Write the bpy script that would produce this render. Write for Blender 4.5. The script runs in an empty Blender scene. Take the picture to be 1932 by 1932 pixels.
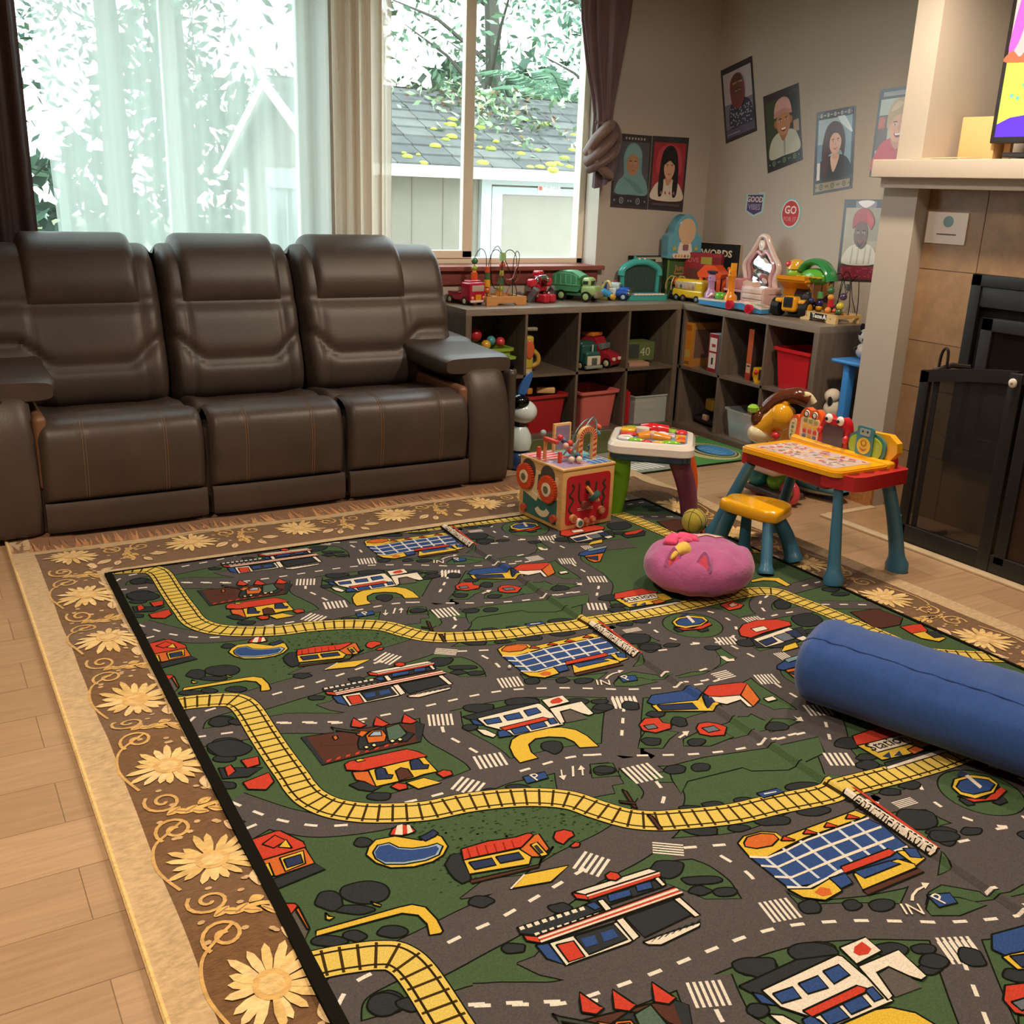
import bpy, bmesh, math, random
from math import sin, cos, pi, radians as R
from mathutils import Matrix, Vector, noise
C = bpy.context.scene.collection
S = bpy.context.scene
random.seed(7)
# ------------------------------------------------------------------ colour
_cc = {}
def lin(h):
    if not isinstance(h, str): return h
    if h not in _cc:
        r = []
        for i in (0, 2, 4):
            v = int(h[i:i+2], 16)/255
            r.append(v/12.92 if v <= .04045 else ((v+.055)/1.055)**2.4)
        _cc[h] = (r[0], r[1], r[2], 1.0)
    return _cc[h]
# ------------------------------------------------------------------ materials
M = {}
def nt(name):
    m = bpy.data.materials.new(name); m.use_nodes = True
    n = m.node_tree.nodes; b = n['Principled BSDF']; M[name] = m
    return m, n, m.node_tree.links, b
def mk(name, rough=.4, spec=.5, metal=0, bump=0, bscale=300, var=0, vscale=8, coat=0, sheen=0, stretch=None):
    m, n, l, b = nt(name)
    a = n.new('ShaderNodeVertexColor'); a.layer_name = 'Col'
    b.inputs['Roughness'].default_value = rough; b.inputs['Specular IOR Level'].default_value = spec
    b.inputs['Metallic'].default_value = metal; b.inputs['Coat Weight'].default_value = coat
    b.inputs['Sheen Weight'].default_value = sheen
    col = a.outputs['Color']
    tc = n.new('ShaderNodeTexCoord'); vec = tc.outputs['Object']
    if stretch:
        mp = n.new('ShaderNodeMapping'); mp.inputs['Scale'].default_value = stretch
        l.new(vec, mp.inputs['Vector']); vec = mp.outputs['Vector']
    if var:
        t = n.new('ShaderNodeTexNoise'); t.inputs['Scale'].default_value = vscale; t.inputs['Detail'].default_value = 4
        l.new(vec, t.inputs['Vector'])
        r = n.new('ShaderNodeMapRange'); r.inputs['From Min'].default_value = .3; r.inputs['From Max'].default_value = .7
        r.inputs['To Min'].default_value = 1-var; r.inputs['To Max'].default_value = 1+var
        l.new(t.outputs['Fac'], r.inputs['Value'])
        x = n.new('ShaderNodeVectorMath'); x.operation = 'SCALE'
        l.new(col, x.inputs[0]); l.new(r.outputs['Result'], x.inputs['Scale']); col = x.outputs['Vector']
    l.new(col, b.inputs['Base Color'])
    if bump:
        t = n.new('ShaderNodeTexNoise'); t.inputs['Scale'].default_value = bscale; t.inputs['Detail'].default_value = 3
        l.new(vec, t.inputs['Vector'])
        k = n.new('ShaderNodeBump'); k.inputs['Strength'].default_value = bump; k.inputs['Distance'].default_value = .004
        l.new(t.outputs['Fac'], k.inputs['Height']); l.new(k.outputs['Normal'], b.inputs['Normal'])
    return m
mk('plastic', .34, .5)
mk('gloss', .16, .6, coat=.3)
mk('matte', .7, .3)
mk('paper', .5, .35)
mk('laminate', .22, .5, var=.05, vscale=14)
mk('fabric', .95, .15, bump=.35, bscale=420, var=.08, vscale=90, sheen=.25)
mk('plush', .95, .1, bump=.6, bscale=90, var=.07, vscale=25, sheen=.35)
mk('rug', .97, .06, bump=.5, bscale=260, var=.2, vscale=330)
mk('pile', .9, .12, bump=.7, bscale=120, var=.2, vscale=45, sheen=.3, stretch=(1, 2.2, 1))
mk('toywood', .5, .35, var=.12, vscale=14, stretch=(1, 1, 7))
mk('trimwood', .5, .4, var=.22, vscale=9, stretch=(1, 14, 14), bump=.1, bscale=30)
mk('metal', .35, .5, metal=.9)
mk('chrome', .08, .5, metal=1)
mk('blackmetal', .42, .5, var=.1)
mk('paint', .78, .25, bump=.12, bscale=180)
mk('satin', .42, .4, bump=.2, bscale=260, var=.18, vscale=26, sheen=.15, stretch=(5, 5, .25))
mk('leaf', .6, .3, var=.25, vscale=1.3)
mk('siding', .85, .2, bump=.25, bscale=40, var=.04)
mk('shingle', .95, .15, bump=.5, bscale=120, var=.14, vscale=6)
mk('ground', .95, .1, var=.3, vscale=2)
mk('card', .8, .2)
mk('leather', .42, .42, bump=.16, bscale=240, var=.14, vscale=5)
# laminate shelf boards with a vertical or horizontal grain
mk('shelfwood', .5, .38, var=.2, vscale=5, stretch=(9, 9, .9), bump=.05, bscale=60)
mk('shelfwoodx', .33, .45, var=.16, vscale=5, stretch=(.9, 9, 9), bump=.05, bscale=60)
mk('shelfwoody', .33, .45, var=.16, vscale=5, stretch=(9, .9, 9), bump=.05, bscale=60)
def solidmat(name, col, rough=.5, **k):
    m, n, l, b = nt(name); b.inputs['Base Color'].default_value = lin(col); b.inputs['Roughness'].default_value = rough
    for a, v in k.items(): b.inputs[a].default_value = v
    return m, n, l, b
def glassy(name, tint, mixf, rough=.02):
    m, n, l, b = nt(name)
    b.inputs['Base Color'].default_value = lin(tint); b.inputs['Roughness'].default_value = rough
    t = n.new('ShaderNodeBsdfTransparent'); x = n.new('ShaderNodeMixShader'); x.inputs[0].default_value = mixf
    l.new(t.outputs[0], x.inputs[1]); l.new(b.outputs[0], x.inputs[2])
    l.new(x.outputs[0], n['Material Output'].inputs['Surface'])
    return m, n, l, b, t, x
glassy('windowglass', 'e8f4f0', .07)
glassy('clearplastic', 'dfe9ea', .34, .18)
glassy('tealscreen', '3f5f58', .5, .3)
glassy('pinkclear', 'f09a9c', .55, .15)
m, n, l, b, t, x = glassy('mesh', '14100d', .62, .6)
glassy('meshdoor', '2a170c', .86, .55)
# sheer curtain: lets part of the light straight through, scatters the rest
def sheer(name, tint, thr):
    m = bpy.data.materials.new(name); m.use_nodes = True; M[name] = m
    n = m.node_tree.nodes; l = m.node_tree.links; n.clear()
    o = n.new('ShaderNodeOutputMaterial'); t = n.new('ShaderNodeBsdfTransparent')
    d = n.new('ShaderNodeBsdfDiffuse'); r = n.new('ShaderNodeBsdfTranslucent')
    d.inputs[0].default_value = lin(tint); r.inputs[0].default_value = lin(tint)
    a = n.new('ShaderNodeMixShader'); a.inputs[0].default_value = .6
    x = n.new('ShaderNodeMixShader')
    tc = n.new('ShaderNodeTexCoord'); w = n.new('ShaderNodeTexNoise'); w.inputs['Scale'].default_value = 3
    mp = n.new('ShaderNodeMapping'); mp.inputs['Scale'].default_value = (6, 6, .12)
    g = n.new('ShaderNodeMapRange'); g.inputs['To Min'].default_value = 1-thr-.12; g.inputs['To Max'].default_value = 1-thr+.12
    l.new(tc.outputs['Object'], mp.inputs[0]); l.new(mp.outputs[0], w.inputs['Vector']); l.new(w.outputs['Fac'], g.inputs['Value'])
    l.new(g.outputs[0], x.inputs[0])
    l.new(d.outputs[0], a.inputs[1]); l.new(r.outputs[0], a.inputs[2])
    l.new(t.outputs[0], x.inputs[1]); l.new(a.outputs[0], x.inputs[2]); l.new(x.outputs[0], o.inputs['Surface'])
sheer('sheer', 'e4f0ec', .40)
sheer('sheerthick', 'efe6d8', .10)
def emit(name, strength):
    m, n, l, b = nt(name)
    a = n.new('ShaderNodeVertexColor'); a.layer_name = 'Col'
    l.new(a.outputs['Color'], b.inputs['Emission Color']); b.inputs['Emission Strength'].default_value = strength
    b.inputs['Base Color'].default_value = (.02, .02, .02, 1)
emit('screen', 1.15)
# floor: oak look planks running along x
def floormat():
    m, n, l, b = nt('planks')
    tc = n.new('ShaderNodeTexCoord')
    br = n.new('ShaderNodeTexBrick'); br.offset = .37; br.inputs['Scale'].default_value = 1
    br.inputs['Brick Width'].default_value = 1.22; br.inputs['Row Height'].default_value = .182
    br.inputs['Mortar Size'].default_value = .0012; br.inputs['Mortar Smooth'].default_value = .1; br.inputs['Bias'].default_value = 0
    br.inputs['Color1'].default_value = lin('b49574'); br.inputs['Color2'].default_value = lin('a38565'); br.inputs['Mortar'].default_value = lin('7d6247')
    l.new(tc.outputs['Object'], br.inputs['Vector'])
    mp = n.new('ShaderNodeMapping'); mp.inputs['Scale'].default_value = (1.1, 15, 1)
    l.new(tc.outputs['Object'], mp.inputs[0])
    no = n.new('ShaderNodeTexNoise'); no.inputs['Scale'].default_value = 2.4; no.inputs['Detail'].default_value = 9; no.inputs['Distortion'].default_value = 1.6
    no.inputs['Roughness'].default_value = .62
    l.new(mp.outputs[0], no.inputs['Vector'])
    mr = n.new('ShaderNodeMapRange'); mr.inputs['From Min'].default_value = .3; mr.inputs['From Max'].default_value = .72
    mr.inputs['To Min'].default_value = .84; mr.inputs['To Max'].default_value = 1.12
    l.new(no.outputs['Fac'], mr.inputs['Value'])
    x = n.new('ShaderNodeVectorMath'); x.operation = 'SCALE'
    l.new(br.outputs['Color'], x.inputs[0]); l.new(mr.outputs[0], x.inputs['Scale'])
    l.new(x.outputs['Vector'], b.inputs['Base Color']); b.inputs['Roughness'].default_value = .42
    k = n.new('ShaderNodeBump'); k.inputs['Strength'].default_value = .12; k.inputs['Distance'].default_value = .002
    l.new(no.outputs['Fac'], k.inputs['Height']); l.new(k.outputs['Normal'], b.inputs['Normal'])
floormat()
def tilemat():
    m, n, l, b = nt('tile')
    a = n.new('ShaderNodeVertexColor'); a.layer_name = 'Col'
    tc = n.new('ShaderNodeTexCoord')
    no = n.new('ShaderNodeTexNoise'); no.inputs['Scale'].default_value = 11; no.inputs['Detail'].default_value = 8; no.inputs['Roughness'].default_value = .7
    l.new(tc.outputs['Object'], no.inputs['Vector'])
    mr = n.new('ShaderNodeMapRange'); mr.inputs['From Min'].default_value = .33; mr.inputs['From Max'].default_value = .7
    mr.inputs['To Min'].default_value = .78; mr.inputs['To Max'].default_value = 1.22
    l.new(no.outputs['Fac'], mr.inputs['Value'])
    x = n.new('ShaderNodeVectorMath'); x.operation = 'SCALE'
    l.new(a.outputs['Color'], x.inputs[0]); l.new(mr.outputs[0], x.inputs['Scale'])
    l.new(x.outputs['Vector'], b.inputs['Base Color']); b.inputs['Roughness'].default_value = .4
tilemat()
# ------------------------------------------------------------------ mesh builder
def T(x=0, y=0, z=0, rz=0, rx=0, ry=0, s=1):
    return Matrix.Translation((x, y, z)) @ Matrix.Rotation(R(rz), 4, 'Z') @ Matrix.Rotation(R(ry), 4, 'Y') @ Matrix.Rotation(R(rx), 4, 'X') @ Matrix.Diagonal((s, s, s, 1) if not isinstance(s, tuple) else (*s, 1))
I4 = Matrix.Identity(4)
class MB:
    def __init__(self, m='plastic'):
        self.v = []; self.f = []; self.c = []; self.k = []; self.m = m; self.M = I4; self.names = []
    def add(self, vs, fs, col):
        o = len(self.v); Mx = self.M
        if Mx is I4: self.v += [tuple(p) for p in vs]
        else: self.v += [tuple(Mx @ Vector(p)) for p in vs]
        if self.m not in self.names: self.names.append(self.m)
        k = self.names.index(self.m)
        for i, f in enumerate(fs):
            self.f.append([o+j for j in f]); self.k.append(k)
            self.c.append(lin(col[i]) if isinstance(col, list) else lin(col))
        return self
    def box(self, a, b, col, r=0, n=2):
        (x0, y0, z0), (x1, y1, z1) = a, b
        if r <= 0:
            vs = [(x, y, z) for x in (x0, x1) for y in (y0, y1) for z in (z0, z1)]
            return self.add(vs, [(0, 1, 3, 2), (4, 6, 7, 5), (0, 4, 5, 1), (2, 3, 7, 6), (0, 2, 6, 4), (1, 5, 7, 3)], col)
        h = [abs(x1-x0)/2, abs(y1-y0)/2, abs(z1-z0)/2]; ce = [(x0+x1)/2, (y0+y1)/2, (z0+z1)/2]
        r = min(r, min(h)*.999)
        L = []
        for a_ in range(3):
            e = [-h[a_]+r*(1-math.tan(pi/4*(1-i/n))) for i in range(n+1)]
            L.append(e+[-t for t in reversed(e)])
        vs = []; fs = []; ix = {}
        def V(p):
            inn = [max(-(h[i]-r), min(h[i]-r, p[i])) for i in range(3)]
            d = Vector([p[i]-inn[i] for i in range(3)])
            d = d.normalized()*r if d.length > 0 else d
            q = tuple(round(inn[i]+d[i]+ce[i], 6) for i in range(3))
            if q not in ix: ix[q] = len(vs); vs.append(q)
            return ix[q]
        for ax in range(3):
            u, w = (ax+1) % 3, (ax+2) % 3
            for sg in (-1, 1):
                for i in range(len(L[u])-1):
                    for j in range(len(L[w])-1):
                        q = []
                        for (ii, jj) in ((i, j), (i+1, j), (i+1, j+1), (i, j+1)):
                            p = [0, 0, 0]; p[ax] = sg*h[ax]; p[u] = L[u][ii]; p[w] = L[w][jj]; q.append(V(p))
                        if sg < 0: q.reverse()
                        q2 = [q[t] for t in range(4) if q[t] != q[t-1]]
                        if len(q2) > 2: fs.append(q2)
        return self.add(vs, fs, col)
    def cyl(self, p0, p1, r0, r1=None, col='808080', n=16, caps=True):
        r1 = r0 if r1 is None else r1
        p0 = Vector(p0); p1 = Vector(p1); d = (p1-p0).normalized()
        u = d.orthogonal().normalized(); w = d.cross(u)
        vs = []
        for i in range(n):
            a = 2*pi*i/n; e = u*cos(a)+w*sin(a); vs += [p0+e*r0, p1+e*r1]
        fs = [(2*i, 2*((i+1) % n), 2*((i+1) % n)+1, 2*i+1) for i in range(n)]
        if caps: fs += [tuple(2*i for i in reversed(range(n))), tuple(2*i+1 for i in range(n))]
        return self.add(vs, fs, col)
    def tube(self, path, r, col, n=8, closed=False, caps=True, flat=None):
        P = [Vector(p) for p in path]; m = len(P); rs = r if isinstance(r, (list, tuple)) else [r]*m
        vs = []; u = None
        for i in range(m):
            a = P[(i-1) % m] if (i > 0 or closed) else P[i]; b = P[(i+1) % m] if (i < m-1 or closed) else P[i]
            d = (b-a); d = d.normalized() if d.length else Vector((0, 0, 1))
            if flat is not None: u = (Vector(flat)-d*d.dot(Vector(flat))).normalized()
            elif u is None: u = d.orthogonal().normalized()
            else:
                u = u-d*u.dot(d); u = u.normalized() if u.length > 1e-6 else d.orthogonal().normalized()
            w = d.cross(u)
            rr = rs[i] if isinstance(rs[i], (tuple, list)) else (rs[i], rs[i])
            for j in range(n):
                t = 2*pi*j/n; vs.append(P[i]+u*cos(t)*rr[0]+w*sin(t)*rr[1])
        fs = []
        for i in range(m if closed else m-1):
            for j in range(n):
                a, b = i*n, ((i+1) % m)*n; fs.append((a+j, a+(j+1) % n, b+(j+1) % n, b+j))
        if caps and not closed: fs += [tuple(reversed(range(n))), tuple((m-1)*n+j for j in range(n))]
        return self.add(vs, fs, col)
    def ball(self, c, r, col, nu=16, nv=10, e=1.0):
        r = r if isinstance(r, (tuple, list)) else (r, r, r)
        pw = lambda t: math.copysign(abs(t)**e, t)
        vs = [(c[0], c[1], c[2]-r[2])]
        for j in range(1, nv):
            ph = -pi/2+pi*j/nv
            for i in range(nu):
                th = 2*pi*i/nu
                vs.append((c[0]+r[0]*pw(cos(ph))*pw(cos(th)), c[1]+r[1]*pw(cos(ph))*pw(sin(th)), c[2]+r[2]*pw(sin(ph))))
        vs.append((c[0], c[1], c[2]+r[2])); t = len(vs)-1
        fs = [(0, 1+(i+1) % nu, 1+i) for i in range(nu)]
        for j in range(nv-2):
            for i in range(nu):
                a = 1+j*nu; fs.append((a+i, a+(i+1) % nu, a+nu+(i+1) % nu, a+nu+i))
        a = 1+(nv-2)*nu; fs += [(a+i, a+(i+1) % nu, t) for i in range(nu)]
        return self.add(vs, fs, col)
    def lathe(self, prof, col, n=24, c=(0, 0, 0), sx=1, sy=1, cap=True):
        vs = []
        for r, z in prof:
            for i in range(n):
                a = 2*pi*i/n; vs.append((c[0]+r*cos(a)*sx, c[1]+r*sin(a)*sy, c[2]+z))
        fs = [(j*n+i, j*n+(i+1) % n, (j+1)*n+(i+1) % n, (j+1)*n+i) for j in range(len(prof)-1) for i in range(n)]
        if cap: fs += [tuple(reversed(range(n))), tuple((len(prof)-1)*n+i for i in range(n))]
        return self.add(vs, fs, col)
    def prism(self, poly, d0, d1, col, pl='xz'):
        g = {'xz': lambda p, d: (p[0], d, p[1]), 'yz': lambda p, d: (d, p[0], p[1]), 'xy': lambda p, d: (p[0], p[1], d)}[pl]
        n = len(poly); vs = [g(p, d0) for p in poly]+[g(p, d1) for p in poly]
        fs = [(i, (i+1) % n, n+(i+1) % n, n+i) for i in range(n)]+[tuple(reversed(range(n))), tuple(range(n, 2*n))]
        return self.add(vs, fs, col)
    def grid(self, fn, nu, nv, col):
        vs = [fn(i/nu, j/nv) for j in range(nv+1) for i in range(nu+1)]
        fs = [(j*(nu+1)+i, j*(nu+1)+i+1, (j+1)*(nu+1)+i+1, (j+1)*(nu+1)+i) for j in range(nv) for i in range(nu)]
        return self.add(vs, fs, col)
    def poly(self, pts, col): return self.add(pts, [tuple(range(len(pts)))], col)
    def ring(self, c, r, t, col, n=28, m=10, axis='z', sx=1, sy=1):
        f = {'z': lambda a, b: (a, b, 0), 'y': lambda a, b: (a, 0, b), 'x': lambda a, b: (0, a, b)}[axis]
        return self.tube([Vector(c)+Vector(f(r*sx*cos(2*pi*i/n), r*sy*sin(2*pi*i/n))) for i in range(n)], t, col, m, closed=True)
    def text(self, s, size, mat, col, ext=.0006, align='CENTER', bold=0):
        cu = bpy.data.curves.new('t', 'FONT'); cu.body = s; cu.size = size; cu.align_x = align; cu.align_y = 'CENTER'
        cu.extrude = ext; cu.offset = bold; cu.resolution_u = 2
        ob = bpy.data.objects.new('t', cu); C.objects.link(ob)
        dg = bpy.context.evaluated_depsgraph_get(); me = bpy.data.meshes.new_from_object(ob.evaluated_get(dg))
        old = self.M; self.M = old @ mat
        self.add([v.co.copy() for v in me.vertices], [tuple(p.vertices) for p in me.polygons], col)
        self.M = old
        bpy.data.objects.remove(ob); bpy.data.meshes.remove(me); bpy.data.curves.remove(cu)
        return self
    def build(self, name, parent=None, angle=38, smooth=True):
        me = bpy.data.meshes.new(name); me.from_pydata(self.v, [], self.f)
        for nm in self.names: me.materials.append(M[nm])
        me.polygons.foreach_set('material_index', self.k)
        at = me.color_attributes.new('Col', 'FLOAT_COLOR', 'CORNER')
        buf = []
        for p, c in zip(self.f, self.c): buf.extend(list(c)*len(p))
        at.data.foreach_set('color', buf)
        me.validate(clean_customdata=False); me.update()
        if smooth:
            me.shade_smooth(); me.set_sharp_from_angle(angle=R(angle))
        o = bpy.data.objects.new(name, me); C.objects.link(o)
        if parent: o.parent = parent
        return o
def setp(o, label=None, cat=None, group=None, kind=None):
    if label: o['label'] = label
    if cat: o['category'] = cat
    if group: o['group'] = group
    if kind: o['kind'] = kind
    return o
def thing(name, label, cat, loc=(0, 0, 0), rz=0, group=None):
    o = bpy.data.objects.new(name, None); C.objects.link(o); o.empty_display_size = .1
    o.location = loc; o.rotation_euler = (0, 0, R(rz))
    return setp(o, label, cat, group)
def solo(name, mb, label, cat, loc=(0, 0, 0), rz=0, group=None, **k):
    o = mb.build(name, **k); o.location = loc; o.rotation_euler = (0, 0, R(rz))
    return setp(o, label, cat, group)
def struct(name, mb, parent=None, **k):
    o = mb.build(name, parent, **k)
    if not parent: o['kind'] = 'structure'
    return o
def dup(o, parent=None, loc=None, rz=None):
    c = o.copy(); C.objects.link(c)
    if parent: c.parent = parent
    for ch in list(o.children): dup(ch, c)
    if loc is not None: c.location = loc
    if rz is not None: c.rotation_euler = (0, 0, R(rz))
    return c
def cr(pts, n=8, closed=False):          # Catmull-Rom
    P = [tuple(p) for p in pts]; m = len(P); out = []; d = len(P[0])
    for i in range(m if closed else m-1):
        a = P[(i-1) % m] if closed or i > 0 else P[i]; b = P[i]; c = P[(i+1) % m]
        e = P[(i+2) % m] if closed or i < m-2 else c
        for k in range(n):
            t = k/n
            out.append(tuple(.5*(2*b[q]+(c[q]-a[q])*t+(2*a[q]-5*b[q]+4*c[q]-e[q])*t*t+(3*b[q]-a[q]-3*c[q]+e[q])*t**3) for q in range(d)))
    if not closed: out.append(P[-1])
    return out
def ell(cx, cy, rx, ry, n=24, a0=0, a1=2*pi, rot=0):
    out = []
    full = abs(a1-a0-2*pi) < 1e-6
    for i in range(n if full else n+1):
        a = a0+(a1-a0)*i/n; x, y = rx*cos(a), ry*sin(a)
        out.append((cx+x*cos(rot)-y*sin(rot), cy+x*sin(rot)+y*cos(rot)))
    return out
def rrect(x0, x1, y0, y1, r, n=5):
    o = []
    for cx, cy, a in ((x1-r, y1-r, 0), (x0+r, y1-r, pi/2), (x0+r, y0+r, pi), (x1-r, y0+r, 3*pi/2)):
        o += [(cx+r*cos(a+pi/2*i/n), cy+r*sin(a+pi/2*i/n)) for i in range(n+1)]
    return o
def ss(a, b, x):
    t = max(0, min(1, (x-a)/(b-a))); return t*t*(3-2*t)
def lerp(a, b, t): return a+(b-a)*t
def interp(tab, x):
    for (x0, y0), (x1, y1) in zip(tab, tab[1:]):
        if x <= x1: return y0+(y1-y0)*max(0, min(1, (x-x0)/(x1-x0)))
    return tab[-1][1]
SKY = 5.2
WARM = (1, .80, .60)
LAMPS_AND_FILL = [('lamp_or_fill', (.55, -2.25, 2.70), 125, WARM, .09, 154, .5), ('lamp_or_fill', (-2.7, -2.9, 2.70), 180, WARM, .09, 128, .7), ('lamp_or_fill', (-.9, -5.0, 2.70), 130, WARM, .09, 128, .7), ('lamp_or_fill', (-.6, -2.2, 2.70), 55, (1, .88, .76), .12, 176, .15)]  # last entry is an added fill to lift the walls, not a fixture
# ------------------------------------------------------------------ render look
S.view_settings.view_transform = 'Standard'; S.view_settings.look = 'None'
S.view_settings.gamma = 1; S.view_settings.exposure = 0.5; S.view_settings.use_curve_mapping = False
S.cycles.use_denoising = True
S.cycles.max_bounces = 8; S.cycles.diffuse_bounces = 4; S.cycles.glossy_bounces = 3; S.cycles.transmission_bounces = 4
S.cycles.transparent_max_bounces = 24; S.cycles.caustics_reflective = False; S.cycles.caustics_refractive = False
S.cycles.sample_clamp_indirect = 6
# camera
yaw, pit, rol = 0.538669792801108, 0.310510946629656, 0.03706164952285085
fw = Vector((sin(yaw)*cos(pit), cos(yaw)*cos(pit), -sin(pit)))
rt = Vector((cos(yaw), -sin(yaw), 0)); up = rt.cross(fw)
r2 = rt*cos(rol)+up*sin(rol); u2 = up*cos(rol)-rt*sin(rol)
cd = bpy.data.cameras.new('camera'); cam = bpy.data.objects.new('camera', cd); C.objects.link(cam)
m = Matrix((r2, u2, -fw)).transposed().to_4x4(); m.translation = (-2.6174091, -4.9390637, 1.398951)
cam.matrix_world = m
cd.sensor_width = 36; cd.lens = 1939.25*36/1932; cd.shift_y = 10.81/1932; cd.clip_start = .05; cd.clip_end = 200
S.camera = cam
# world: bright overcast sky
w = bpy.data.worlds.new('sky'); S.world = w; w.use_nodes = True
bg = w.node_tree.nodes['Background']; bg.inputs[0].default_value = (.83, .97, 1.0, 1); bg.inputs[1].default_value = SKY
def light(name, loc, power, col, rad, size, blend):     # recessed ceiling downlight; also makes the added wall fill
    d = bpy.data.lights.new(name, 'SPOT'); d.energy = power; d.color = col; d.shadow_soft_size = rad
    d.spot_size = R(size); d.spot_blend = blend
    o = bpy.data.objects.new(name, d); C.objects.link(o); o.location = loc
    return o
for q in LAMPS_AND_FILL: light(*q)
# ------------------------------------------------------------------ the room
WALL = 'b4aca1'; CREAM = 'e6e0d2'
floor = MB('planks').box((-5.2, -6.6, -.06), (2.1, .38, 0), '000000'); struct('floor', floor, smooth=False)
ceil = MB('paint').box((-5.2, -6.6, 2.75), (2.1, .6, 2.85), 'd8d4cc'); struct('ceiling', ceil, smooth=False)
YB, YO = .385, .6
wb = MB('paint')
for a, b in (((-5.2, YB, -.05), (-2.45, YO, 2.8)), ((-2.45, YB, -.05), (-.62, YO, .5)), ((-2.45, YB, 2.55), (1.09, YO, 2.8)),
             ((-.62, YB, -.05), (-.42, YO, 2.8)), ((-.42, YB, -.05), (1.09, YO, .94)), ((1.09, YB, -.05), (2.1, YO, 2.8))):
    wb.box(a, b, WALL)
struct('wall_back', wb, smooth=False)
struct('wall_right', MB('paint').box((1.918, -1.7, -.05), (2.1, YB, 2.8), WALL), smooth=False)
struct('wall_left', MB('paint').box((-5.3, -6.6, -.05), (-5.2, .6, 2.8), WALL), smooth=False)
struct('wall_front', MB('paint').box((-5.2, -6.7, -.05), (2.1, -6.6, 2.8), WALL), smooth=False)
# fireplace bump-out
fp = MB('paint')
fp.box((1.3, -1.75, 0), (1.918, -1.562, 1.46), WALL)
fp.box((1.3, -1.741, 1.575), (1.918, -1.606, 2.76), WALL)
fp.box((1.88, -6.6, 1.575), (2.1, -1.741, 2.76), WALL)
fp.box((1.42, -6.6, 0), (2.1, -1.75, 1.5), WALL)
struct('wall_fireplace', fp, smooth=False)
tl = MB('tile'); GR = 'c9a47c'
for a, b in (((-4.6, 0), (-1.75, .288)), ((-4.6, 1.122), (-1.75, 1.5)), ((-2.04, .288), (-1.75, 1.122)), ((-4.6, .288), (-3.21, 1.122))):
    tl.box((1.386, a[0], a[1]), (1.42, b[0], b[1]), GR)
zs = [.0, .29, .592, .80, 1.118, 1.5]
cols = ['8f7254', '96785a', '8a6d50', '94775a', '8d7052']
for i in range(5):
    y = -1.75; k = 0
    while y > -4.6:
        y1 = y-.296 if k == 0 else y-.318
        if not (.29 <= zs[i] < 1.1 and -3.25 < y-.15 < -2.05):
            tl.box((1.38, max(y1, -4.6)+.002, zs[i]+.002), (1.388, y-.002, zs[i+1]-.002), cols[(i*2+k*3) % 5])
        y = y1; k += 1
struct('wall_fireplace_tile', tl, smooth=False)
mt = MB('paint'); MC = 'bfb4a6'
mt.box((1.2, -6.6, 1.5), (1.95, -1.562, 1.575), MC, .004)
mt.box((1.245, -6.6, 1.458), (1.9, -1.585, 1.5), MC)
struct('trim_1', mt)
bb = MB('trimwood').box((1.285, -1.752, 0), (1.3, -1.547, .088), 'b07a45').box((1.285, -1.562, 0), (1.918, -1.547, .088), 'b07a45')
struct('baseboard_fireplace', bb)
struct('baseboard_right', MB('trimwood').box((1.903, -1.547, 0), (1.918, .385, .088), 'b07a45'))
he = MB('tile'); he.box((.985, -6.6, -.01), (1.386, -1.79, .004), GR)
y = -1.79
for k in range(9):
    he.box((.988, y-.42+.003, 0), (1.38, y-.002, .006), ['a4835f', '9b7b58', 'a98762'][k % 3]); y -= .42
struct('floor_hearth', he, smooth=False)
tr = MB('toywood').box((.94, -6.6, 0), (.985, -1.76, .011), 'c9b493', .003).box((.985, -1.79, 0), (1.285, -1.755, .011), 'c9b493', .003)
struct('trim_2', tr)
# ------------------------------------------------------------------ windows
def pane(x0, x1, z0, z1, y, par):
    g = MB('windowglass').box((x0, y-.003, z0), (x1, y+.003, z1), 'ffffff'); return g.build('pane', par, smooth=False)
wf = MB('matte'); F = 'e9e3d0'
for a, b in (((-.42, .53, .965), (1.09, .6, 1.0)), ((-.42, .53, 2.5), (1.09, .6, 2.55)), ((1.045, .53, .965), (1.09, .6, 2.55)), ((-.42, .53, .965), (-.37, .6, 2.55))):
    wf.box(a, b, F, .004)
win2 = struct('window_2', wf)
sa = MB('matte')
for a, b in (((.24, .52, 1.0), (.305, .56, 2.5)), ((-.37, .52, 1.0), (-.31, .56, 2.5)), ((-.37, .52, .997), (.305, .56, 1.042)), ((-.37, .52, 2.44), (.305, .56, 2.5))):
    sa.box(a, b, F, .004)
sa.build('window_sash', win2)
pane(-.32, .25, 1.03, 2.45, .54, win2); pane(.3, 1.05, .99, 2.51, .57, win2)
wl = MB('matte'); F2 = 'dfe6e2'
for a, b in (((-2.45, .53, .5), (-.62, .6, .56)), ((-2.45, .53, 2.49), (-.62, .6, 2.55)), ((-.675, .53, .5), (-.62, .6, 2.55)), ((-2.45, .53, .5), (-2.39, .6, 2.55))):
    wl.box(a, b, F2, .004)
win1 = struct('window_1', wl)
s2 = MB('matte')
for a, b in (((-1.395, .51, .56), (-1.325, .56, 2.49)), ((-.73, .51, .56), (-.675, .56, 2.49)), ((-1.395, .51, .56), (-.675, .56, .62)), ((-1.395, .51, 2.43), (-.675, .56, 2.49))):
    s2.box(a, b, F2, .004)
s2.build('window_sash', win1)
pane(-2.4, -1.36, .55, 2.5, .57, win1); pane(-1.33, -.72, .6, 2.44, .535, win1)
st = MB('trimwood'); st.box((-.45, .335, .94), (1.13, .53, .9655), '8a5046', .003); st.box((-.42, .366, .862), (1.1, .385, .94), '7a3f3a', .003)
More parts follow.
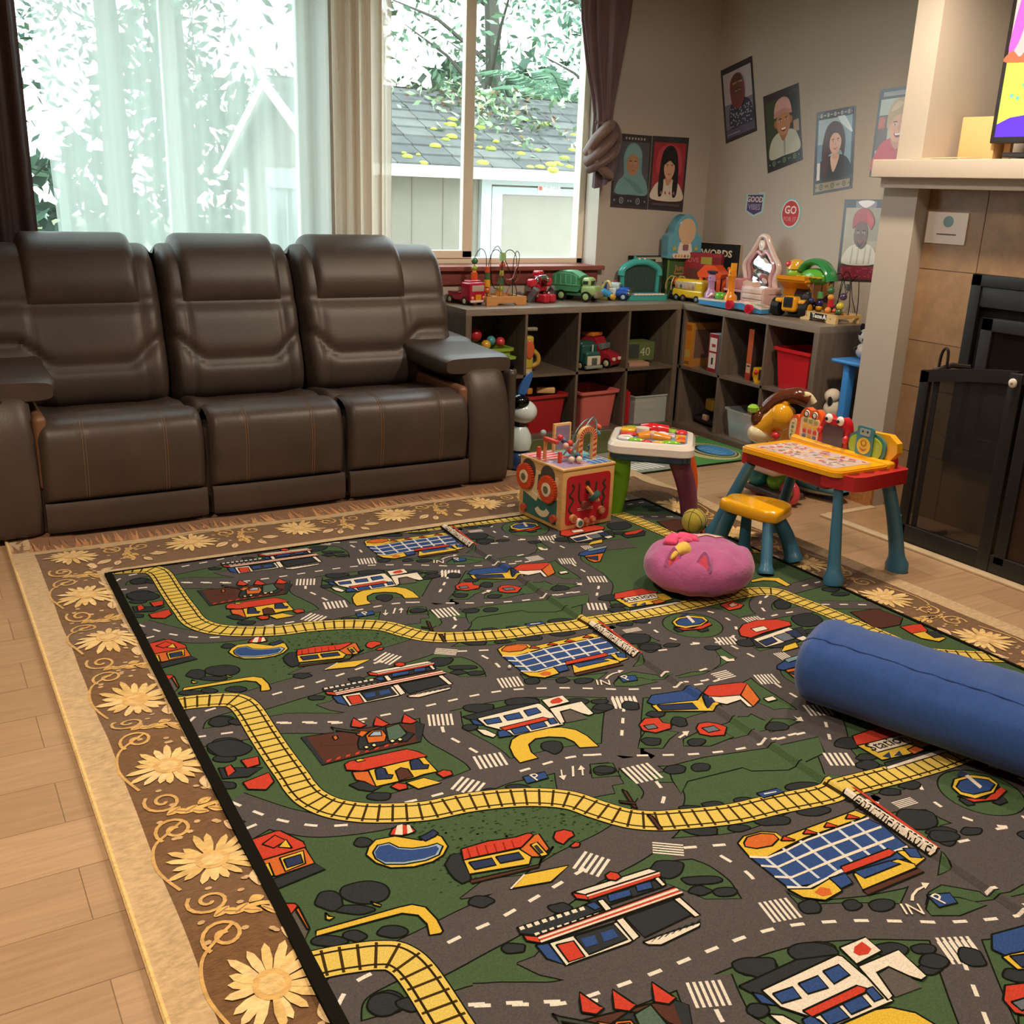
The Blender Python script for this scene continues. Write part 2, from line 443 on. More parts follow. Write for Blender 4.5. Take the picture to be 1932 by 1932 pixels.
struct('trim_3', st)
# ------------------------------------------------------------------ outside
g = MB('ground').box((-30, .62, -.6), (30, 45, -.4), '5d6848'); setp(g.build('lawn', smooth=False), kind='structure')
shed = thing('garden_shed', 'grey wooden garden shed with a shingle roof outside the window', 'shed', (.7, 3.5, -.4))
SG = '7d786e'
sb = MB('siding')
sb.box((0, 0, 0), (4.2, 2.82, 2.02), SG)
sb.prism([(0, 2.02), (2.82, 2.02), (1.41, 2.62)], 0, 4.2, SG, 'yz')
for i in range(1, 14): sb.box((.3*i, -.004, 0), (.3*i+.008, .002, 2.0), '6f6a60')
sb.build('wall', shed, smooth=False)
rf = MB('shingle'); sl = math.atan2(.62, 1.41+.15)
L = 1.85; rows = 9
for side in (0, 1):
    for i in range(rows):
        rnd = random.Random(i+side*50); x = -.22
        while x < 4.4:
            wd = .3
            t0, t1 = i/rows, (i+1.12)/rows
            def pt(xx, t, h):
                yy = -.2+t*1.61; zz = 1.94+t*.73
                if side: yy = 2.82-yy
                return (xx, yy, zz+h)
            c = rnd.choice(['4f5352', '565a58', '4a4e4d', '5b5e5b'])
            a = pt(x, t0, .03); b = pt(x+wd-.006, t0, .03); cc = pt(x+wd-.006, t1, .012); d = pt(x, t1, .012)
            a2 = pt(x, t0, .008); b2 = pt(x+wd-.006, t0, .008)
            rf.add([a, b, cc, d, a2, b2], [(0, 1, 2, 3), (4, 5, 1, 0)], c); x += wd
for side in (0, 1):
    q = [(-.2, -.2, 1.93), (4.4, -.2, 1.93), (4.4, 1.41, 2.66), (-.2, 1.41, 2.66)]
    if side: q = [(a, 2.82-b, c) for a, b, c in q]
    rf.poly(q, '5a5c5a')
rf.build('roof', shed, smooth=False)
ev = MB('matte')
ev.box((-.22, -.21, 1.86), (4.4, -.17, 1.955), 'd3d0c4'); ev.box((-.2, -.2, 1.86), (4.4, 0, 1.875), 'c9c6bb')
for s_ in (0, 1):
    P = [(-.215, 1.93), (1.41, 2.69), (1.41, 2.57), (-.215, 1.81)]
    if s_: P = [(2.82-a, b) for a, b in P]
    ev.prism(P, -.23, -.19, 'e4e6e2', 'yz')
ev.box((-.02, -.02, 0), (.07, .06, 1.9), 'd9d9d2'); ev.box((-.02, 2.74, 0), (.07, 2.84, 1.9), 'd9d9d2')
ev.build('fascia', shed)
dr = MB('matte'); DW = 'a9b0b0'
dr.box((1.26, -.05, 1.82), (3.1, .0, 1.955-.01), DW); dr.box((1.26, -.05, 0), (1.36, 0, 1.82), DW); dr.box((3.0, -.05, 0), (3.1, 0, 1.82), DW)
dr.box((1.375, -.035, .05), (1.48, 0, 1.805), DW); dr.box((1.48, -.035, 1.74), (2.98, 0, 1.805), DW); dr.box((2.9, -.035, .05), (2.985, 0, 1.805), DW)
dr.build('door_frame', shed, smooth=False)
dp = MB('siding').box((1.48, -.02, .05), (2.9, -.005, 1.74), '8a857b'); dp.build('door', shed, smooth=False)
sg = MB('card').box((1.85, -.041, 1.755), (2.09, -.036, 1.835), 'f4f4f0')
sg.text('TUFF SHED', .036, T(1.99, -.0415, 1.806, rx=90), '3a4a4a'); sg.box((1.857, -.043, 1.785), (1.893, -.04, 1.827), 'd65a50')
sg.text('1-800-289-8833', .02, T(1.985, -.0415, 1.772, rx=90), '5a6464')
sg.build('sign_plate', shed, smooth=False)
gw = MB('matte')
gw.box((-.04, .85, .96), (0, 1.93, 1.07), DW) if 0 else None
for a, b in (((-.05, .8, 1.72), (0, 2.0, 1.9)), ((-.04, .8, 1.1), (0, .88, 1.72)), ((-.04, 1.92, 1.1), (0, 2.0, 1.72)), ((-.04, 1.38, 1.1), (0, 1.42, 1.72)), ((-.05, .8, 1.04), (0, 2.0, 1.12))):
    gw.box(a, b, DW)
gw.build('window_frame', shed, smooth=False)
MB('gloss').box((-.02, .86, 1.1), (-.012, 1.94, 1.74), '7d8a8c').build('window_pane', shed, smooth=False)
# moss and creeping ivy on the roof
def leafquads(mb, pts, size, cols, rnd, flat=.5):
    for p in pts:
        s = size*rnd.uniform(.6, 1.3)
        n = Vector((rnd.gauss(0, 1), rnd.gauss(0, 1), rnd.gauss(0, 1)+flat)).normalized()
        u = n.orthogonal().normalized(); u = Matrix.Rotation(rnd.uniform(0, 6.28), 3, n) @ u; v = n.cross(u)
        p = Vector(p)
        mb.add([p-u*s, p-v*s*.42, p+u*s, p+v*s*.42], [(0, 1, 2, 3)], rnd.choice(cols))
rnd = random.Random(3)
ms = MB('leaf'); pts = []
def onroof(x, t, h=.03): return (.7+x, 3.5-.2+t*1.61, -.4+1.94+t*.73+h)
for k in range(46):
    x = rnd.uniform(.4, 3.2); t = abs(rnd.gauss(0, .33)) % .9
    p = onroof(x, t, .02); rr = rnd.uniform(.012, .045)
    ms.ball(p, (rr*1.5, rr, rr*.7), rnd.choice(['8a9a35', '9aa63c', '7d8c33']), 8, 5)
setp(ms.build('roof_moss'), 'clumps of yellow-green moss scattered on the shed roof', 'moss', kind='stuff')
iv = MB('leaf')
for k in range(420):
    c = rnd.random(); x = 1.75+rnd.gauss(0, .33)+c*.3; t = .95-abs(rnd.gauss(0, .36))
    if t < .05: continue
    pts.append(onroof(x, t, rnd.uniform(.02, .1)))
for k in range(160): pts.append(onroof(rnd.uniform(.5, 3.9), rnd.uniform(.88, 1.02), rnd.uniform(0, .12)))
leafquads(iv, pts, .05, ['6d8a63', '86a07c', '5b7a55', '9bb08c', '7f6a50'], rnd, 1.5)
setp(iv.build('ivy_vine', smooth=False), 'green ivy creeping over the middle of the shed roof', 'ivy', kind='stuff')
def tree(label, x, y, h, spread, seed, nleaf, size, cols, trunk='4a4a42', low=.25, lean=0, group='trees behind the shed'):
    rnd = random.Random(seed)
    t = thing('tree', label, 'tree', (x, y, -.4), group=group)
    tk = MB('matte'); br = []
    top = Vector((lean, 0, h))
    P = [Vector((lean*(i/8)**1.5+rnd.gauss(0, .05), rnd.gauss(0, .05), h*i/8)) for i in range(9)]
    tk.tube(P, [.13*(1-i/9.5)*h/7 for i in range(9)], trunk, 8)
    for k in range(26):
        f = rnd.uniform(low, .97); p = P[0].lerp(P[-1], f); p.x = lean*f**1.5
        a = rnd.uniform(0, 2*pi); l = spread*(1.05-f*.6)*rnd.uniform(.5, 1.1)
        e = p+Vector((cos(a)*l, sin(a)*l, l*rnd.uniform(.1, .7)))
        mid = p.lerp(e, .5)+Vector((0, 0, l*.08))
        tk.tube([p, mid, e], [.03*h/7, .018*h/7, .006], trunk, 5); br.append((p, mid, e))
    tk.build('trunk', t)
    lf = MB('leaf'); pts = []; size *= .62; nleaf = int(nleaf*2.6)
    for k in range(nleaf):
        p, m_, e = rnd.choice(br); f = rnd.random()**.6
        c = (p.lerp(m_, f*2) if f < .5 else m_.lerp(e, f*2-1))
        s = spread*.16
        pts.append(c+Vector((rnd.gauss(0, s), rnd.gauss(0, s), rnd.gauss(0, s))))
    leafquads(lf, pts, size, cols, rnd)
    lf.build('foliage', t, smooth=False)
G1 = ['3f5f4a', '4d6f55', '365340', '5c7d62']; G2 = ['55775c', '6a8a6c', '476a50', '7c9a7c']; G3 = ['3a5a4c', '2f4d42', '4b6b58']
#T
tree('dark leafy tree left of the shed gable, behind the sheer curtain', -1.8, 7.2, 8.5, 2.6, 1, 2600, .12, G1)
tree('tall dense tree rising straight behind the shed gable', .7, 9.2, 10, 2.9, 2, 3200, .13, G3)
tree('bushy green tree above the left end of the shed roof', 2.9, 8.2, 9, 2.0, 3, 2300, .12, G2, low=.3)
tree('open-branched tree with sky showing through, above the ivy', 4.8, 8.6, 9, 2.2, 4, 1000, .11, G2, low=.3)
tree('pale feathery tree at the right edge of the window', 6.6, 8.2, 8, 2.2, 5, 1700, .13, ['6d8f7c', '86a690', '5b7d6a'], low=.3)
tree('slim tree far left, seen through the curtain hem', -3.6, 7.4, 8, 2.0, 6, 2000, .12, G1, low=.15)
tree('thin-trunked tree in the middle of the left window', -.6, 6.4, 8.5, 1.7, 8, 1100, .11, G2, low=.35)
hd = MB('leaf'); rnd = random.Random(11); pts = []
for k in range(5200):
    x = rnd.uniform(-6, 9); y = rnd.uniform(9.8, 11.2); z = rnd.uniform(-.4, 2.6+.8*sin(x*1.3)+.5*sin(x*2.9))
    pts.append((x, y, z))
leafquads(hd, pts, .2, G3+G1, rnd)
setp(hd.build('hedge', smooth=False), 'tall dark green hedge along the back of the yard', 'hedge')
# palm-like fronds at the right of the shed roof
fr = thing('fern_palm', 'spiky green palm fronds over the right end of the shed roof', 'plant', (4.9, 6.7, -.4))
fl = MB('leaf'); rnd = random.Random(5)
for k in range(26):
    a = rnd.uniform(0, 2*pi); e = rnd.uniform(.1, 1.1); l = rnd.uniform(.8, 1.4); h = 2.75
    pth = [Vector((cos(a)*l*t, sin(a)*l*t, h+sin(e)*l*t-.5*t*t*l)) for t in (0, .25, .5, .75, 1)]
    for s_ in range(12):
        t = .2+.8*s_/12; b = Vector((cos(a)*l*t, sin(a)*l*t, h+sin(e)*l*t-.5*t*t*l))
        for sg_ in (-1, 1):
            q = b+Vector((-sin(a)*sg_*.22+cos(a)*.16, cos(a)*sg_*.22+sin(a)*.16, -.05))
            w_ = Vector((0, 0, .018))
            fl.add([b-w_, q, b+w_], [(0, 1, 2)], rnd.choice(['5e8468', '74977c', '4c725a']))
    fl.tube(pth, .008, '55704f', 4)
fl.build('frond', fr, smooth=False)
MB('matte').cyl((0, 0, 0), (0, 0, 2.75), .09, .07, '5b5548', 10).build('trunk', fr)
# ------------------------------------------------------------------ curtains
def drape(x0, x1, y, z0, z1, amp, waves, col, mat, name, label, cat='curtain', seed=0, tilt=0, nx=90, thick=.0):
    rnd = random.Random(seed); ph = [rnd.uniform(0, 6.28) for _ in range(4)]
    def fn(u, v):
        a = amp*(.55+.45*v)
        s = sin(u*2*pi*waves+ph[0]+.4*sin(v*2+ph[1]))+.4*sin(u*2*pi*waves*2.3+ph[2])
        return (lerp(x0+tilt*(1-v), x1, u)+.2*a*sin(u*2*pi*waves*1.3+ph[3]), y+a*s, lerp(z0, z1, v))
    mb = MB(mat).grid(fn, nx, 14, col)
    o = mb.build(name); setp(o, label, cat)
    if thick:
        md = o.modifiers.new('solid', 'SOLIDIFY'); md.thickness = thick
    return o
drape(-2.62, -2.035, .31, .04, 2.62, .018, 5, '3e2c2c', 'satin', 'dark_curtain', 'dark brown curtain hanging straight at the left end of the window', seed=2, thick=.004)
sh = drape(-1.97, -.62, .33, .06, 2.62, .012, 9, 'ffffff', 'sheer', 'sheer_curtain', 'wide white sheer curtain drawn across the left window', seed=4, tilt=.07)
hem = MB('sheer')
hem.grid(lambda u, v: (-1.99+.075*(1-v)+.055*u, .322, lerp(.06, 2.62, v)), 3, 6, 'ffffff'); hem.build('hem', sh)
drape(-.62, -.30, .315, .06, 2.62, .03, 5, 'ffffff', 'sheerthick', 'gathered_curtain', 'off-white sheer curtain bunched into folds between the two windows', seed=6, nx=120)
# the knotted curtain right of the window
kc = thing('knotted_curtain', 'purple-brown satin curtain tied in a knot right of the window', 'curtain', (0, 0, 0))
prof = [(2.62, .97, .17, .05), (2.3, .968, .145, .052), (2.05, .975, .10, .05), (1.9, .985, .066, .046), (1.8, .99, .052, .044), (1.72, .99, .056, .046), (1.62, .99, .05, .04)]
def kfn(u, v):
    z = lerp(1.62, 2.62, v)
    cx = interp([(p[0], p[1]) for p in reversed(prof)], z); rx = interp([(p[0], p[2]) for p in reversed(prof)], z); ry = interp([(p[0], p[3]) for p in reversed(prof)], z)
    a = 2*pi*u; rip = 1+.13*sin(a*9+1.5*v)+.06*sin(a*17)
    return (cx+rx*cos(a)*rip, .25+ry*sin(a)*rip, z)
MB('satin').grid(kfn, 110, 26, '665052').build('drop', kc)
kb = MB('satin'); KC = ['6b5550', '71594f', '5d474a', '66504f']
def wrap(pts, r, c):
    P = cr(pts, 9)
    n = len(P)
    kb.tube(P, [(r*(.75+.25*sin(pi*i/(n-1))), r*.6) for i in range(n)], c, 12)
wrap([(1.04, .27, 1.76), (.98, .19, 1.74), (.92, .2, 1.68), (.9, .26, 1.6)], .052, KC[1])
wrap([(1.07, .27, 1.73), (1.0, .18, 1.68), (.92, .185, 1.6), (.885, .24, 1.55)], .05, KC[0])
wrap([(1.08, .25, 1.66), (1.02, .18, 1.61), (.94, .18, 1.55), (.9, .24, 1.52)], .05, KC[3])
wrap([(.95, .26, 1.78), (1.03, .2, 1.75), (1.08, .22, 1.67), (1.07, .25, 1.58)], .045, KC[2])
wrap([(.9, .23, 1.63), (.93, .19, 1.55), (1.0, .2, 1.5), (1.06, .25, 1.5)], .045, KC[1])
kb.ball((.99, .25, 1.63), (.085, .06, .11), KC[2], 20, 14)
kb.build('knot', kc, angle=180)
def tfn(u, v):
    z = lerp(1.44, 1.6, v); a = 2*pi*u; w_ = lerp(.06, .075, v); rip = 1+.2*sin(a*6)
    return (1.03-.02*(1-v)+w_*cos(a)*rip, .24+.045*sin(a)*rip, z+.03*cos(a))
MB('satin').grid(tfn, 70, 8, '54434a').build('tail', kc)
# ------------------------------------------------------------------ big floral rug
EPS = .0005
class Flat:
    """coloured flat shapes on a rug; later layers lie a fraction of a millimetre higher"""
    def __init__(s, mat, z): s.mb = MB(mat); s.z = z; s.hf = None; s.clip = None; s.Mx = I4
    def poly(s, pts, col, layer):
        if s.clip:
            pts = clippoly(pts, *s.clip)
            if len(pts) < 3: return
        z = s.z+layer*EPS
        pts = [(p[0], p[1]) for p in pts]
        s.mb.add([(x, y, z+(s.hf(x, y) if s.hf else 0)) for x, y in pts], [tuple(range(len(pts)))], col)
    def strip(s, path, w, col, layer, closed=False, step=1):
        n = len(path); L = []; Rr = []
        for i in range(n):
            a = path[i-1] if (i > 0 or closed) else path[i]; b = path[(i+1) % n] if (i < n-1 or closed) else path[i]
            dx, dy = b[0]-a[0], b[1]-a[1]; l = math.hypot(dx, dy) or 1
            ww = (w[i] if isinstance(w, list) else w)/2
            nx, ny = -dy/l*ww, dx/l*ww
            L.append((path[i][0]+nx, path[i][1]+ny)); Rr.append((path[i][0]-nx, path[i][1]-ny))
        for i in range(n if closed else n-1):
            j = (i+1) % n
            s.poly([L[i], L[j], Rr[j], Rr[i]], col, layer)
def clippoly(P, x0, x1, y0, y1):
    for ax, lim, sg in ((0, x0, 1), (0, x1, -1), (1, y0, 1), (1, y1, -1)):
        out = []
        for i in range(len(P)):
            a, b = P[i], P[(i+1) % len(P)]; da, db = sg*(a[ax]-lim), sg*(b[ax]-lim)
            if da >= 0: out.append(a)
            if (da >= 0) != (db >= 0):
                t = da/(da-db); out.append((a[0]+(b[0]-a[0])*t, a[1]+(b[1]-a[1])*t))
        P = out
        if not P: return []
    return P
RX0, RX1, RY0, RY1 = -2.375, .585, -4.35, -.62
fr_ = Flat('pile', .012)
def wave(x, y):
    h = 0
    if x < -2.1:
        f = ss(-2.38, -2.25, x)*(1-ss(-2.16, -2.105, x))
        h += f*(.008*sin(y*9.5+.7)+.006*sin(y*17+1.3*sin(y*3)))+f*.008
    if y > -1.2: h += .004*(1+sin(x*7))*ss(-1.2, -1.0, y)*(1-ss(-.9, -.8, y))
    if x > .25 and y > -1.9: h += ss(-1.9, -1.2, y)*ss(.28, .36, x)*(1-ss(.5, .58, x)*.8)*ss(.31,.36,x)*(.014+.012*sin(y*11+x*6))
    return h
fr_.hf = wave
BR, CR_, GO, PK = '6b4c2c', 'bda27a', 'd9b568', 'd3b088'
def gridsheet(x0, x1, y0, y1, col, layer, d=.05):
    nx = max(1, int((x1-x0)/d)); ny = max(1, int((y1-y0)/d))
    z = fr_.z+layer*EPS
    fr_.mb.grid(lambda u, v: (lerp(x0, x1, u), lerp(y0, y1, v), z+wave(lerp(x0, x1, u), lerp(y0, y1, v))), nx, ny, col)
gridsheet(RX0, RX1, RY0, RY1, BR, 0, .03)
CW = .078
rndc = random.Random(9)
def creamband(x0, x1, y0, y1, lay=2):
    gridsheet(x0, x1, y0, y1, CR_, lay, .03)
creamband(RX0, RX0+CW, RY0, RY1); creamband(RX1-CW, RX1, RY0, RY1); creamband(RX0+CW, RX1-CW, -.91, -.865); 
creamband(-2.04, .25, -1.27, -1.17, 3); creamband(-2.12, -2.04, -4.3, -1.17, 3)
# back fringe under the sofa
for k in range(240):
    x = lerp(RX0, RX1-.2, k/240)+rndc.uniform(-.01, .01)
    yy = rndc.uniform(-.80, -.72)
    fr_.poly([(x, -.865), (x+.018, -.865), (x+.009+rndc.uniform(-.02, .02), yy)], rndc.choice(['b07a45', 'c58f55', '94683a', '7c5630']), 1+k % 3)
gridsheet(RX0+.02, RX1-.1, -.86, -.64, '7a5230', 1)
# selvedge cord on the left and top edge
edge = [(RX0, lerp(RY0, RY1, i/70), .014) for i in range(71)]
fr_.mb.tube(edge, .006, 'e0bd7a', 6)
def flower(cx, cy, r, lay=5, seed=0, ax=0):
    rn = random.Random(seed)
    n = 18
    for k in range(n):
        a = 2*pi*k/n+rn.uniform(-.08, .08); l = r*rn.uniform(.8, 1.12); w_ = r*.10
        c, s_ = cos(a), sin(a)
        P = [(.28*r, -w_*.5), (.6*l, -w_), (.86*l, -w_*.8), (l, 0), (.86*l, w_*.8), (.6*l, w_), (.28*r, w_*.5)]
        fr_.poly([(cx+c*x-s_*y_, cy+s_*x+c*y_) for x, y_ in P], rn.choice(['d9b877', 'e0c188', 'd1ae6c', 'dfbf80']), lay+k % 2)
    fr_.poly(ell(cx, cy, .36*r, .36*r, 18), 'cfa765', lay+2)
    fr_.poly(ell(cx, cy, .24*r, .24*r, 16), 'd9b87c', lay+3)
def leaf(cx, cy, l, a, col='d8b98c', lay=5):
    P = [(0, 0), (.3, .22), (.6, .24), (1, 0), (.6, -.24), (.3, -.22)]
    fr_.poly([(cx+l*(cos(a)*x-sin(a)*y_), cy+l*(sin(a)*x+cos(a)*y_)) for x, y_ in cr(P, 3, True)], col, lay)
    fr_.strip([(cx+l*cos(a)*.1, cy+l*sin(a)*.1), (cx+l*cos(a)*.9, cy+l*sin(a)*.9)], .003, '9a7548', lay+1)
def scroll(cx, cy, r, sgn, a0, lay=4):
    P = [(cx+(r*(1-t/26))*cos(a0+sgn*t*.42), cy+(r*(1-t/26))*sin(a0+sgn*t*.42)) for t in range(24)]
    fr_.strip(P, .008, 'c79f5e', lay)
def motif(px, py, d, seed):
    """one repeat of the border, built along +y then turned by d (0 up, 1 right)"""
    def q(x, y): return (px+x, py+y) if d == 0 else ((px+y, py-x) if d == 1 else (px-x, py-y))
    rot = 0 if d == 0 else (-pi/2 if d == 1 else pi)
    c = q(0, 0); flower(c[0], c[1], .098, seed=seed)
    for s_ in (-1, 1):
        c = q(-.045, .2+s_*.055); scroll(c[0], c[1], .045, s_, rot+s_*2.4)
        c = q(.06, .2+s_*.07); leaf(c[0], c[1], .065, rot+s_*1.2+.2)
        c = q(.085, .2+s_*.045); leaf(c[0], c[1], .05, rot+s_*.4)
    P = cr([q(-.085, -.08), q(-.11, .02), q(-.1, .1), q(-.06, .14), q(-.02, .17)], 6); fr_.strip(P, .007, 'c79f5e', 4)
    P = cr([q(-.02, .2), q(.03, .2), q(.07, .21), q(.1, .2)], 6); fr_.strip(P, .012, 'd2a95f', 4)
    for i in range(7):
        c = q(-.05+.018*i, .2+.012*sin(i*2)); leaf(c[0], c[1], .04, rot+.5*(-1)**i, 'd2a95f', 4)
    rn = random.Random(seed)
    for i in range(12):
        c = q(rn.uniform(-.08, .08), rn.uniform(.09, .32))
        fr_.poly(ell(c[0], c[1], .008, .006, 6), 'c2a072', 3)
for k in range(9): motif(-2.19, -1.415-.405*k+.0, 0, k)
for k in range(6): motif(-2.19+.44*k+.01, -1.0, 1, 20+k)
for k in range(8): motif(.38, -1.42-.405*k+.01, 2, 40+k)
rugo = fr_.mb.build('floral_rug', angle=25, smooth=False)
setp(rugo, 'large brown and gold floral rug with a cream border under the play rug', 'rug')
# ------------------------------------------------------------------ sofa
LE = '453a34'
sofa = thing('recliner_sofa', 'dark brown leather three-seat reclining sofa in front of the window', 'sofa', (0, 0, 0))
SBACK = [(.40, -.145), (.47, -.20), (.56, -.205), (.68, -.165), (.80, -.125), (.92, -.085), (1.0, -.05), (1.05, -.015), (1.085, .04), (1.1, .10), (1.085, .16), (1.04, .205), (.9, .235), (.6, .25), (.2, .25)]
SB = cr([(b, a) for a, b in SBACK], 6)
def backrest(x0, x1, hx0, hx1):
    cx = (hx0+hx1)/2; hw = (hx1-hx0)/2
    nu, nv = 46, len(SB)-1
    def zl(x): return .605+.105*ss(.62, 1.25, abs(x-cx)/hw)
    def fn(u, v):
        i = min(int(round(v*nv)), nv); y, z = SB[i]; x = lerp(x0, x1, u)
        e = abs(2*u-1); ed = max(0, (e-.84)/.16)
        y2, z2 = y, z
        front = y < .1
        if front:
            a = zl(x)
            def bul(z0, z1): 
                t = (z-(z0+z1)/2)/((z1-z0)/2); return 1-abs(t)**5 if abs(t) < 1 else 0
            b = max(.034*bul(a, .855), .030*bul(.40, a), .022*bul(.845, 1.2))
            # side panel seam
            d = abs(abs(x-cx)-hw*.92); 
            b *= 1-.35*math.exp(-(d/.012)**2)*(1 if z < .86 else .3)
            y2 = y-b*(1-ed**3)
        y2 += .055*ed**3 if front else -.03*ed**3
        z2 -= .045*ed**3*ss(.8, 1.1, z)
        return (x, y2, z2)
    mb = MB('leather').grid(fn, nu, nv, LE)
    # close the sides
    for u in (0, 1):
        pts = [fn(u, j/nv) for j in range(nv+1)]
        mb.poly(pts if u else list(reversed(pts)), LE)
    b = mb.build('backrest', sofa, angle=60)
    # head pillow draped over the top
    k0 = min(range(len(SB)), key=lambda i: abs(SB[i][1]-.835)+(9 if SB[i][0] > .1 else 0)); k1 = min(range(len(SB)), key=lambda i: abs(SB[i][1]-.95)+(0 if SB[i][0] > .1 else 9))
    seg = SB[k0:k1+1]; m_ = len(seg)-1
    def hf(u, v):
        i = min(int(round(v*m_)), m_); y, z = seg[i]
        a = seg[max(i-1, 0)]; c = seg[min(i+1, m_)]
        dy, dz = c[0]-a[0], c[1]-a[1]; l = math.hypot(dy, dz)
        ny, nz = -dz/l, dy/l
        eu = abs(2*u-1); t = (1-max(0, (eu-.8)/.2)**2.4)*(1-max(0, (.16-v)/.16)**2.2)
        th = -.004+.05*t**.6
        wd = 1-.12*(1-ss(0, .5, v))*(0)
        return (lerp(hx0, hx1, .5+(u-.5)*wd), y+ny*th, z+nz*th)
    MB('leather').grid(hf, 26, m_, LE).build('headrest', sofa, angle=60)
    return b
backrest(-2.37, -1.6, -2.165, -1.685); backrest(-1.592, -.968, -1.52, -1.04); backrest(-.958, -.165, -.885, -.40)
SEAT = cr([(-.12, .42), (-.25, .43), (-.38, .445), (-.455, .437), (-.48, .447), (-.56, .474), (-.64, .476), (-.70, .455), (-.728, .41), (-.738, .33), (-.732, .24), (-.72, .165), (-.69, .155)], 5)
def seat(x0, x1):
    nv = len(SEAT)-1
    def fn(u, v):
        y, z = SEAT[min(int(round(v*nv)), nv)]; e = abs(2*u-1); ed = max(0, (e-.86)/.14)
        b = .012*(1-e**2)
        for sx in (.26, .74):
            d = abs(u-sx); b -= .006*math.exp(-(d/.012)**2)
        if v < .45: return (lerp(x0, x1, u), y, z+b*.6-.045*ed**2.5+(.022*ss(.55, 1, e) if v < .25 else 0))
        return (lerp(x0, x1, u)+(-.008*ed*(2*u-1)), y-b*(1-ss(.75, 1, v))+.03*ed**2.5, z-.012*ed**2)
    o = MB('leather').grid(fn, 56, nv, LE).build('seat_cushion', sofa, angle=70)
    for s0 in (.26, .74):
        stt = MB('matte')
        for sx in (s0-.008, s0+.008): stt.tube([Vector(fn(sx, j/nv))+Vector((0, -.0012, .0012)) for j in range(10, nv-2)], .0012, '7d624a', 4)
        stt.build('stitching', o)
    kp = MB('leather').grid(lambda u, v: (lerp(x0+.008, x1-.008, u), -.735+.012*abs(2*u-1)**6-.008*(1-abs(2*v-1)**4), lerp(.035, .155, v)), 30, 10, LE)
    kp.box((x0+.01, -.715, .05), (x1-.01, -.3, .15), LE)
    kp.build('footrest', sofa, angle=60)
for a, b in ((-2.232, -1.588), (-1.58, -.975), (-.967, -.345)): seat(a, b)
MB('leather').box((-2.25, -.68, .03), (-.33, .2, .4), '3b302a').build('base', sofa, smooth=False)
def arm(x0, x1, sg):
    prof = cr([(-.60, .585), (-.655, .555), (-.705, .47), (-.735, .34), (-.742, .2), (-.73, .05), (-.7, .025)], 6)
    nv = len(prof)-1
    def fn(u, v):
        y, z = prof[min(int(round(v*nv)), nv)]; e = abs(2*u-1)**5
        return (lerp(x0, x1, u), y+.03*e, z-.02*e*(1-v))
    mb = MB('leather').grid(fn, 18, nv, LE)
    for u in (0, 1):
        P = [fn(u, j/nv) for j in range(nv+1)]+[(lerp(x0, x1, u), .15, .025), (lerp(x0, x1, u), .15, .585)]
        mb.poly(P, LE)
    a = mb.build('armrest', sofa, angle=50)
    # outer side panel with a rounded bulge
    xo = x1 if sg > 0 else x0
    MB('leather').box((min(xo, xo+sg*.045), -.70, .06), (max(xo, xo+sg*.045), .15, .56), LE, .022, 4).build('side_panel', sofa)
    xi = x0 if sg > 0 else x1
    MB('leather').box((min(xi, xi-sg*.05)+.0, -.7, .2), (max(xi, xi-sg*.05), .1, .50), '7a5640', .024, 4).build('inner_panel', sofa)
    px0, px1 = (x0-.11, x1+.055) if sg > 0 else (x0-.055, x1+.11)
    def pf(u, v):
        a = 2*pi*u; ex = .42
        cx, cz = math.copysign(abs(cos(a))**ex, cos(a)), math.copysign(abs(sin(a))**ex, sin(a))
        y = lerp(-.64, .12, v); s_ = min(1, (1-abs(2*v-1)**8)+.0)**.35 if 0 < v < 1 else .3
        zc = .585+.02*ss(.2, 1, v); h = .05*(.6+.4*s_)
        if v > .55: zc += .012
        return (lerp(px0, px1, .5+.5*cx*(.85+.15*s_)), y, zc+h*cz-.012*ss(.35, .0, v)*0)
    pb = MB('leather').grid(pf, 40, 22, LE)
    pb.poly([pf(i/40, 0) for i in reversed(range(40))], LE); pb.poly([pf(i/40, 1) for i in range(40)], LE)
    pb.build('arm_pad', sofa, angle=60)
arm(-.345, -.125, 1); arm(-2.46, -2.235, -1)
MB('plastic').box((-2.5, -.66, .5), (-2.33, -.56, .565), '241d18', .006).build('cup_holder', sofa)
# ------------------------------------------------------------------ cube shelves
def cube_shelf(label, loc, rz, slots):
    t = thing('cube_shelf', label, 'shelf', loc, rz, 'cube shelves')
    W, D, H, e, d, c = 1.48, .385, .768, .036, .016, .34
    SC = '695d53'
    MB('shelfwoodx').box((0, -D, H-e), (W, 0, H), '857a6e', .0015).build('top_board', t)  # lighter than the other boards: window reflection put into the colour
    MB('shelfwoodx').box((0, -D, 0), (W, 0, e), SC, .0015).build('bottom_board', t)
    for x in (0, W-e): MB('shelfwood').box((x, -D, e), (x+e, 0, H-e), SC, .0015).build('side_board', t)
    for k in range(1, 4):
        x = e+k*c+(k-1)*d
        MB('shelfwood').box((x, -D+.002, e), (x+d, -.008, H-e), SC).build('divider', t)
    MB('shelfwoodx').box((e, -D+.002, .376), (W-e, -.008, .392), SC).build('middle_board', t)
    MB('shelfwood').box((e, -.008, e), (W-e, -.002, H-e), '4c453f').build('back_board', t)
    return t
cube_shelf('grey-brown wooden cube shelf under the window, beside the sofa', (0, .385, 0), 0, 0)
cube_shelf('grey-brown wooden cube shelf along the right wall, under the portraits', (1.875, .372, 0), -90, 0)
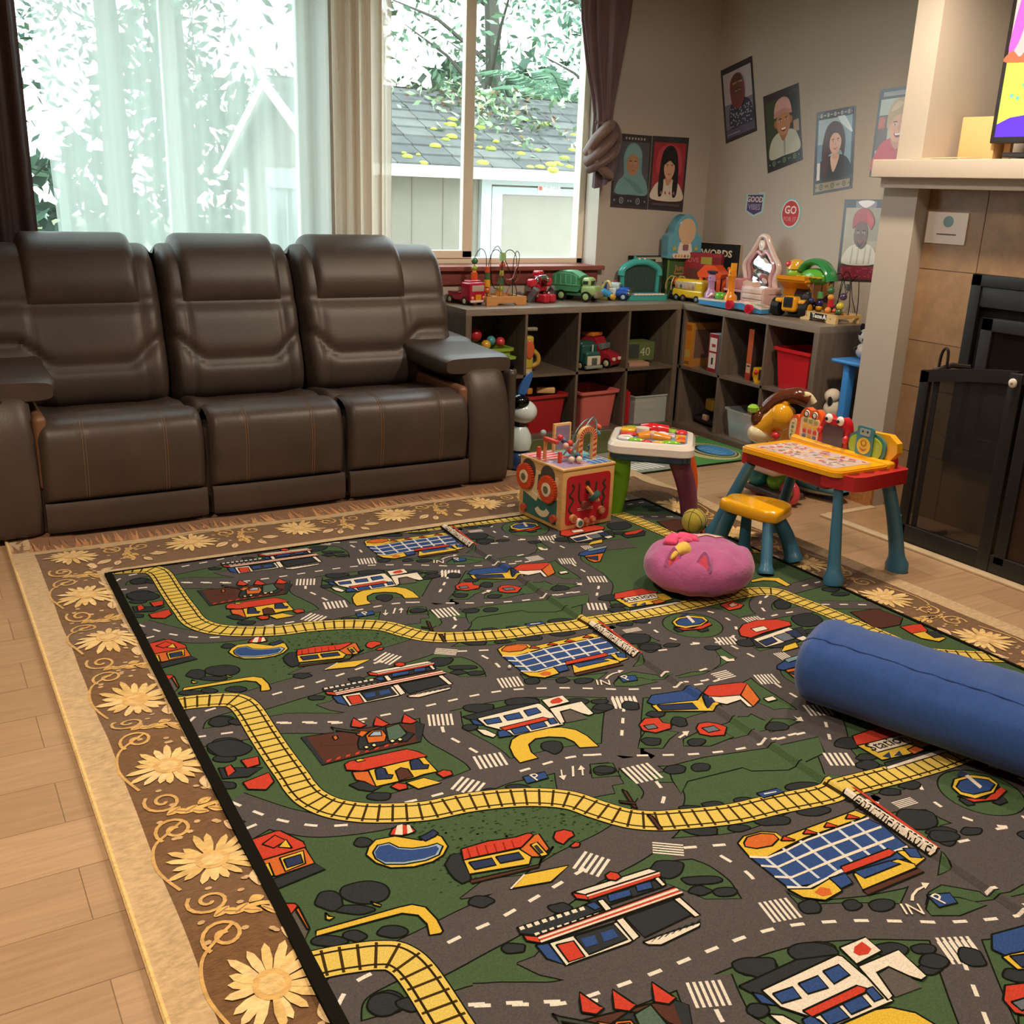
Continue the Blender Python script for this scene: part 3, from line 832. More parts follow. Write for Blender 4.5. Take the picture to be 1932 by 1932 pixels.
# ------------------------------------------------------------------ posters and stickers
def poster(name, label, cor, nrm, draw, cat='poster', group=None):
    TL, TR, BR_, BL = [Vector(c) for c in cor]; n = Vector(nrm)
    mb = MB('laminate'); lay = [0]
    def uvp(u, v): return (TL*(1-u)+TR*u)*v+(BL*(1-u)+BR_*u)*(1-v)
    def Pp(pts, col):
        lay[0] += 1
        off = n*(.0012+lay[0]*.00006)
        mb.poly([uvp(a, b)+off for a, b in pts], col)
    q = [uvp(a, b) for a, b in ((0, 0), (1, 0), (1, 1), (0, 1))]
    mb.add([p-n*.0008 for p in q]+[p+n*.0012 for p in q], [(0, 1, 5, 4), (1, 2, 6, 5), (2, 3, 7, 6), (3, 0, 4, 7), (4, 5, 6, 7), (3, 2, 1, 0)], '3a3438')
    draw(Pp)
    return setp(mb.build(name, smooth=False), label, cat, group)
def E_(cx, cy, rx, ry, n=22): return ell(cx, cy, rx, ry, n)
def rc(x0, x1, y0, y1): return [(x0, y0), (x1, y0), (x1, y1), (x0, y1)]
def sp(s): v = [float(t) for t in s.split()]; return cr(list(zip(v[::2], v[1::2])), 5, True)
def face(P, cx, cy, rx, ry, skin, dark, smile=1, lip='a0524e'):
    P(E_(cx, cy, rx, ry), skin)
    for s in (-1, 1):
        P(E_(cx+s*rx*.42, cy+ry*.12, rx*.17, ry*.07, 10), 'ece4dc'); P(E_(cx+s*rx*.42, cy+ry*.12, rx*.09, ry*.07, 8), dark)
        P([(cx+s*rx*.2, cy+ry*.26), (cx+s*rx*.65, cy+ry*.27), (cx+s*rx*.62, cy+ry*.33), (cx+s*rx*.22, cy+ry*.33)], dark)
    P([(cx-rx*.12, cy-ry*.22), (cx+rx*.14, cy-ry*.22), (cx+rx*.04, cy+ry*.1)], mixc(skin, '000000', .14))
    if smile == 2:
        P(sp(f'{cx-rx*.42} {cy-ry*.42} {cx} {cy-ry*.5} {cx+rx*.42} {cy-ry*.42} {cx+rx*.2} {cy-ry*.68} {cx-rx*.2} {cy-ry*.68}'), '7a2f2c'); P([(cx-rx*.34, cy-ry*.45), (cx+rx*.34, cy-ry*.45), (cx+rx*.25, cy-ry*.56), (cx-rx*.25, cy-ry*.56)], 'f2ece2')
    else: P(sp(f'{cx-rx*.36} {cy-ry*.44} {cx} {cy-ry*.53} {cx+rx*.36} {cy-ry*.44} {cx} {cy-ry*.62}'), lip)
def mixc(a, b, t):
    a, b = lin(a), lin(b); return tuple(a[i]*(1-t)+b[i]*t for i in range(3))+(1.0,)
def band(P, y0, y1, bg, fg, n=3, x0=.06, x1=.94):
    P(rc(x0, x1, y0, y1), bg)
    for i in range(n):
        c = lerp(x0, x1, (i+.5)/n); r = (y1-y0)*.36
        P(E_(c, (y0+y1)/2, r*1.3, r, 12), fg); P(E_(c, (y0+y1)/2, r*.8, r*.6, 10), bg); P(E_(c, (y0+y1)/2, r*.4, r*.3, 8), fg)
        for s in (-1, 1): P(E_(c+s*(x1-x0)/n*.42, (y0+y1)/2, r*.5, r*.35, 8), fg)
def d_scarf(P):
    P(rc(.06, .94, .05, .92), 'b4aeb4'); P(rc(.06, .94, .17, .5), '77758a'); P(rc(.06, .94, .05, .17), '5d5b72')
    P(sp('.2 .17 .22 .45 .45 .52 .75 .5 .9 .38 .92 .17 .55 .16'), '3f4356')
    rn = random.Random(1)
    for i in range(70):
        x, y = rn.uniform(.22, .9), rn.uniform(.18, .46); P(E_(x, y, .018, .012, 5), 'a9adb8')
    P(sp('.3 .5 .28 .75 .42 .86 .62 .85 .72 .7 .7 .5 .55 .4 .4 .42'), '7a444c'); P(sp('.36 .8 .5 .87 .66 .8 .68 .72 .5 .76 .36 .72'), '5c4238'); P(rc(.36, .68, .73, .755), '9a8a6a')
    face(P, .52, .62, .13, .13, '6b4a40', '241a18'); P(rc(.1, .5, .08, .1), '8a88a0')
def d_cap(P):
    P(rc(.05, .95, .16, .9), '3c4a33'); P(rc(.6, .95, .16, .9), '2c2f27'); P(rc(.8, .95, .4, .55), 'a58a70')
    P(sp('.1 .16 .14 .36 .35 .46 .72 .46 .9 .36 .94 .16 .5 .15'), 'b7b7a6'); P([(.5, .16), (.54, .16), (.56, .38), (.5, .38)], '8f9080'); P(sp('.4 .46 .5 .34 .66 .46 .6 .52 .45 .52'), '96684a')
    face(P, .53, .58, .2, .17, 'b47d58', '2a1c14', 2); P(E_(.31, .58, .04, .05, 10), 'a06c4a'); P(E_(.75, .58, .04, .05, 10), 'a06c4a')
    P(sp('.3 .68 .34 .84 .54 .9 .72 .84 .76 .68 .54 .72'), 'c99a8e'); P(sp('.3 .66 .54 .7 .76 .66 .76 .71 .54 .75 .3 .71'), 'b98578'); band(P, .04, .14, '2c352c', '6f8070', 3)
def d_curly(P):
    P(rc(.07, .93, .17, .9), '9fb0b8'); P(rc(.6, .93, .3, .9), '7f99a6'); P(rc(.07, .3, .17, .6), '6f8aa0'); P(sp('.55 .95 .75 .9 .95 .7 .8 .75 .62 .85'), 'c8d6dc')
    P(sp('.2 .35 .2 .6 .3 .8 .5 .86 .7 .78 .78 .6 .74 .4 .66 .5 .36 .45 .3 .3'), '4a2c28')
    P(sp('.1 .17 .12 .36 .34 .44 .7 .44 .9 .34 .93 .17'), '2f2628'); P(sp('.42 .44 .5 .24 .64 .44'), 'd3ab98'); P(rc(.08, .16, .17, .38), 'd8d4d0'); P(sp('.24 .2 .2 .4 .34 .5 .38 .3 .32 .18'), '4c2826')
    P(rc(.47, .6, .4, .5), 'cc9d88'); face(P, .53, .6, .15, .14, 'd6a892', '4a3428'); P(sp('.36 .62 .4 .74 .54 .8 .68 .73 .7 .62 .6 .7 .46 .71'), '4c2c28')
    band(P, .03, .13, '8f8066', '4e4436', 3); band(P, .91, .98, '3a3436', 'bdb8ae', 5)
def d_blond(P):
    P(rc(.06, .94, .05, .88), 'a9b4ac'); P(rc(.06, .3, .3, .7), '5c4a44'); P(rc(.06, .22, .55, .68), 'b05a3e'); P(rc(.1, .9, .91, .96), '8d8a90')
    P(sp('.05 .06 .1 .3 .3 .42 .7 .42 .95 .3 .95 .05'), 'b6353f'); P(sp('.4 .42 .55 .3 .72 .42 .6 .5'), 'c08a72')
    face(P, .55, .56, .22, .18, 'd2a084', '4a3a30', 2); P(sp('.28 .55 .28 .74 .42 .86 .62 .87 .8 .76 .82 .58 .74 .68 .6 .7 .42 .67 .36 .6'), 'b39a70'); P(sp('.34 .74 .46 .84 .6 .82 .5 .76'), 'cbb88e')
def d_turban(P):
    P(rc(.07, .93, .22, .9), 'a39a88'); P(rc(.55, .93, .5, .9), '8f8c80'); P(rc(.07, .93, .03, .19), '7d2b3e'); P(rc(.3, .8, .9, .98), '7e7684'); P(sp('.35 .97 .55 .99 .75 .97 .55 .9'), 'd8d4d8')
    rn = random.Random(5)
    for i in range(26): x, y = rn.uniform(.1, .88), rn.uniform(.05, .17); P(E_(x, y, .03, .008, 6), 'a04a58')
    P(sp('.12 .22 .2 .4 .42 .46 .7 .46 .88 .38 .9 .22'), 'c9c4b8')
    for x in (.3, .45, .62, .75): P(sp(f'{x} .23 {x+.02} .4 {x+.05} .42 {x+.04} .24'), 'a9a498')
    P(sp('.42 .46 .55 .4 .66 .46 .62 .54 .46 .54'), '5b443c'); face(P, .5, .58, .17, .16, '6b5046', '261c18'); P(sp('.42 .5 .5 .42 .6 .5 .5 .45'), '3c302c')
    P(sp('.28 .66 .3 .82 .48 .9 .68 .86 .8 .74 .74 .64 .66 .7 .48 .74 .36 .68'), '9c3f48'); P(sp('.6 .86 .76 .76 .73 .66 .64 .74'), 'b44a50')
def d_hijab(P):
    P(rc(.05, .95, .2, .9), '54545a'); band(P, .04, .17, '2e2d33', '7d858c', 2)
    for i in range(7): P(rc(.3+i*.08, .34+i*.08, .93, .96), 'a9a6a6')
    P(sp('.1 .2 .16 .36 .3 .46 .28 .7 .4 .86 .6 .88 .76 .76 .78 .5 .92 .36 .94 .2 .5 .19'), '6f9a9a'); face(P, .53, .6, .16, .15, 'ab7f62', '30221c'); P(sp('.34 .68 .53 .74 .72 .68 .74 .78 .55 .87 .36 .8'), '7aa6a4'); P(sp('.3 .42 .6 .36 .84 .24 .7 .22 .5 .32'), '5f8888')
def d_fringe(P):
    P(rc(.06, .94, .15, .92), 'a02f3a'); P(sp('.2 .5 .2 .8 .5 .9 .8 .8 .82 .5'), 'b94450'); P(rc(.06, .94, .04, .13), '3a2a2e'); P(rc(.1, .9, .07, .1), '574a4e')
    P(sp('.26 .3 .28 .7 .4 .86 .6 .87 .74 .72 .78 .3 .5 .5'), '1c191a'); P(sp('.08 .15 .12 .32 .34 .42 .68 .42 .88 .32 .92 .15'), 'd5c8b8'); P(sp('.42 .44 .5 .34 .62 .44'), 'c2926f')
    face(P, .52, .58, .15, .15, 'cfa283', '2a1e1a'); P(sp('.35 .62 .36 .78 .52 .84 .68 .78 .69 .62 .52 .68'), '1c191a')
    for x in (.26, .66): P(sp(f'{x} .2 {x-.02} .4 {x+.06} .56 {x+.12} .4 {x+.1} .22'), '1c191a')
    for i in range(4): P(sp(f'{.3+i*.12} .24 {.34+i*.12} .27 {.36+i*.12} .22'), 'a06868')
XR = 1.9178
def rw(*q): return [(XR, y, z) for y, z in q]
PG = 'children portrait posters'
poster('portrait_poster', 'tilted portrait poster of a person in a dark red headscarf, highest on the right wall', rw((.35, 2.127), (.082, 2.192), (-.027, 1.773), (.24, 1.703)), (-1, 0, 0), d_scarf, group=PG)
poster('portrait_poster', 'tilted portrait poster of a laughing person in a pale pink cap', rw((-.048, 1.959), (-.324, 2.02), (-.424, 1.608), (-.154, 1.532)), (-1, 0, 0), d_cap, group=PG)
poster('portrait_poster', 'portrait poster of a person with long curly brown hair and a dark vest', rw((-.488, 1.855), (-.765, 1.881), (-.813, 1.461), (-.533, 1.418)), (-1, 0, 0), d_curly, group=PG)
poster('portrait_poster', 'portrait poster of a blond person in a red shirt, partly behind the chimney breast', rw((-.916, 1.951), (-1.19, 1.965), (-1.19, 1.535), (-.919, 1.521)), (-1, 0, 0), d_blond, group=PG)
poster('portrait_poster', 'portrait poster of a person in a red turban, lowest on the right wall', rw((-.771, 1.402), (-1.052, 1.409), (-1.062, .984), (-.784, .968)), (-1, 0, 0), d_turban, group=PG)
yb_ = .3848
poster('portrait_poster', 'portrait poster of a person in a light blue hijab, beside the knotted curtain', [(1.173, yb_, 1.73), (1.455, yb_, 1.728), (1.457, yb_, 1.298), (1.175, yb_, 1.308)], (0, -1, 0), d_hijab, group=PG)
poster('portrait_poster', 'portrait poster of a person with long black hair and a fringe on red', [(1.459, yb_, 1.729), (1.742, yb_, 1.732), (1.737, yb_, 1.29), (1.46, yb_, 1.3)], (0, -1, 0), d_fringe, group=PG)
def badge(name, label, c, polys, texts, cat='sticker'):
    mb = MB('paper')
    for i, (pts, col) in enumerate(polys):
        mb.prism([(c[0]-p[0], c[1]+p[1]) for p in pts], XR-.0015-.0004*i, XR+.0, col, 'yz')
    for s, dx, dy, size, col in texts:
        mb.text(s, size, T(XR-.0032, c[0]-dx, c[1]+dy, rz=-90, rx=90), col, .0003, bold=.0012)
    setp(mb.build(name, smooth=False), label, cat, 'wall stickers')
badge('wall_sticker', 'small purple pentagon sticker reading GOOD VIBES on the right wall', (-.071, 1.36),
      [([(-.078, .052), (.03, .056), (.03, .066), (.085, .066), (.078, -.05), (0, -.078), (-.078, -.05)], 'a8c4c8'), ([(-.064, .048), (.066, .052), (.062, -.042), (0, -.066), (-.064, -.042)], '4a3f66')],
      [('GOOD', 0, .022, .044, 'd8cbc4'), ('VIBES', 0, -.022, .044, '9a8fae')])
badge('wall_sticker', 'round red sticker reading GO FOR IT with a white and teal rim', (-.376, 1.313),
      [(E_(0, 0, .083, .088, 32), '8fb6b8'), (E_(0, 0, .072, .077, 32), 'e4d8d2'), (E_(0, 0, .066, .071, 32), 'b83a40')],
      [('GO', 0, .018, .062, 'e8dcd4'), ('FOR IT', 0, -.032, .034, 'd07a78')])
nc = MB('paper').box((1.3745, -1.968, 1.231), (1.379, -1.762, 1.364), 'e2d9cf')
nc.prism([(-1.872+a, 1.325+b) for a, b in ell(0, 0, .026, .024, 20)], 1.3735, 1.3745, '7f9ca4', 'yz'); nc.box((1.3738, -1.92, 1.268), (1.3745, -1.82, 1.274), '6b5f5c')
solo('note_card', nc, 'white card with a blue balloon taped to the fireplace tiles', 'card', smooth=False)
# ------------------------------------------------------------------ fireplace, screen, mantel things
fi = thing('fireplace_insert', 'black metal fireplace insert set into the beige tiles', 'fireplace', (1.38, -2.6, 0))
BK = '1b1a1b'
s_ = MB('blackmetal')
for a, b in (((-.02, .505, .292), (.02, .555, 1.119)), ((-.02, -.6, .292), (.02, -.55, 1.119)), ((-.02, -.6, 1.07), (.02, .555, 1.119)), ((-.02, -.6, .292), (.02, .555, .36))): s_.box(a, b, BK, .003)
s_.build('surround', fi)
MB('blackmetal').box((-.012, -.55, .985), (.015, .505, 1.07), '242226', .003).build('louver_panel', fi)
d_ = MB('blackmetal')
for a, b in (((-.016, .42, .38), (.01, .475, .945)), ((-.016, -.55, .38), (.01, -.5, .945)), ((-.016, -.55, .89), (.01, .475, .945)), ((-.016, -.55, .36), (.01, .475, .43))): d_.box(a, b, '26242a', .003)
dd = d_.build('door', fi)
MB('gloss').box((-.004, -.5, .43), (.002, .42, .89), '12100f').build('door_glass', dd, smooth=False)
MB('matte').box((.012, -.56, .36), (.018, .51, 1.07), '050505').build('firebox', fi, smooth=False)
sc = thing('fireplace_screen', 'black mesh folding safety screen standing in front of the fireplace', 'screen', (1.0, -2.15, 0))
arch = lambda y: .742+.068*sin(min(1, -y/.55)*pi/2)
def bar(pts, w, d, col=BK): return MB('blackmetal').tube([Vector(p) for p in pts], [(w, d)]*len(pts), col, 8, flat=(0, 1, 0))
fm = MB('blackmetal')
fm.box((-.012, -.045, 0), (.012, 0, .745), BK, .004); fm.box((-.012, -.43, .01), (.012, -.0, .085), BK, .004)
fm.prism([(-.0, .742), *[(-.43*i/10, arch(-.43*i/10)) for i in range(11)], *[(-.43*i/10, arch(-.43*i/10)-.05) for i in range(10, -1, -1)]], -.012, .012, BK, 'yz')
fm.box((-.016, -.455, 0), (.016, -.4, .80), BK, .004)
fm.build('frame', sc)
fw2 = MB('blackmetal'); fw2.box((.0, -.085, .05), (.01, -.06, .72), '2a2725', .003); fw2.box((.02, -.06, .0), (.26, -.04, .02), BK); fw2.tube([(.03, -.03, .74), (.1, -.06, .765), (.16, -.1, .76)], .012, '23201d', 8); fw2.build('side_wing', sc)
MB('mesh').prism([(-.04, .08), *[(-.04-.36*i/8, arch(-.04-.36*i/8)-.045) for i in range(9)], (-.40, .08)], -.001, .001, 'ffffff', 'yz').build('mesh_panel', sc, smooth=False)
d2 = MB('blackmetal'); d2.box((-.014, -1.2, .01), (.01, -.455, .085), BK, .004); d2.box((-.014, -.52, .05), (.01, -.47, .78), BK, .004)
d2.box((-.014, -1.2, .76), (.01, -.455, .815), BK, .004); d2.box((-.014, -1.2, .05), (.01, -1.15, .8), BK, .004)
g2 = d2.build('gate', sc); MB('meshdoor').box((-.002, -1.16, .08), (0, -.5, .77), 'ffffff').build('gate_mesh', g2, smooth=False)
MB('blackmetal').tube(cr([(.05, -.035, .735), (.05, -.038, .80), (.05, -.048, .832), (.05, -.066, .832), (.05, -.072, .80), (.05, -.072, .735)], 5), .006, '1c1815', 8).build('handle', sc)
MB('gloss').ball((-.03, -.428, .764), (.008, .018, .018), 'dcd4c8').ball((-.036, -.428, .764), .006, '9a8f82').build('knob', sc)
MB('gloss').ball((-.014, -.012, .115), .006, 'd8d0c4', 8, 6).build('foot_button', sc)
tv = thing('television', 'black television showing a bright cartoon, standing on the mantel', 'television', (1.5, -1.93, 1.59))
f_ = MB('plastic'); f_.box((-.02, -1.1, .06), (.02, 0, .70), '1c1719', .006); f_.build('frame', tv)
sm = MB('screen')
def scr(pts, col, l): sm.poly([(-.0205-l*.0002, -a, .085+b) for a, b in pts], col)
scr(rc(.022, 1.08, 0, .6), 'f3b9b0', 0); scr([(.022, 0), (1.08, 0), (1.08, .29), (.022, .29)], 'c9d84e', 1)
scr([(.022, 0), (.022, .05), (.08, .075), (.2, .09), (.4, .07), (.6, .1), (1.08, .08), (1.08, 0)], '5518e0', 2); scr(sp('.022 .29 .03 .33 .05 .33 .08 .31 .12 .36 .2 .38 .28 .33 .3 .29'), 'f0663a', 3)
scr(sp('.02 .34 .04 .52 .06 .58 .085 .5 .06 .36'), 'e85ac0', 2); scr([(.022, .3), (.05, .6), (.07, .6), (.045, .3)], 'e06ad0', 1); scr(sp('.09 .4 .1 .5 .16 .52 .2 .45 .16 .38'), 'e8dc9a', 2)
for a, b in ((.07, .16), (.1, .15), (.12, .2), (.16, .13)): scr(E_(a, b, .008, .008, 8), '5ee0b0', 3)
sm.build('screen', tv, smooth=False)
MB('plastic').box((-.09, -.85, 0), (.06, -.12, .02), '1c1719', .006).box((-.015, -.6, .01), (.015, -.3, .1), '1c1719').build('stand', tv)
bx = MB('matte').box((-.07, -.165, 0), (.06, 0, .185), 'd9b079', .004)
solo('wooden_box', bx, 'plain honey-coloured box beside the television on the mantel', 'box', (1.56, -1.765, 1.576), 6)
solo('paper_stick', MB('toywood').box((0, -.03, 0), (.02, 0, .15), 'd2a26c'), 'thin pale wooden strip between the box and the television', 'wood', (1.55, -1.955, 1.576))
pp = MB('paper')
for i, (r_, c) in enumerate(((0, 'a8605a'), (7, 'e0c7a8'), (-5, 'd6bfa2'))):
    pp.M = T(0, 0, .002+i*.004, rz=r_, ry=-2*i); pp.box((-.09, -.13, 0), (.08, .1, .002), c)
pp.M = I4
solo('paper_stack', pp, 'few loose papers lying on the mantel beside the box', 'paper', (1.37, -1.80, 1.577))
# ------------------------------------------------------------------ activity desk and stool
dk = thing('activity_desk', "child's activity desk with yellow top, red trays and blue legs", 'desk', (0, 0, 0))
BL = '3d7391'; YE = 'eeb11e'; RD = 'b8262c'
def leg(top, foot, par, r=(.017, .026), fl=.039, flat=1.0, kn=0):
    t = Vector(top); f = Vector(foot); P = []; rs = []
    for i in range(15):
        a = i/14; p = t.lerp(f, a); p.x += kn*sin(a*pi)*.5; P.append(p)
        rr = lerp(r[0], r[1], a)
        if a > .84: rr = lerp(r[1], fl, ss(.84, .93, a))
        if a > .97: rr = fl*.93
        rs.append((rr*flat, rr))
    return MB('plastic').tube(P, rs, BL, 16, flat=(0, 1, 0)).build('leg', par, angle=50)
leg((.30, -2.405, .39), (.285, -2.455, .021), dk); leg((.285, -1.955, .37), (.235, -1.82, .021), dk, (.022, .03), .037)
leg((.565, -2.40, .39), (.69, -2.415, .0), dk, (.023, .029), .042, 1.15, .03); leg((.53, -1.97, .37), (.56, -1.86, .016), dk, (.018, .026), .036)
fr0 = MB('plastic')
fr0.box((.265, -2.38, .372), (.595, -1.94, .432), '8f1d24', .008); fr0.box((.262, -1.955, .362), (.6, -1.915, .424), RD, .014, 3)
fr0.build('frame', dk)
tr0 = MB('plastic'); P = [(.262, -2.385), (.30, -2.475), (.34, -2.487), (.59, -2.47), (.607, -2.455), (.607, -2.35), (.262, -2.35)]
tr0.prism(P, .385, .44, RD, 'xy')
for k in range(3): tr0.prism([(.335+.08*k+a, -2.425+b) for a, b in ell(0, 0, .032, .028, 16)], .4402, .441, '7a1218', 'xy')
tr0.build('tray', dk); MB('gloss').lathe([(.03, 0), (.03, .018), (.026, .034), (.014, .043), (.003, .045)], 'c8222a', 20, (.575, -2.395, .44)).build('ink_cap', dk)
tp = MB('gloss'); 
def tz_(y): return .438+.016*(-1.93-y)/.49
ol = rrect(.248, .535, -2.435, -1.915, .035, 5)
def slab(mb, ol, h0, h1, col):
    n = len(ol); vs = [(x, y, tz_(y)+h) for h in (h0, h1) for x, y in ol]
    mb.add(vs, [(i, (i+1) % n, n+(i+1) % n, n+i) for i in range(n)]+[tuple(reversed(range(n))), tuple(range(n, 2*n))], col)
slab(tp, ol, -.022, -.004, YE); slab(tp, rrect(.256, .53, -2.428, -1.922, .03), -.004, .001, YE)
tp.build('top', dk, angle=60)
sh_ = MB('paper'); slab(sh_, rrect(.288, .49, -2.385, -1.965, .012), .001, .0022, 'c3aeb0')
rn = random.Random(6)
for i in range(150):
    x, y = rn.uniform(.295, .482), rn.uniform(-2.375, -1.975); z = tz_(y)+.0023+i*4e-6; w_, h_ = rn.uniform(.006, .016), rn.uniform(.006, .02)
    a = rn.uniform(0, 3)
    q = [(x+cos(a)*dx-sin(a)*dy, y+sin(a)*dx+cos(a)*dy, z) for dx, dy in ((-w_, -h_*.5), (w_, -h_*.4), (w_*.8, h_*.5), (-w_, h_*.4))]
    sh_.poly(q, rn.choice(['c05a50', 'd6c0a8', 'd89a58', '8a8f9a', '6f8a5c', 'e0d6cc', 'b8433f', '9a6a78', 'd6b45a']))
sh_.build('picture_sheet', dk, smooth=False)
rs = MB('gloss'); rs.box((.515, -2.44, .43), (.56, -1.925, .465), YE, .012, 3); rs.prism([(-2.21, .44), (-2.40, .44), (-2.445, .50), (-2.44, .535), (-2.40, .56), (-2.24, .55)], .545, .575, YE, 'yz'); rs.build('back_ledge', dk)
def upright(col, pts, x0, x1, mat='gloss'): return MB(mat).prism(pts, x0, x1, col, 'yz')
ph = upright('e8662a', sp('-1.955 .44 -1.945 .5 -1.955 .56 -1.98 .585 -2.01 .578 -2.04 .585 -2.065 .56 -2.075 .5 -2.07 .44'), .535, .565)
ph.prism(rrect(-2.063, -1.962, .452, .548, .014), .531, .536, 'e8c8a8', 'yz')
for i in range(3):
    for j in range(4):
        c = [['8f9a5a', '9fa860', 'b0a850'], ['e8b838', 'e8b838', 'e8b838'], ['c84a42', 'd05a48', 'c84a42'], ['5a6f96', 'c0a048', '5a6f96']][3-j][i]
        ph.box((.527, -1.988-.028*i-.009, .462+.022*j), (.532, -1.988-.028*i+.009, .478+.022*j), c, .002)
phone = ph.build('toy_phone', dk)
for s in (-1, 1):
    e = MB('gloss').ball((.536, -2.01+s*.022, .562), (.008, .015, .015), 'f0e4d4', 12, 8); e.ring((.53, -2.01+s*.022, .561), .012, .002, '2a1c18', 14, 5, 'x'); e.build('eye', phone)
rmt = upright('e8662a', sp('-1.90 .43 -1.888 .49 -1.90 .535 -1.93 .54 -1.95 .5 -1.945 .44'), .545, .57); rmt.prism(sp('-1.90 .44 -1.893 .49 -1.903 .52 -1.925 .525 -1.93 .49 -1.922 .445'), .541, .546, 'd9cfae', 'yz')
for j in range(4): rmt.ball((.541, -1.909-.001*j, .455+.018*j), (.004, .008, .007), ['5a8a50', 'a8a24a', '5a8a50', 'b0a050'][j], 8, 6)
rmt.build('toy_remote', dk)
sl_ = upright('c21f2c', sp('-2.075 .44 -2.068 .5 -2.08 .56 -2.10 .582 -2.13 .568 -2.155 .572 -2.18 .582 -2.205 .56 -2.215 .5 -2.205 .44'), .53, .565)
sl_.prism(rrect(-2.197, -2.09, .458, .545, .016), .525, .531, '4f3c40', 'yz'); sl_.ball((.527, -2.21, .50), (.014, .012, .018), 'd02a34', 10, 8); sl_.ball((.527, -2.075, .515), (.014, .012, .014), 'd02a34', 10, 8)
slate = sl_.build('toy_slate', dk)
for s in (-1, 1): MB('gloss').ball((.53, -2.14+s*.03, .568), (.011, .019, .019), 'f2ece2', 14, 10).ball((.519, -2.137+s*.03, .566), (.003, .008, .008), '1a1412', 10, 6).build('eye', slate)
rc_ = upright('3f7f86', sp('-2.215 .48 -2.22 .52 -2.25 .545 -2.30 .555 -2.36 .548 -2.395 .52 -2.395 .475 -2.365 .445 -2.30 .452 -2.245 .445'), .535, .56)
rc_.prism(sp('-2.225 .485 -2.23 .517 -2.255 .535 -2.30 .543 -2.355 .536 -2.382 .515 -2.382 .48 -2.358 .457 -2.30 .464 -2.25 .457'), .53, .536, 'a9c238', 'yz'); rc_.prism(rrect(-2.345, -2.265, .462, .575, .012), .522, .53, '4a8a96', 'yz')
rc_.prism([(-2.306+a, .50+b) for a, b in ell(0, 0, .032, .032, 20)], .519, .523, 'e8c43c', 'yz'); rc_.prism(rrect(-2.33, -2.28, .54, .566, .006), .52, .523, '9fb0b0', 'yz')
for s in (-1, 1): rc_.ball((.519, -2.306+s*.012, .556), (.002, .005, .005), '1c2428', 8, 6)
rc_.ring((.518, -2.306, .512), .012, .002, 'b06a20', 12, 5, 'x'); rc_.prism(sp('-2.325 .493 -2.306 .48 -2.288 .493 -2.306 .487'), .517, .519, 'b06a20', 'yz')
rc_.build('toy_recorder', dk)
stl = thing('toy_stool', 'small yellow-seated stool with blue legs pulled up to the desk', 'stool', (0, 0, 0))
sq = MB('gloss'); ol = [(.10, -2.01), (.135, -1.985), (.20, -1.965), (.285, -2.05), (.31, -2.10), (.315, -2.15), (.30, -2.19), (.20, -2.235), (.165, -2.235), (.13, -2.18)]
ol = cr(ol, 4, True)
n = len(ol); cx = sum(p[0] for p in ol)/n; cy = sum(p[1] for p in ol)/n
lv = [(.93, .208), (1, .216), (1, .238), (.985, .25), (.94, .256)]
vs = [(cx+(x-cx)*s, cy+(y-cy)*s, z) for s, z in lv for x, y in ol]
sq.add(vs, [(j*n+i, j*n+(i+1) % n, (j+1)*n+(i+1) % n, (j+1)*n+i) for j in range(len(lv)-1) for i in range(n)]+[tuple(reversed(range(n))), tuple((len(lv)-1)*n+i for i in range(n))], 'f0b01c')
sq.build('seat', stl, angle=50)
leg((.17, -2.20, .205), (.125, -2.265, .021), stl, (.02, .024), .032); leg((.275, -2.13, .205), (.33, -2.205, .021), stl, (.026, .03), .036, 1.2, .03)
leg((.15, -2.02, .205), (.19, -1.905, .021), stl, (.026, .03), .034); leg((.22, -2.03, .205), (.235, -2.02, .021), stl, (.02, .024), .032)
# giraffe push-along toy behind the desk
gf = thing('giraffe_rider', 'giraffe-headed ride-on toy with brown mane behind the activity desk', 'toy', (0, 0, 0))
nb = MB('gloss').tube(cr([(.90, -1.50, .20), (.86, -1.53, .32), (.82, -1.58, .42), (.80, -1.60, .47)], 5), [.05]*15+[.052], 'e8a822', 14); nb.build('neck', gf)
hd_ = MB('gloss'); hd_.ball((.775, -1.605, .455), (.055, .065, .07), 'e8a822', 20, 14); hd_.tube([(.78, -1.59, .46), (.745, -1.545, .40), (.735, -1.525, .375)], [.062, .055, .05], 'e8a822', 16); head = hd_.build('head', gf)
MB('gloss').ball((.735, -1.53, .365), (.062, .058, .048), 'eadcb4', 20, 14).build('muzzle', head)
mn = MB('gloss'); mn.tube(cr([(.715, -1.525, .425), (.735, -1.55, .475), (.765, -1.59, .53), (.81, -1.65, .555), (.85, -1.69, .54)], 5), [.026]*5+[.034]*10+[.038]*6, '5c2c18', 14); mn.ball((.72, -1.53, .43), (.035, .04, .05), '5c2c18', 14, 10); mn.build('mane', head)
MB('gloss').tube(cr([(.815, -1.69, .565), (.84, -1.70, .56), (.86, -1.715, .53)], 4), .016, 'eadcb4', 10).build('mane_tip', head)
for c in ((.735, -1.56, .505), (.755, -1.585, .525), (.778, -1.61, .548)): MB('gloss').ball(c, (.022, .018, .012), ['a02a30', '3a7a70', '3a7a70'][0 if c[0] < .74 else 1], 10, 8).build('button', head)
hn = MB('gloss').cyl((.70, -1.515, .47), (.735, -1.55, .455), .014, .016, '8fc23c', 12); hn.lathe([(.004, -.02), (.024, -.012), (.026, .008), (.014, .02), (.003, .022)], '8fc23c', 16, (.695, -1.51, .475)); hn.build('handle', gf)
MB('gloss').ball((.725, -1.585, .44), (.01, .012, .016), '2a1810', 10, 8).build('eye', head)
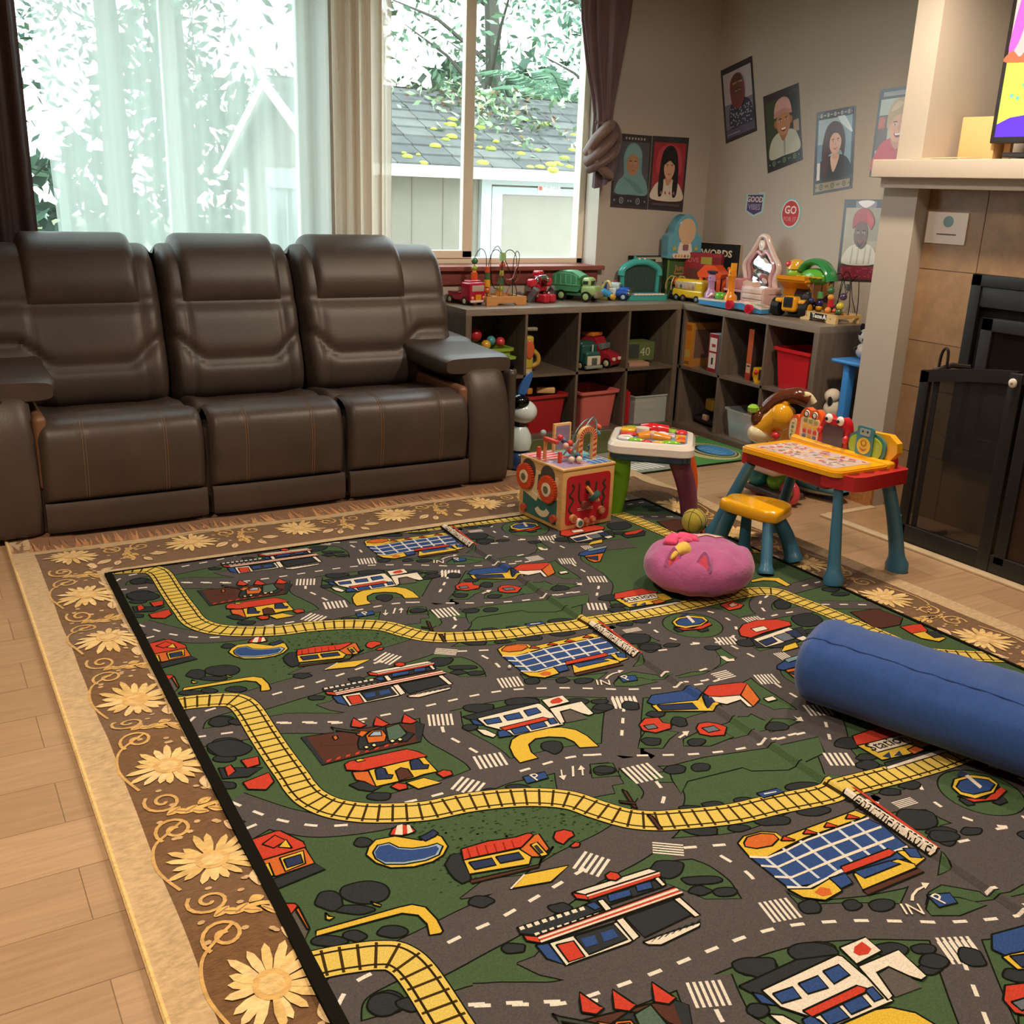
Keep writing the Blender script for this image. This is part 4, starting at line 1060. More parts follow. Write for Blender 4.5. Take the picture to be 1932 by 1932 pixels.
MB('gloss').ball((.775, -1.625, .515), (.02, .022, .03), 'e8a822', 10, 8).build('ear', head)
MB('gloss').ball((.745, -1.62, .37), .02, 'd0303a', 12, 8).build('bell', gf)
MB('gloss').box((.80, -1.58, .145), (1.08, -1.36, .24), 'e6cfc8', .045, 4).build('body', gf)
MB('gloss').ball((.92, -1.375, .105), (.07, .055, .062), '2f8f9a', 14, 10).build('front_block', gf); MB('gloss').ball((.95, -1.475, .10), (.07, .05, .058), '6cb03a', 14, 10).build('middle_block', gf)
MB('blackmetal').box((.86, -1.6, .03), (1.0, -1.33, .06), '4a3a3a', .01).build('chassis', gf)
for c in ((.93, -1.57, .062), (.93, -1.36, .052)): MB('gloss').ring(c, .045, .017, 'd2404a', 22, 10, 'y' if 0 else 'x').cyl((c[0]-.012, c[1], c[2]), (c[0]+.012, c[1], c[2]), .03, .03, '8aa83a', 16).build('wheel', gf)
dn = MB('matte')
prf = [(-.02, .0), (.02, .02), (.06, .045), (.12, .06), (.2, .065), (.27, .05), (.33, .025), (.35, 0)]
def dfn(u, v):
    s = lerp(0, .42, u); h = interp([(0, .045), (.08, .085), (.2, .095), (.32, .06), (.42, .02)], s); w_ = interp([(0, .06), (.1, .085), (.25, .085), (.36, .06), (.42, .025)], s)
    a = 2*pi*v; k = .7
    return (1.17+.03*sin(s*5)+w_*math.copysign(abs(cos(a))**k, cos(a)), -1.33-s*.82, .05+h*.5*math.copysign(abs(sin(a))**k, sin(a))+h*.12)
dn.grid(dfn, 24, 28, '3f6a70'); dno = thing('dolphin_toy', 'dark teal streamlined toy lying on the floor behind the desk', 'toy', (0, 0, 0)); dn.build('body', dno)
MB('matte').grid(lambda u, v: (lambda p: (p[0]-.003, p[1]-.006, p[2]))(dfn(.12+u*.85, .53+v*.09)), 18, 3, 'aab0a4').build('belly_stripe', dno); MB('gloss').ball((1.085, -1.60, .075), .007, '101414', 8, 6).build('eye', dno)
MB('gloss').ball((1.06, -1.36, .12), (.06, .04, .025), 'b0ac3a', 12, 8).build('crest', dno)
# ------------------------------------------------------------------ activity cube
ac = thing('activity_cube', 'wooden activity cube with red front and orange gear eyes on the play rug', 'toy', (-.325, -1.505, .0225), 5.5)
WD = 'd2a468'; S_ = .285; H_ = .27
b0 = MB('toywood'); b0.box((0, 0, 0), (S_, .30, H_-.012), WD, .004); b0.box((-.002, -.002, H_-.012), (S_+.002, .302, H_), 'd8ac70', .003)
b0.build('box', ac)
fpn = MB('paper'); fpn.prism(rrect(.022, S_-.022, .02, H_-.035, .02), -.0015, .0, 'b3202c', 'xz')
def slot(pts, w, col='3a2e26'): 
    P = cr(pts, 5); fpn.tube([(x, -.0018, z) for x, z in P], [(w, .0012)]*len(P), col, 6, flat=(1, 0, 0))
slot([(.05, .20), (.062, .185), (.05, .165), (.04, .15), (.06, .13), (.045, .105), (.04, .085), (.055, .07), (.052, .055)], .005); slot([(.09, .2), (.09, .14), (.1, .115), (.115, .1)], .005); slot([(.185, .195), (.18, .15)], .005); slot([(.235, .2), (.222, .185), (.235, .165), (.222, .145), (.232, .12), (.222, .1), (.228, .08)], .006)
slot([(.13, .19), (.133, .2), (.14, .19), (.14, .15)], .009, '2a2420')
for z in (.078, .085): fpn.box((.085, -.003, z), (.17, 0, z+.003), 'd8a89a')
fpn.build('front_panel', ac, smooth=False)
for x, z, r, c1, c2 in ((.06, .04, .018, 'c88a58', 'a8603c'), (.095, .015, .02, 'e0d2b8', '3a6a62'), (.215, .055, .018, 'b06a4c', 'c88a68'), (.135, .02, .013, 'c06a50', 'd08a70'), (.17, .022, .013, 'c06a50', 'd08a70')):
    MB('toywood').cyl((x, 0, z+.01), (x, -.016, z+.01), r, r*.95, c1, 20).cyl((x, -.016, z+.01), (x, -.0175, z+.01), r*.62, r*.6, c2, 18).build('knob', ac)
rk = MB('toywood'); rk.cyl((.13, -.002, .18), (.155, -.03, .135), .008, .008, 'c88a4c', 12); rk.cyl((.148, -.025, .15), (.158, -.035, .135), .028, .024, '3f6a68', 20); rk.cyl((.153, -.03, .143), (.156, -.033, .138), .03, .03, '2f5452', 20); rk.cyl((.158, -.035, .132), (.165, -.042, .12), .012, .008, 'd89a78', 12); rk.build('sliding_rocket', ac)
MB('toywood').cyl((.122, 0, .10), (.122, -.012, .10), .018, .018, '7a4038', 18).build('gear_disc', ac)
lpn = MB('paper'); lpn.prism(rrect(.03, .268, .02, .225, .004), -.0015, 0, 'e2cfa2', 'yz'); lpn.prism([(.03, .02), (.268, .02), (.268, .14), (.2, .115), (.13, .10), (.03, .13)], -.003, -.001, '2f6a64', 'yz'); lpn.prism([(.12, .15), (.17, .14), (.165, .21), (.14, .22), (.11, .2)], -.0028, -.001, '4a5048', 'yz')
lpn.prism([(.268, .14), (.16, .115), (.17, .09), (.268, .115)], -.004, -.001, 'e2cfa2', 'yz'); lpn.prism([(p[0], p[1]) for p in ell(.13, .075, .055, .045, 14, pi*1.08, pi*1.85)+list(reversed(ell(.13, .08, .03, .022, 14, pi*1.08, pi*1.85)))], -.004, -.001, 'e6d4aa', 'yz')
for y0 in (.1, .235): lpn.prism([(y0+a, .215+b) for a, b in ell(0, 0, .05, .05, 20)], -.0025, -.001, '4a4a42', 'yz')
lpn.build('side_panel', ac, smooth=False)
def gear(y, z, r, n=30):
    P = []
    for i in range(n):
        a = 2*pi*i/n
        for da, rr in ((-.3, .92), (-.2, 1.0), (.2, 1.0), (.3, .92)): P.append((y+r*rr*cos(a+da*2*pi/n), z+r*rr*sin(a+da*2*pi/n)))
    g = MB('toywood'); g.prism(P, -.02, -.006, 'cf4a22', 'yz')
    o = g.build('gear', ac); 
    MB('toywood').prism(ell(y, z, r*.5, r*.5, 26), -.023, -.019, 'e8d6b4', 'yz').prism(ell(y, z, r*.27, r*.27, 20), -.025, -.022, '6a6448', 'yz').build('eye', o)
gear(.245, .185, .058); gear(.085, .165, .06)
for y, z in ((.255, .04), (.045, .045)): MB('toywood').cyl((-.001, y, z), (-.015, y, z), .018, .018, 'b84a34', 18).build('wheel', ac)
tpn = MB('paper')
def top(pts, c, l): tpn.add([(x, y, H_+.0006*l) for x, y in pts], [tuple(range(len(pts)))], c)
top(rc(.01, .275, .01, .29), 'b7a2b8', 1); top(rc(.01, .15, .15, .29), 'c84a52', 2); top(rc(.15, .275, .12, .29), '6fb4c4', 2); top(rc(.16, .275, .01, .13), '3f6fb0', 2)
for i in range(4): top(rc(.012, .15, .165+.034*i, .175+.034*i), 'e6ccc8', 3); top([(.165+.03*i, .01), (.169+.03*i, .01), (.169+.03*i, .13), (.165+.03*i, .13)], 'dde6ee', 3)
top(rc(.16, .275, .065, .07), 'dde6ee', 4); top(rc(.02, .12, .02, .12), '9a86a8', 2)
for i in range(4): top(rc(.1, .17, .04+.024*i, .052+.024*i), 'd88a88', 3)
tpn.build('top_panel', ac, smooth=False)
ar = MB('toywood')
def archp(r, x0): return [(x0+r*cos(a), H_+.085+r*sin(a)) for a in [pi*i/14 for i in range(15)]]
A = [(.235, H_), *[(.185+.05*cos(a), H_+.10+.05*sin(a)) for a in [pi*i/14 for i in range(15)]], (.135, H_), (.157, H_), *[(.185+.028*cos(a), H_+.10+.028*sin(a)) for a in [pi-pi*i/14 for i in range(15)]], (.213, H_)]
ar.prism(A, .07, .09, 'd8ac70', 'xz')
for i in range(12):
    a = pi*(i+.2)/12; b = pi*(i+.7)/12
    q = [(.185+r*cos(t), H_+.10+r*sin(t)) for r, t in ((.0485, a), (.0485, b), (.0295, b), (.0295, a))]; ar.prism(q, .0695, .0701, 'c23a34', 'xz')
for i in range(4):
    for x0 in (.137, .215): ar.prism([(x0, H_+.012+.024*i), (x0+.018, H_+.02+.024*i), (x0+.018, H_+.03+.024*i), (x0, H_+.022+.024*i)], .0695, .0701, 'c23a34', 'xz')
ar.build('arch', ac, smooth=False)
tw = MB('toywood').box((.15, .26, H_), (.245, .275, H_+.125), 'd8ac70', .002).box((.16, .258, H_+.01), (.235, .2605, H_+.115), '8a7590'); tw.build('tower', ac)
ps = MB('toywood'); ps.box((.03, .17, H_), (.042, .182, H_+.1), 'd8905a', .002); ps.box((.025, .09, H_+.085), (.045, .18, H_+.1), 'd0483a', .003); ps.box((.045, .085, H_), (.06, .1, H_+.05), 'd0483a', .003); ps.box((.02, .2, H_), (.036, .216, H_+.05), 'd0483a', .003); ps.build('post', ac)
wi = MB('metal')
w1 = cr([(.09, .06, H_), (.10, .06, H_+.07), (.16, .09, H_+.115), (.26, .15, H_+.155), (.32, .19, H_+.15), (.34, .2, H_+.10), (.30, .17, H_+.07), (.27, .16, H_)], 8)
w2 = cr([(.22, .24, H_), (.24, .22, H_+.09), (.30, .22, H_+.14), (.36, .23, H_+.12), (.37, .23, H_+.09)], 8)
w3 = cr([(.03, .14, H_+.09), (.09, .12, H_+.1), (.1, .1, H_+.06), (.07, .09, H_+.03), (.12, .07, H_+.03)], 8)
for w_, c in ((w1, '9fb4be'), (w2, 'a8b8bc'), (w3, 'c88a8a')): wi.tube(w_, .0035, c, 8)
wi.build('bead_wire', ac)
rn = random.Random(2)
for p, c in [((.075, .085, H_+.075), 'd8a8a0'), ((.085, .11, H_+.09), '4a5f80'), ((.11, .1, H_+.08), 'd04a3a'), ((.1, .08, H_+.05), 'c83c34'), ((.105, .065, H_+.045), '5f8a8c'), ((.13, .07, H_+.03), '3f5f88'), ((.09, .06, H_+.02), 'e0cdb8'), ((.12, .045, H_+.02), 'e0cdb8'), ((.03, .185, H_+.115), '8aa0a0'), ((.055, .1, H_+.11), 'c83c34'),
             ((.30, .17, H_+.075), 'b87a80'), ((.32, .18, H_+.085), '3f5f88'), ((.34, .19, H_+.08), '4f8a90'), ((.365, .215, H_+.1), 'd85a3a'), ((.29, .2, H_+.11), 'a89aa0'), ((.15, .11, H_+.06), 'e0d6d0'), ((.155, .12, H_+.03), 'e0d6d0'), ((.25, .13, H_+.04), '2f6070')]:
    MB('gloss').ball(p, .014, c, 12, 8).build('bead', ac)
# ------------------------------------------------------------------ activity table
at = thing('activity_table', 'white-rimmed toddler activity table with green, purple, yellow and orange legs', 'table', (.225, -1.385, .0), -40.7)
def rim(sx, sy, r): return rrect(-sx, sx, -sy, sy, r, 6)
def loft(mb, secs, col):
    n = len(secs[0][0]); vs = [(x, y, z) for P, z in secs for x, y in P]
    mb.add(vs, [(j*n+i, j*n+(i+1) % n, (j+1)*n+(i+1) % n, (j+1)*n+i) for j in range(len(secs)-1) for i in range(n)]+[tuple(reversed(range(n))), tuple((len(secs)-1)*n+i for i in range(n))], col)
at.scale = (1.04, 1.04, 1.045); a0 = MB('gloss'); loft(a0, [(rim(.165, .15, .05), .265), (rim(.172, .157, .05), .272), (rim(.172, .157, .05), .298)], '2c5068'); a0.build('under_tray', at)
a1 = MB('gloss'); loft(a1, [(rim(.18, .165, .06), .296), (rim(.183, .168, .06), .30), (rim(.183, .168, .06), .328), (rim(.172, .157, .055), .345), (rim(.15, .135, .04), .348), (rim(.145, .13, .04), .342)], 'ece6dc'); a1.build('rim', at, angle=30)
a2 = MB('gloss'); loft(a2, [(rim(.146, .131, .04), .338), (rim(.146, .131, .04), .344)], '6fa0cc')
a2.build('play_board', at)
def bit(name, mb): mb.build(name, at)
bit('roller', MB('gloss').tube(cr([(-.05, .085, .352), (0, .075, .36), (.06, .085, .352)], 5), .026, 'd6202a', 12)); bit('book', MB('gloss').box((-.14, .01, .344), (-.075, .075, .366), 'e8b830', .008).box((-.14, -.03, .344), (-.07, .03, .356), 'c8283a', .006))
bit('cup', MB('gloss').cyl((-.045, .01, .344), (-.045, .01, .378), .026, .03, 'f0e8e0', 18)); bit('cloud', MB('gloss').ball((.0, -.005, .35), (.035, .03, .02), 'f2ece8', 12, 8).ball((.04, -.0, .35), (.035, .03, .018), 'f2ece8', 12, 8))
bit('piano_keys', MB('gloss').box((.055, -.02, .344), (.095, .035, .358), 'efe4ea', .004).box((.06, .005, .358), (.092, .01, .36), 'c0a0b8').box((.06, -.01, .358), (.092, -.006, .36), 'c0a0b8'))
bit('gear_bug', MB('gloss').ball((.12, .09, .35), (.028, .028, .012), 'd2303a', 12, 8).ball((.085, .105, .348), (.03, .02, .01), '8fc23c', 12, 8)); bit('slider', MB('gloss').box((.10, -.09, .344), (.142, -.05, .355), 'f07a28', .006).box((.098, -.04, .344), (.142, .05, .35), 'e8b830', .004).box((.11, -.05, .352), (.142, -.03, .358), 'e0522a', .004))
bit('plane', MB('gloss').tube([(-.06, -.06, .35), (-.01, -.04, .354), (.08, -.06, .35)], [.018, .024, .016], 'e8902a', 10).box((.0, -.05, .352), (.07, -.03, .36), '8a5a60', .004).ball((-.0, -.05, .362), .016, 'e0a888', 10, 8)); bit('leaf_button', MB('gloss').ball((.08, -.11, .347), (.045, .014, .01), '7ec22c', 12, 6).ball((-.07, -.105, .347), (.045, .014, .01), '7ec22c', 12, 6).ball((-.02, -.118, .347), (.025, .012, .008), 'c83a3a', 10, 6).ball((.03, -.12, .347), (.025, .01, .008), 'e0b040', 10, 6))
bit('leaf_edge', MB('gloss').ball((-.09, .115, .35), (.045, .014, .01), '8fc23c', 12, 6).ball((.02, .125, .352), (.016, .012, .012), '9fd04a', 10, 6).ball((.07, .12, .348), (.04, .012, .009), '8fc23c', 10, 6)); bit('ring_toy', MB('gloss').ring((-.11, -.085, .35), .026, .008, 'efe6da', 20, 8))
def tleg(x0, y0, x1, y1, col, w, foot=.0, bow=.02):
    d = Vector((x1-x0, y1-y0)); P = []; rs = []
    for i in range(12):
        a = i/11; k = 1-sin(a*pi)*bow/.05
        P.append(Vector((lerp(x0, x1, a)+bow*sin(a*pi)*(1 if x1 > 0 else -1), lerp(y0, y1, a), lerp(.285, foot, a)))); rs.append((w*lerp(1, .82, a), .026))
    MB('plastic').tube(P, rs, col, 16, flat=(1, 0, 0)).build('leg', at, angle=50)
tleg(-.125, -.10, -.14, -.095, '6fae22', .045, .022, -.01); tleg(.115, -.10, .185, -.035, '7a3f5c', .045, .018, .012); tleg(-.13, .11, -.175, .15, 'e8b81c', .04, .0); tleg(.13, .11, .175, .15, 'e8641e', .04, .0)
# ------------------------------------------------------------------ soft things and small things on the rug
bl = MB('fabric').ball((0, 0, .054), .054, 'a99a3e', 32, 24)
for ax in ('x', 'y'): bl.ring((0, 0, .054), .0545, .0012, '3f3818', 40, 5, ax)
for s in (-1, 1): bl.M = T(s*.028, 0, .054); bl.ring((0, 0, 0), .047, .0011, '3f3818', 36, 5, 'x')
bl.M = I4
solo('toy_ball', bl, 'olive yellow basketball-style toy ball beside the purple table leg', 'ball', (.188, -1.757, .0225), 25)
un = thing('unicorn_cushion', 'round pink plush unicorn cushion with yellow horn, lying on the play rug', 'cushion', (-.215, -2.262, .023), 0)
def puff(u, v):
    a = 2*pi*u; ph_ = -pi/2+pi*v; c, s = cos(ph_), sin(ph_); e = .75
    r = .207*abs(c)**e; h = .088*math.copysign(abs(s)**.85, s)
    n_ = noise.noise(Vector((cos(a)*r*14, sin(a)*r*14, s*2)))*.011*(1 if s > -.3 else 0)+.004*sin(a*11)*abs(s)*(abs(c)) 
    return (r*cos(a), r*sin(a)*.92, .09+h+n_)
MB('plush').grid(puff, 64, 32, 'a8588a').build('body', un, angle=180)
hrn = MB('plush'); hp = [Vector((-.085+.0*i, -.005, 0)) for i in range(1)]
P = [Vector((-.095-.085*t, -.02-.035*t, .168-.012*t+.012*sin(t*3))) for t in [i/14 for i in range(15)]]
hrn.tube(P, [.03*(1-t*.86)*(1+.06*sin(t*38)) for t in [i/14 for i in range(15)]], 'd8b84a', 16); hrn.build('horn', un, angle=180)
for x, y, rz in ((-.165, -.055, -40), (-.10, -.135, -60)):
    e = MB('plush'); e.M = T(x, y, .125, rz=rz, rx=-20, ry=0); e.prism(sp('-.03 0 -.025 .035 -.005 .07 .02 .04 .028 0'), -.008, .006, 'a8588a', 'xz') ; e.prism(sp('-.018 .006 -.016 .032 -.004 .056 .012 .034 .016 .006'), -.0095, -.008, 'e0566a', 'xz'); e.M = I4; e.build('ear', un, angle=60)
mn = MB('plush')
rn = random.Random(3)
for i in range(12):
    a = rn.uniform(-.12, -.04); b = rn.uniform(.0, .06); mn.tube(cr([(a, b, .172), (a+.03, b+.02, .186), (a+.07, b+rn.uniform(-.03, .03), .176)], 4), [.012]*8+[.006], 'd84a78', 8)
mn.build('mane', un, angle=180)
MB('plush').grid(lambda u, v: (lambda p: (p[0], p[1], p[2]+.003))(puff(.02+.16*u, .80+.12*v)), 10, 8, 'd0a898').build('snout', un, angle=180)
for s, u in ((0, .29), (1, .16)):
    q = [Vector(puff(u+.02*t, .76-.012*sin(t*3))) + Vector((0, 0, .004)) for t in [i/6-.5 for i in range(7)]]
    MB('plush').tube(q, .005, '241a20', 6).build('eye', un)
bo = thing('floor_cushion', 'long blue fabric floor cushion lying across the right side of the rug', 'cushion', (0, 0, 0))
AX = cr([(-.47, -3.03, 0), (-.43, -3.12, 0), (-.36, -3.30, 0), (-.28, -3.50, 0), (-.20, -3.75, 0), (-.12, -4.0, 0), (-.06, -4.2, 0)], 8)
def bfn(u, v):
    t = u*(len(AX)-1); i = min(int(t), len(AX)-2); f = t-i
    c = Vector(AX[i]).lerp(Vector(AX[i+1]), f); d = (Vector(AX[i+1])-Vector(AX[i])).normalized(); n_ = Vector((-d.y, d.x, 0))
    end = min(1, u/.14); k = math.sqrt(max(0, 1-(1-end)**2)); end2 = min(1, (1-u)/.12); k *= math.sqrt(max(0.0, 1-(1-end2)**2))
    a = 2*pi*v; w_ = .165*(1-.05*sin(u*9)); h = .112*(1-.10*u)
    x = math.copysign(abs(cos(a))**.85, cos(a))*w_*k; z = math.copysign(abs(sin(a))**.9, sin(a))*h*k
    wr = noise.noise(Vector((u*26, v*9, 1)))*.006+noise.noise(Vector((u*9, v*22, 4)))*.004+.006*math.sin(v*40+u*18)*ss(.45, .8, u)*(1 if .1 < v < .45 else 0)
    return (c.x+n_.x*x, c.y+n_.y*x, .024+h+z*(1 if z < 0 else 1)+wr*(1 if z > -.03 else 0)*k)
MB('fabric').grid(bfn, 90, 48, '2b4a86').build('cover', bo, angle=180)
bs = MB('fabric').tube([Vector(bfn(i/40, .33))+Vector((0, 0, .0008)) for i in range(2, 40)], .0022, '24417a', 5); bs.build('seam', bo)
solo('marble', MB('gloss').ball((0, 0, .006), .006, 'e8e0d8', 10, 8), 'tiny white bead lying on the play rug road', 'bead', (-1.171, -2.537, .0225))
# mats by the shelves
mt_ = MB('rug'); mt_.box((.45, -.83, 0), (1.47, -.28, .006), '4f8a4c'); mt_.box((.44, -.836, 0), (1.48, -.826, .007), '20241c')
def mp(pts, c, l): mt_.poly([(x, y, .006+l*.0003) for x, y in pts], c)
mp([(.62, -.82), (.95, -.82), (1.12, -.62), (1.02, -.4), (.8, -.3), (.5, -.3), (.5, -.55)], '8a8c84', 1); mp(rc(.46, .6, -.62, -.3), '8a8c84', 1)
mp(ell(1.27, -.6, .16, .2, 26), 'b8b07a', 2); mp(ell(1.30, -.6, .125, .165, 26), '26302a', 3); mp(ell(1.303, -.6, .115, .155, 26), '9aa47a', 4); mp(ell(1.31, -.6, .098, .135, 26), '26302a', 5); mp(ell(1.318, -.6, .09, .125, 26), '4a8ac0', 6)
for i in range(5): mp(rc(1.25+.008*(i % 2), 1.33, -.68+.035*i, -.674+.035*i), '8ab8dc', 7)
for i in range(6): mp([(.62+.035*i, -.78), (.64+.035*i, -.78), (.60+.035*i, -.66), (.58+.035*i, -.66)], 'd8dcd4', 3)
mp(rc(.52, .57, -.76, -.7), '8ab0d0', 3)
solo('play_mat', mt_, 'small green road play mat with a blue pond at the shelf foot', 'mat', (0, 0, .0005), smooth=False)
om = MB('fabric'); om.grid(lambda u, v: (lerp(.25, 1.0, u), lerp(-.43, -.08, v)+.05*u, .012+.012*noise.noise(Vector((u*4, v*3, 2)))+.02*ss(.6, 1, v)), 24, 12, '4d5420')
omo = solo('folded_mat', om, 'dark olive green mat spread in front of the red and pink bins', 'mat', (0, 0, 0)); md = omo.modifiers.new('s', 'SOLIDIFY'); md.thickness = .008; md.offset = -1
# blue and white toy figure between sofa and shelf
rb = thing('toy_robot', 'blue and white rounded toy robot standing between sofa and shelf', 'toy', (.08, -.47, 0))
MB('gloss').lathe([(.055, 0), (.068, .01), (.07, .05), (.06, .085), (.04, .1)], '24406c', 26).build('base', rb); MB('gloss').lathe([(.035, .095), (.058, .105), (.066, .14), (.06, .18), (.045, .21), (.035, .225)], 'c9dcdc', 26).build('body', rb)
MB('gloss').lathe([(.03, .22), (.034, .232), (.03, .245)], '2a3034', 20).build('waist', rb); MB('gloss').ball((0.015, 0, .30), (.075, .075, .062), 'cfdede', 24, 16).build('head', rb); MB('chrome').ball((-.015, -.015, .355), (.05, .05, .042), '3a4448', 20, 14).build('goggle', rb)
er = MB('gloss'); er.M = T(.0, .0, .38, ry=22); er.prism(sp('-.018 0 -.026 .05 -.012 .11 .012 .135 .022 .08 .018 .02'), -.006, .006, '2f62a8', 'xz'); er.M = I4; er.build('ear', rb, angle=60)
# blue stand with plush toys behind the long shelf's end
bt_ = thing('blue_stand', 'bright blue plastic toy stand between the shelf end and chimney breast', 'stand', (1.66, -1.30, 0))
MB('plastic').box((-.13, -.12, .595), (.13, .13, .615), '3f8ad8', .008).build('top', bt_); MB('plastic').box((-.1, -.1, .0), (.1, .12, .03), '2f62b8', .008).build('base', bt_)
MB('plastic').box((-.11, .02, .03), (-.055, .06, .6), '3f8ad8', .008).build('post', bt_); MB('plastic').box((-.12, -.1, .26), (.12, .12, .28), '2a55a8', .006).build('shelf', bt_)
pz = thing('plush_toy', 'black and white plush animal sitting on top of the blue stand', 'plush', (1.69, -1.25, .615)); MB('plush').ball((0, 0, .04), (.05, .05, .045), 'e0dcd8', 14, 10).build('body', pz); MB('plush').ball((0, .0, .115), (.045, .045, .042), 'e0dcd8', 14, 10).ball((-.035, .015, .13), .012, '2a2a2e', 8, 6).ball((-.04, -.015, .1), .01, '2a2a2e', 8, 6).build('head', pz); MB('plush').ball((-.01, .03, .16), (.018, .01, .02), '2a2a2e', 8, 6).ball((-.03, .03, .05), (.02, .02, .012), '2a2a2e', 8, 6).build('ear', pz)
pq = thing('plush_toy', 'cream plush animal with black patch on the blue stand lower shelf', 'plush', (1.60, -1.17, .281)); MB('plush').ball((0, 0, .06), (.06, .05, .06), 'd8ccb8', 14, 10).build('body', pq); MB('plush').ball((-.02, -.0, .13), (.045, .04, .04), 'd8ccb8', 14, 10).ball((-.05, -.015, .11), (.016, .014, .03), '1e1a1a', 10, 8).build('head', pq)
# ------------------------------------------------------------------ things on and in the shelves
ZT = .7685; ZM = .3925; ZB = .0365
def wheelset(t, pts, r, w, tyre='1a1a1c', hub='c9c29a', axis='y'):
    for x, y in pts:
        m_ = MB('plastic'); s = 1 if y > 0 else -1
        m_.cyl((x, y-w/2, r), (x, y+w/2, r), r, r, tyre, 20); m_.cyl((x, y+s*w/2, r), (x, y+s*(w/2+.002), r), r*.6, r*.5, hub, 16); m_.build('wheel', t)
# fire engine (forward = +x)
ft = thing('toy_fire_truck', 'small red toy fire truck on the left end of the window shelf', 'toy', (.135, .265, ZT), -78)
m_ = MB('gloss'); m_.box((-.10, -.055, .02), (.11, .055, .055), 'a81c34', .012, 3); m_.box((-.10, -.05, .05), (.0, .05, .065), '8c1a28', .006); m_.box((.02, -.056, .04), (.108, .056, .125), 'b01c38', .012, 3); m_.box((.025, -.04, .12), (.09, .04, .135), 'b01c38', .008); m_.build('body', ft)
MB('gloss').box((.095, -.045, .075), (.1095, .045, .112), 'b8a8a0', .006).build('windshield', ft)
MB('gloss').prism([(.02, .06), (-.02, .06), (-.02, .035), (0, .022), (.02, .035)], .1095, .1125, 'd8962a', 'yz').build('shield', ft)
MB('gloss').box((.1, -.055, .016), (.118, .055, .03), 'e4c8c0', .006).build('bumper', ft)
for y in (-.04, .04): MB('gloss').ball((.11, y, .042), (.004, .009, .009), 'e8a878', 10, 8).build('headlight', ft)
wheelset(ft, [(.06, -.052), (.06, .052), (-.07, -.052), (-.07, .052)], .022, .016)
MB('gloss').cyl((-.06, .02, .06), (-.06, .02, .10), .008, .004, 'a02838').build('horn', ft)
# bead mazes on wooden bases
def bead_maze(label, loc, rz, wires, beads, plate=False, s=1):
    t = thing('bead_maze', label, 'toy', loc, rz, 'wooden bead mazes')
    b = MB('toywood'); w = .265
    for y in (0, .17):
        b.prism([(0, 0), (.065, 0), (.08, .012), (.185, .012), (.2, 0), (w, 0), (w, .048), (0, .048)], y, y+.018, 'c98f58' if not plate else 'dcbc84', 'xz')
    b.box((.0, .018, .03), (.018, .17, .045), 'd4a468'); b.box((w-.018, .018, .03), (w, .17, .045), 'd4a468'); b.box((.1, .018, .03), (.16, .17, .04), 'd4a468')
    b.build('base', t, smooth=False)
    if plate:
        p = MB('paper').box((.075, -.0015, .012), (.195, 0, .044), '16171a'); p.text('Tecna', .03, T(.128, -.002, .029, rx=90), 'f0ece4', bold=.001); p.text('A', .03, T(.182, -.002, .029, rx=90), 'f0ece4', bold=.002); p.build('name_plate', t, smooth=False)
        for x in (.05, .225): MB('matte').cyl((x, -.001, .025), (x, .001, .025), .004, .004, '8a6f48', 10).build('screw', t)
    for pts, c in wires: MB('metal').tube(cr(pts, 8), .0022, c, 6).build('wire', t)
    for p, r, c, k in beads:
        m_ = MB('gloss')
        if k == 'b': m_.ball(p, r, c, 14, 10)
        else: m_.cyl((p[0], p[1], p[2]-r), (p[0], p[1], p[2]+r), r, r*.85 if k == 'c' else r, c, 14)
        m_.build('bead', t)
D1 = '2c3028'
W1 = [([(.0, .14, .045), (.0, .14, .2), (.0, .14, .25), (.03, .13, .30), (.06, .12, .27), (.06, .11, .18), (.06, .1, .045)], D1),
      ([(.075, .12, .045), (.08, .12, .2), (.095, .11, .28), (.125, .1, .295), (.15, .09, .26), (.15, .08, .15), (.19, .07, .1), (.24, .08, .16), (.25, .1, .26), (.215, .11, .295), (.18, .12, .26), (.17, .13, .12), (.14, .13, .08), (.11, .13, .12), (.1, .13, .25), (.125, .12, .31), (.16, .12, .29), (.2, .02, .1), (.2, .01, .045)], D1),
      ([(.2, .05, .045), (.2, .05, .22), (.225, .06, .29), (.26, .08, .26), (.255, .1, .16), (.24, .1, .1)], D1),
      ([(.12, .06, .045), (.125, .05, .17), (.15, .04, .14), (.19, .04, .145), (.22, .05, .2), (.25, .06, .2), (.26, .08, .14), (.22, .1, .1), (.2, .12, .045)], 'c47a80')]
B1 = [((.0, .14, .235), .02, '4a7a50', 'b'), ((.0, .14, .195), .017, '9aa838', 'b'), ((.0, .14, .15), .021, 'd8562f', 'c'), ((.0, .14, .175), .012, 'e0a040', 'c'), ((.06, .1, .19), .016, 'c8502f', 'c'), ((.06, .1, .155), .018, '3f6a48', 'c'), ((.06, .1, .115), .02, 'd8a030', 'c'), ((.06, .1, .075), .02, 'cc6a30', 'b'),
      ((.16, .1, .26), .022, '9cc488', 'c'), ((.16, .1, .215), .018, 'c8584a', 'b'), ((.15, .09, .17), .014, '9aa838', 'c'), ((.145, .09, .125), .018, '3f7050', 'c'), ((.145, .09, .085), .018, '8fa838', 'b'), ((.145, .1, .062), .018, 'd0902c', 'c')]
bead_maze('wooden bead maze with looping wires below the window, beside the red fire truck', (.195, .125, ZT), 3, W1, B1)
